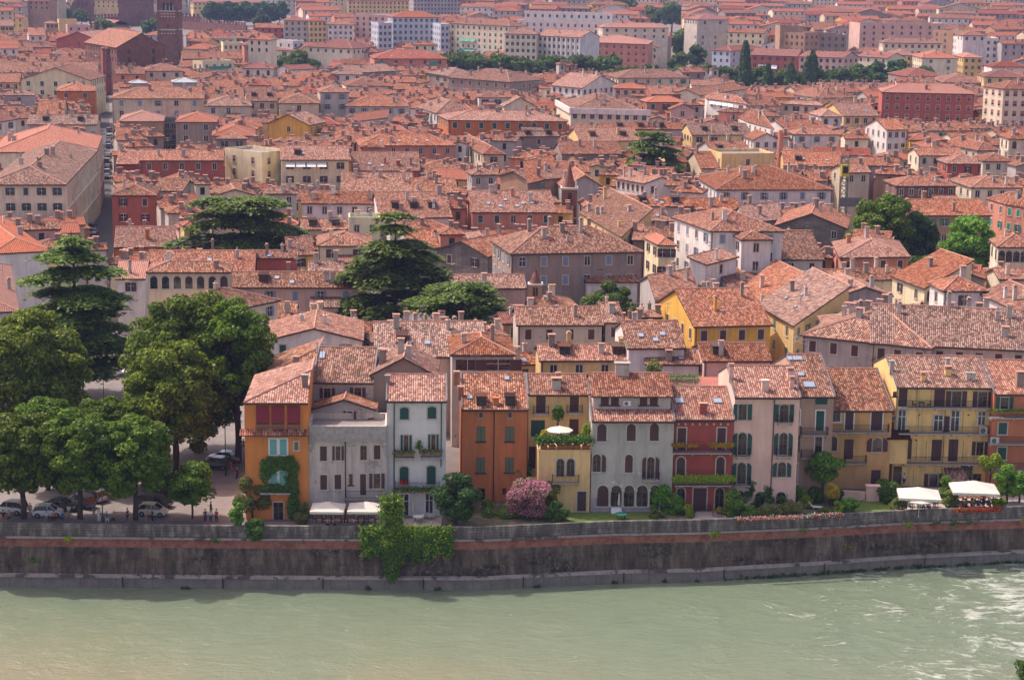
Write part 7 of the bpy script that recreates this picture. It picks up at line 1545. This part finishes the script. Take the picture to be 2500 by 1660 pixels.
def people():
    Z=lambda t,x,y,z=0.0: P(*tp(t,x,y),z)
    D=[('stand','Z5',88,1050,0,'white','grey','brown','person in a white top standing at the left edge behind the wall'),('sit','Z5',60,1062,0,'tan','navy','blond','person in tan sitting on the parapet at the left edge'),('sit','Z5',20,1058,.4,'black','red','black','person in black sitting at the far left corner'),
       ('stand','Z5',212,1030,3,'pink','pink','blond','person in pink standing by the second lime trunk'),('sit','Z5',322,1062,0,'white','tan','brown','person in white sitting before the white and black hatchback'),('sit','Z5',373,1064,.2,'orange','black','brown','person in orange brown sitting before the white and black hatchback'),('sit','Z5',435,1064,-.2,'blue','navy','grey','person in a blue shirt sitting left of the third lime trunk'),
       ('stand','Z5',480,1040,3,'white','tan','brown','person in a white top standing left of the third lime trunk'),('stand','Z5',655,1030,2.6,'blue','tan','black','person in blue standing left of the green lamp post'),('stand','Z5',692,1068,2.8,'white','white','blond','person in a long white dress beside the green lamp post'),('sit','Z5',742,1070,.3,'blue','white','brown','person in pale blue sitting right of the green lamp post'),
       ('sit','Z5',790,1070,0,'tan','black','brown','person in a tan top between the lamp post and the fourth lime tree'),('lean','Z5',888,1068,1.5,'black','navy','brown','person in black leaning on the wall left of the fourth lime trunk'),('lean','Z5',1020,1070,1.2,'pink','tan','grey','person in a pink shirt leaning below the cream hatchback'),('lean','Z5',1062,1072,-1.2,'black','black','black','person in black leaning below the cream hatchback'),
       ('stand','Z5',1430,1074,.5,'navy','navy','black','person in navy in the group right of the young lime tree'),('stand','Z5',1467,1074,0,'white','navy','brown','person in a white shirt in the group right of the young lime tree'),('stand','Z5',1508,1074,-.5,'red','black','black','person in red and black in the group right of the young lime tree'),('stand','Z5',1470,1020,2,'black','grey','brown','person standing behind the group right of the young lime tree'),
       ('stand','Z5',1695,575,3,'orange','grey','black','person in an orange top at the corner of the amber orange house'),('stand','Z5',1610,735,2,'red','grey','brown','person beside the bicycles near the tall lime trunk'),('stand','Z5',1650,775,1,'black','black','grey','person bent over near the tall lime trunk'),('stand','Z4',740,1196,0,'white','navy','black','waiter in white standing in the doorway of the lemon yellow house'),
       ('sit','Z4',785,1385,.5,'white','navy','grey','diner in white left under the small round parasol'),('sit','Z4',890,1380,0,'navy','navy','black','diner in navy under the square parasol'),('sit','Z4',930,1378,.2,'blue','navy','brown','diner in a bright blue shirt under the square parasol'),('sit','Z4',985,1360,-.3,'blue','tan','grey','diner in pale blue at the right under the square parasol'),
       ('sit','Z4',1150,1385,.3,'navy','navy','black','diner in navy at the left under the right awning'),('sit','Z4',1230,1375,0,'pink','navy','brown','diner in pink under the right awning'),('sit','Z4',1280,1378,.2,'tan','navy','black','diner in tan under the right awning'),('sit','Z4',1330,1372,-.2,'blue','navy','brown','diner in a blue shirt under the right awning'),
       ('stand','Z4',1372,1360,0,'red','black','black','person in a bright red top standing under the right awning'),('sit','Z4',1410,1370,.4,'blue','navy','grey','diner in blue at the right under the right awning'),('sit','Z1',755,1465,0,'white','navy','grey','diner in white under the left cream parasol'),('sit','Z1',802,1465,.2,'pink','navy','grey','diner in a pale pink shirt under the left cream parasol'),
       ('sit','Z1',955,1462,-.2,'white','tan','blond','blond diner under the right cream parasol'),('sit','Z1',1012,1460,.3,'pink','navy','brown','diner in pink under the right cream parasol')]
    for p,t,x,y,r,a,b,h,l in D:
        q=Z(t,x,y); 
        if p=='sit' and t=='Z5': q=q+Vector((0,.25,.02))
        person(p,q,r,a,b,h,l)
# ---------------------------------------------------------------- parasols, furniture, lamps
canvas=simple('cream_canvas',(.62,.57,.49),.85,0,.05,1.5)
def parasol_rect(loc,w_,d_,h,label,rz=0,val=.28,rise=.75):
    t=thing('parasol',label,'parasol',loc,rz); o=Vector(loc); m=MB(); c=Vector((0,0,h+rise)); r=[Vector((a*w_/2,b*d_/2,h)) for a,b in((-1,-1),(1,-1),(1,1),(-1,1))]
    def W(p): ca,sa=math.cos(rz),math.sin(rz); return p
    for i in range(4):
        a,b=r[i],r[(i+1)%4]; n=4
        for k in range(n):
            p=a.lerp(b,k/n); q=a.lerp(b,(k+1)/n); mid=lambda e: e.lerp(c,.5)-Vector((0,0,.05)); m.face([p,q,mid(q),mid(p)]); m.face([mid(p),mid(q),c]); m.face([p-Vector((0,0,val)),q-Vector((0,0,val)),q,p])
        m.face([a-Vector((0,0,.03)),c-Vector((0,0,.03)),b-Vector((0,0,.03))])
    me=m.mesh('canopy',[canvas]); o2=bpy.data.objects.new('canopy',me); link(o2,t)
    m=MB(); m.tube((0,0,0),(0,0,h+rise),.045,8); m.box((0,0,.05),(.8,.8,.1)); o2=bpy.data.objects.new('pole',m.mesh('pole',[sheet_m])); link(o2,t)
    m=MB()
    for q in r: m.tube((0,0,h+rise-.1),q-Vector((0,0,.06)),.018,4); 
    o2=bpy.data.objects.new('rib',m.mesh('rib',[wood_m])); link(o2,t); return t
def parasol_round(loc,R,h,label,n=8,rise=.5):
    t=thing('parasol',label,'parasol',loc); m=MB(); c=(0,0,h+rise); b=[(R*math.cos(6.283*i/n),R*math.sin(6.283*i/n),h) for i in range(n)]
    for i in range(n): a,d=b[i],b[(i+1)%n]; m.face([a,d,c]); m.face([(a[0],a[1],h-.12),(d[0],d[1],h-.12),d,a]); m.face([d,a,(0,0,h+rise-.05)])
    link(bpy.data.objects.new('canopy',m.mesh('canopy',[canvas])),t); m=MB(); m.tube((0,0,0),(0,0,h+rise+.1),.03,8); link(bpy.data.objects.new('pole',m.mesh('pole',[white_m])),t); return t
def table(loc,w_,d_,label,mat=None,round_=False,rz=0):
    t=thing('table',label,'table',loc,rz); m=MB()
    if round_: m.tube((0,0,.70),(0,0,.74),w_/2,16)
    else: m.box((0,0,.72),(w_,d_,.05))
    link(bpy.data.objects.new('tabletop',m.mesh('tabletop',[mat or white_m])),t)
    for sx in(-1,1):
        for sy in(-1,1): m=MB(); k=.3 if round_ else .45; m.tube((sx*w_*k,sy*d_*k,0),(sx*w_*k,sy*d_*k,.7),.025,5); link(bpy.data.objects.new('leg',m.mesh('leg',[metal_m])),t)
    return t
CHAIR=None
def chair(loc,rz,label,group='restaurant chairs',mat=None):
    global CHAIR
    if CHAIR is None:
        m=MB(); m.box((0,0,.45),(.44,.44,.05)); s=m.mesh('seat',[wood_m]); m=MB(); m.box((0,.2,.72),(.44,.05,.42)); b=m.mesh('backrest',[wood_m]); m=MB(); m.tube((0,0,0),(0,0,.45),.02,5); CHAIR=(s,b,m.mesh('leg',[metal_m]))
    t=thing('chair',label,'chair',loc,rz,group); a=bpy.data.objects.new('seat',CHAIR[0]); link(a,t); b=bpy.data.objects.new('backrest',CHAIR[1]); link(b,t)
    for sx in(-.19,.19):
        for sy in(-.19,.19): o=bpy.data.objects.new('leg',CHAIR[2]); o.location=(sx,sy,0); link(o,t)
    if mat:
        for o in(a,b): o.material_slots[0].link='OBJECT'; o.material_slots[0].material=mat
    return t
def lounger(loc,rz,label,up=.6,name='sun_lounger'):
    t=thing(name,label,'lounger',loc,rz); m=MB(); m.box((0,.3,.34),(.6,1.2,.06)); link(bpy.data.objects.new('bed',m.mesh('bed',[white_m])),t); m=MB(); m.hull8([(-.3,-.3,.31),(.3,-.3,.31),(.3,-.36,.33),(-.3,-.36,.33)],[(-.3,-.3-.7*math.cos(up),.31+.8*math.sin(up)),(.3,-.3-.7*math.cos(up),.31+.8*math.sin(up)),(.3,-.38-.7*math.cos(up),.33+.8*math.sin(up)),(-.3,-.38-.7*math.cos(up),.33+.8*math.sin(up))]); link(bpy.data.objects.new('backrest',m.mesh('backrest',[white_m])),t)
    for sy in(-.2,.8):
        for sx in(-.25,.25): m=MB(); m.tube((sx,sy,0),(sx,sy,.32),.025,5); link(bpy.data.objects.new('leg',m.mesh('leg',[white_m])),t)
def lamp_post(loc,H,label,hook=False):
    green=bpy.data.materials.get('green_iron') or simple('green_iron',(.035,.075,.045),.5,.3,.1); t=thing('street_lamp',label,'street lamp',loc); m=MB(); m.tube((0,0,0),(0,0,.9),.14,8,0,.10); m.tube((0,0,.9),(0,0,H),.065,8,0,.05); link(bpy.data.objects.new('post',m.mesh('post',[green])),t)
    m=MB()
    if hook:
        for i in range(6): a,b=math.pi*i/6,math.pi*(i+1)/6; m.tube((.4-.4*math.cos(a),0,H+.4*math.sin(a)),(.4-.4*math.cos(b),0,H+.4*math.sin(b)),.03,5)
        m.tube((.8,0,H-.1),(.8,0,H+.15),.12,8,0,.05); m.tube((.8,0,H-.25),(.8,0,H-.1),.3,8,0,.12)
    else:
        m.tube((0,0,H),(0,0,H+.5),.13,6,0,.22); m.tube((0,0,H+.5),(0,0,H+.75),.26,6,0,.04)
    link(bpy.data.objects.new('lantern',m.mesh('lantern',[green])),t)
def furniture():
    Z=lambda t,x,y,z=0.0: P(*tp(t,x,y),z)
    q=P(*tp('Z1',748,1340),2.45); parasol_rect(Vector((q.x,q.y+1.2,0.02)),3.95,3.6,2.5,'left of the two big cream parasols before the weathered grey block'); q=P(*tp('Z1',1045,1340),2.45); parasol_rect(Vector((q.x,q.y+1.2,0.02)),4.3,3.6,2.5,'right of the two big cream parasols beside the ivy covered post')
    q=P(*tp('Z4',880,1255),2.8); parasol_rect(Vector((q.x-.3,q.y,0.02)),5.0,4.4,2.7,'large off-white square parasol behind the small round one',-.12,rise=.9); q=P(*tp('Z4',865,1305),2.3); parasol_round(Vector((q.x,q.y,0.02)),1.85,2.3,'small white round parasol in front of the large square one')
    q=P(*tp('Z4',1300,1215),2.8); parasol_rect(Vector((q.x,q.y,0.02)),5.6,4.6,2.8,'large off-white square parasol at the right end of the restaurant terrace',-.08,rise=1.0)
    G_,tz,dep=FR['Eter']; parasol_round(G_.p(G_.W*.42,tz,-1.9),1.65,2.0,'white round parasol on the roof terrace of the warm yellow house')
    # closed parasols
    for (x,z0,h,lab,t_) in ((Z('Z1',1408,1395),0,2.3,'closed white parasol on the patio of the chalky white house','Z1'),(Z('Z2',1467,1340),0,2.6,'closed white parasol on the lawn of the grey palazzo','Z2')):
        t=thing('closed_parasol',lab,'parasol',x); m=MB(); m.tube((0,0,0),(0,0,h),.03,6); link(bpy.data.objects.new('pole',m.mesh('pole',[white_m])),t); m=MB(); m.tube((0,0,h*.42),(0,0,h*.9),.17,8,0,.09); m.tube((0,0,h*.9),(0,0,h),.09,8,0,.02); link(bpy.data.objects.new('folded_canopy',m.mesh('folded_canopy',[canvas])),t)
    table(Z('Z1',1447,1425),1.3,1.3,'round white table on the patio of the chalky white house',white_m,True); lounger(Z('Z1',1500,1400),.3,'left white deck chair on the patio of the chalky white house',1.0); lounger(Z('Z1',1545,1402),.3,'right white deck chair on the patio of the chalky white house',1.0); lounger(Z('Z3',1400,1305),-1.9,'white sun lounger in the garden of the dusky brown house',.7)
    gm=simple('green_plastic',(.02,.16,.11),.5,0,0); table(Z('Z2',1485,1390),1.5,1.5,'round green garden table on the lawn at the river wall',gm,True); table(Z('Z2',1020,1310),1.3,.7,'white stone sideboard beside the brown door of the warm yellow house',white_m)
    table(Z('Z3',583,1368),1.2,.7,'low orange brown wooden table on the terrace of the crimson house',wood_m); chair(Z('Z3',520,1322),.4,'red brown garden chair beside the crimson house door','garden chairs')
    table(Z('Z1',897,722,8.5),.9,.7,'small white table on the roof terrace of the weathered grey block') ; chair(Z('Z1',935,722,8.5),1.2,'white plastic chair on the roof terrace of the weathered grey block','garden chairs',white_m)
    n=0
    for tl,xs,ys,lab in (('Z1',(690,760,830,930,1010,1090),(1395,1430),'under the cream parasols'),('Z4',(840,900,960,1190,1260,1330,1400),(1330,1365),'under the restaurant awnings')):
        for iy,y in enumerate(ys):
            for ix,x in enumerate(xs):
                q=Z(tl,x,y); num=['first','second','third','fourth','fifth','sixth','seventh'][ix]; row=['back','front'][iy]
                table(q,.8,.8,'dark dining table %s, %s from the left in the %s row'%(lab,num,row),wood_m); chair(q+Vector((-.62,.1,0)),1.57,'chair left of the %s table of the %s row %s'%(num,row,lab)); chair(q+Vector((.62,.1,0)),-1.57,'chair right of the %s table of the %s row %s'%(num,row,lab)); n+=1
    # back wall of the restaurant arbour
    lamp_post(Z('Z5',716,1070),4.6,'green lamp post with a lantern by the river wall'); lamp_post(Z('Z5',725,300),5.2,'green hooked lamp post near the tall cedar trunk',True); lamp_post(Z('Z5',1190,905),8.2,'tall thin green lamp post behind the young lime tree'); lamp_post(Z('Z5',1572,745),8.8,'dark lamp post beside the tall lime trunk',True)
    # balcony set of the lemon yellow house
    F=FR['K'][4]; s,z=F.sz(873,566); t=table(F.p(s,z,.5),.6,.6,'small folding table on the top balcony of the lemon yellow house',metal_m); 
    for dx,r in((-.95,1.57),(.95,-1.57)): chair(F.p(s+dx,z,.5),r,'%s folding chair on the top balcony of the lemon yellow house'%('left' if dx<0 else 'right'),'folding balcony chairs',metal_m)
    # low garden wall with a pier
    a=P(*tp('Z4',250,1300),0); b=P(*tp('Z4',430,1312),0); t=thing('garden_wall','low pinkish garden wall ending in a square pier beside the lawn','garden wall',a); m=MB(); m.hull8([a,b,b+Vector((0,.3,0)),a+Vector((0,.3,0))],[q+Vector((0,0,1.1)) for q in(a,b,b+Vector((0,.3,0)),a+Vector((0,.3,0)))]); m.build('wall',[WALL['H']],t); m=MB(); m.box((b.x+.9,b.y,.95),(1.6,.8,1.9)); m.box((b.x+.9,b.y,1.95),(1.8,1.0,.12)); m.build('pier',[WALL['H']],t)
    # wooden pergola shelves behind the diners
    c=P(*tp('Z4',1230,1320),0)
    # bird
    c=P(235,138,0); e=ray(235,138)*430+EYE; t=thing('gull','white gull gliding over the roofs left of the red facade','bird',e); m=MB(); m.ball((0,0,0),1,0,8,6,(.12,.34,.12)); m.ball((0,-.36,.03),.08,0,6,4); m.tube((0,-.42,.03),(0,-.52,.01),.02,4); bo=m.mesh('body',[white_m],smooth=True); link(bpy.data.objects.new('body',bo),t)
    for sx in(-1,1): m=MB(); m.hull8([(0,-.14,0),(sx*.45,-.2,.28),(sx*.85,.02,.22),(sx*.4,.08,.24),(0,.14,0)][::1],[(0,-.14,.02),(sx*.45,-.2,.30),(sx*.85,.02,.235),(sx*.4,.08,.26),(0,.14,.02)]); link(bpy.data.objects.new('wing',m.mesh('wing',[white_m])),t)
    # satellite dishes on nearby roofs
# ---------------------------------------------------------------- far town, woods, haze
def landmark_label(h):
    pass
LM=[(418,80,'the brick bell tower'),(1387,470,'the slim brick campanile'),(225,650,'the tall left cedar'),(985,640,'the central cedar'),(1590,370,'the rear cedar'),(2053,450,'the tower crane'),(1700,540,'the tall white mansion'),(250,400,'the narrow street'),(2270,240,'the big dark red palace'),
    (1500,260,'the neoclassical palace'),(1330,560,'the dark brick palazzo'),(2148,540,'the big rounded tree'),(1820,150,'the tall cypress'),(1040,90,'the white and blue apartment block'),(570,540,'the flat-topped spreading cedar'),(2050,760,'the great curving roof'),(1899,360,'the red smokestack'),(780,300,'the tall beige tower house'),(1360,110,'the white pilaster block'),(150,180,'the broad cream gable'),(1690,400,'the small dome turret'),(560,260,'the sand-coloured palazzo'),(1240,300,'the long orange house')]
USED=set()
def auto_label(u,v,wall,roof,kind):
    best=sorted(LM,key=lambda q:math.hypot((q[0]-u),(q[1]-v)*1.6)); rn={'t':'red-tiled','a':'mottled-tiled','d':'dark-tiled','n':'orange-tiled','m':'metal-roofed','f':'flat-roofed'}[roof]; kn={'gable':'house','hip':'hip-roofed house','front':'gabled house','shed':'lean-to house','flat':'house'}[kind]
    for x,y,nm in best[:6]:
        dx,dy=u-x,v-y; ad=abs(dx)/max(1,abs(dy)*1.6); hor='left of' if dx<0 else 'right of'; ver='beyond' if dy<0 else 'in front of'
        pos=hor if ad>2.2 else (ver if ad<.45 else '%s and %s of'%('beyond' if dy<0 else 'before','left' if dx<0 else 'right')); dist=math.hypot(dx,dy*1.6); ds='just ' if dist<90 else ('' if dist<210 else 'well ')
        l='%s %s %s %s%s %s'%(PCN[wall],rn,kn,ds,pos,nm)
        if l not in USED: USED.add(l); return l
    k=2; pre=['','another ','a third ','a fourth ','a fifth ','a sixth ','a seventh ']
    l0=l
    for a in('small ','larger ','low ','plain ','narrow ','wide '): 
        if a+l0 not in USED: USED.add(a+l0); return a+l0
    return l0
def fill_town():
    nhand=len(HOUSES); lim=285-nhand; mats=[]; 
    RK=list('tadn')+['m']; mats=[ROOF[k] for k in 'tadn']+[ROOF['m'],ridge_m,fascia_m]; WK=list(CW); mats+= [WALL[k] for k in WK]+[GLASS]
    big=MB(); S={'w':big,'r':big,'wi':{k:7+i for i,k in enumerate(WK)},'ri':{k:i for i,k in enumerate('tadnm')},'r1':5,'r2':6}
    class GL:
        def hull8(s,b,t,k): big.hull8(b,t,7+len(WK))
    S['g']=GL(); n=0
    for i,(A,B,D,h,r,wd) in enumerate(FILL):
        kind=random.choices(['gable','hip','front'],[6,3,1.2])[0]; wall=random.choices(list(CW),list(CW.values()))[0]; roof=random.choices('tadn',[6,3,1,1] if A.y<900 else [5,1.5,2,2.5])[0]
        rr=(.34*D/2) if kind=='gable' else (.34*min(D,wd)/2 if kind=='hip' else .3*wd/2)
        u,v=proj(((A.x+B.x)/2,A.y,h)); vis=-60<u<2560
        if n<lim and vis:
            build_house('house',auto_label(u,v,wall,roof,kind),'house',A,B,h,kind,wall,roof,D=D,r=rr,cols=max(1,int(wd/3.6)),rows=1 if A.y<600 else 2,ch=random.choice([1,2,3,3]) ,sky=random.choice([0,0,1,2]),shut=random.choice('BBGLB'),group='houses filling the old town'); n+=1
            hh_=HOUSES[-1]
            if wd>8.5 and random.random()<.5: annex(hh_['root'],hh_['F'],h,wall,random.choice('ttad'))
        else: 
            build_house('x','','',A,B,h,kind,wall,roof,D=D,r=rr,cols=max(1,int(wd/4)),rows=2,ch=0,into=S,os=.3,windim=(1.0,1.7),sidew=False)
            if A.y<1300:
                for _ in range(2):
                    s,t=random.uniform(.15,.85)*wd,random.uniform(.2,.6)*D; q=(A+(B-A).normalized()*s+Vector((-(B-A).normalized().y,(B-A).normalized().x))*t); z=roof_z(kind,wd,D,h,rr,s,t); big.box((q.x,q.y,z+.5),(.8,.7,1.6),0,7+WK.index('b')); big.box((q.x,q.y,z+1.4),(1.1,.9,.15),0,5)
    o=big.build('distant_houses',mats); o['kind']='stuff'; o['label']='far and half hidden houses of the town beyond those told apart'; print('individual fill',n,'merged',len(FILL)-n)
def hills():
    # wooded slope at the far edge, top right
    pts=[];
    for _ in range(2600):
        u=random.choice([random.uniform(1900,2600),random.uniform(1650,1900),random.uniform(2050,2450),random.uniform(-40,330)]); v=random.uniform(-4,7); q=P(u,v+8,0); pts.append((q.x,q.y+random.uniform(0,40),random.uniform(4,17)))
    C=np.array(pts); k=14; C=np.repeat(C,k,0)+rng.normal(0,4.5,(len(C)*k,3))*np.array([1,1,.6]); C[:,2]=np.abs(C[:,2]); me=quads('distant_woods',C,np.tile([0,-.3,1.0],(len(C),1)),5.5,LF['dark'],1,.7); o=inst('distant_woods',me,(0,0,0)); o['kind']='stuff'; o['label']='hazy wooded slopes beyond the town'
def haze():
    m=bpy.data.materials.new('haze_air'); m.use_nodes=True; t=m.node_tree; t.nodes.remove(t.nodes['Principled BSDF']); pv=t.nodes.new('ShaderNodeVolumePrincipled'); pv.inputs['Color'].default_value=(.46,.56,1.0,1); pv.inputs['Density'].default_value=HAZE; t.links.new(pv.outputs[0],t.nodes['Material Output'].inputs['Volume'])
    b=MB(); b.box((0,2550,39),(7400,6000,99.5)); o=b.build('haze',[m]); o['kind']='stuff'; o['label']='thin bluish summer haze over the town'
HAZE=.00009
# ---------------------------------------------------------------- build everything
ground(); embankment(); river()
riverside(); town(); towers(); castle()
# keep trees, towers and the street clear of filling houses
for u0,u1,v0,v1 in ((1080,1500,192,224),(1500,2130,204,242),(380,455,120,185),(1350,1425,520,600),(905,1060,700,850),(1075,1165,770,845),(500,640,600,720),(1545,1640,440,505),(1440,1540,730,830),(2090,2300,560,720),(2300,2420,600,700),(2030,2075,560,650),(1430,1500,290,322),
    (1640,1760,150,205),(620,800,150,200),(1590,1660,60,150),(180,470,40,80),(500,720,40,90)): NOBUILD.append((u0,u1,v0,v1))
for k in ((1090,1570,118,184,890),(1555,2115,140,212,845),(2060,2425,465,650,375),(390,446,0,165,1040),(60,620,0,78,1400),(228,276,215,600,480),(1360,1415,393,560,424),(820,1180,515,790,325),(430,700,480,620,372),(1515,1665,325,425,496),
    (2020,2080,380,560,405),(1420,1550,655,780,330),(1280,1330,650,760,300),(1665,1720,370,440,510),(1880,1920,315,410,495),(1440,1495,268,305,690),(1630,1780,10,165,1000),(480,720,25,60,1500),(630,800,120,175,960),(1780,2000,100,215,880)): KEEP.append((*k,12))
fillers(); fill_town()
trees(); wall_growth(); garden(); balcony_plants()
cars(); people(); furniture(); hills(); haze()
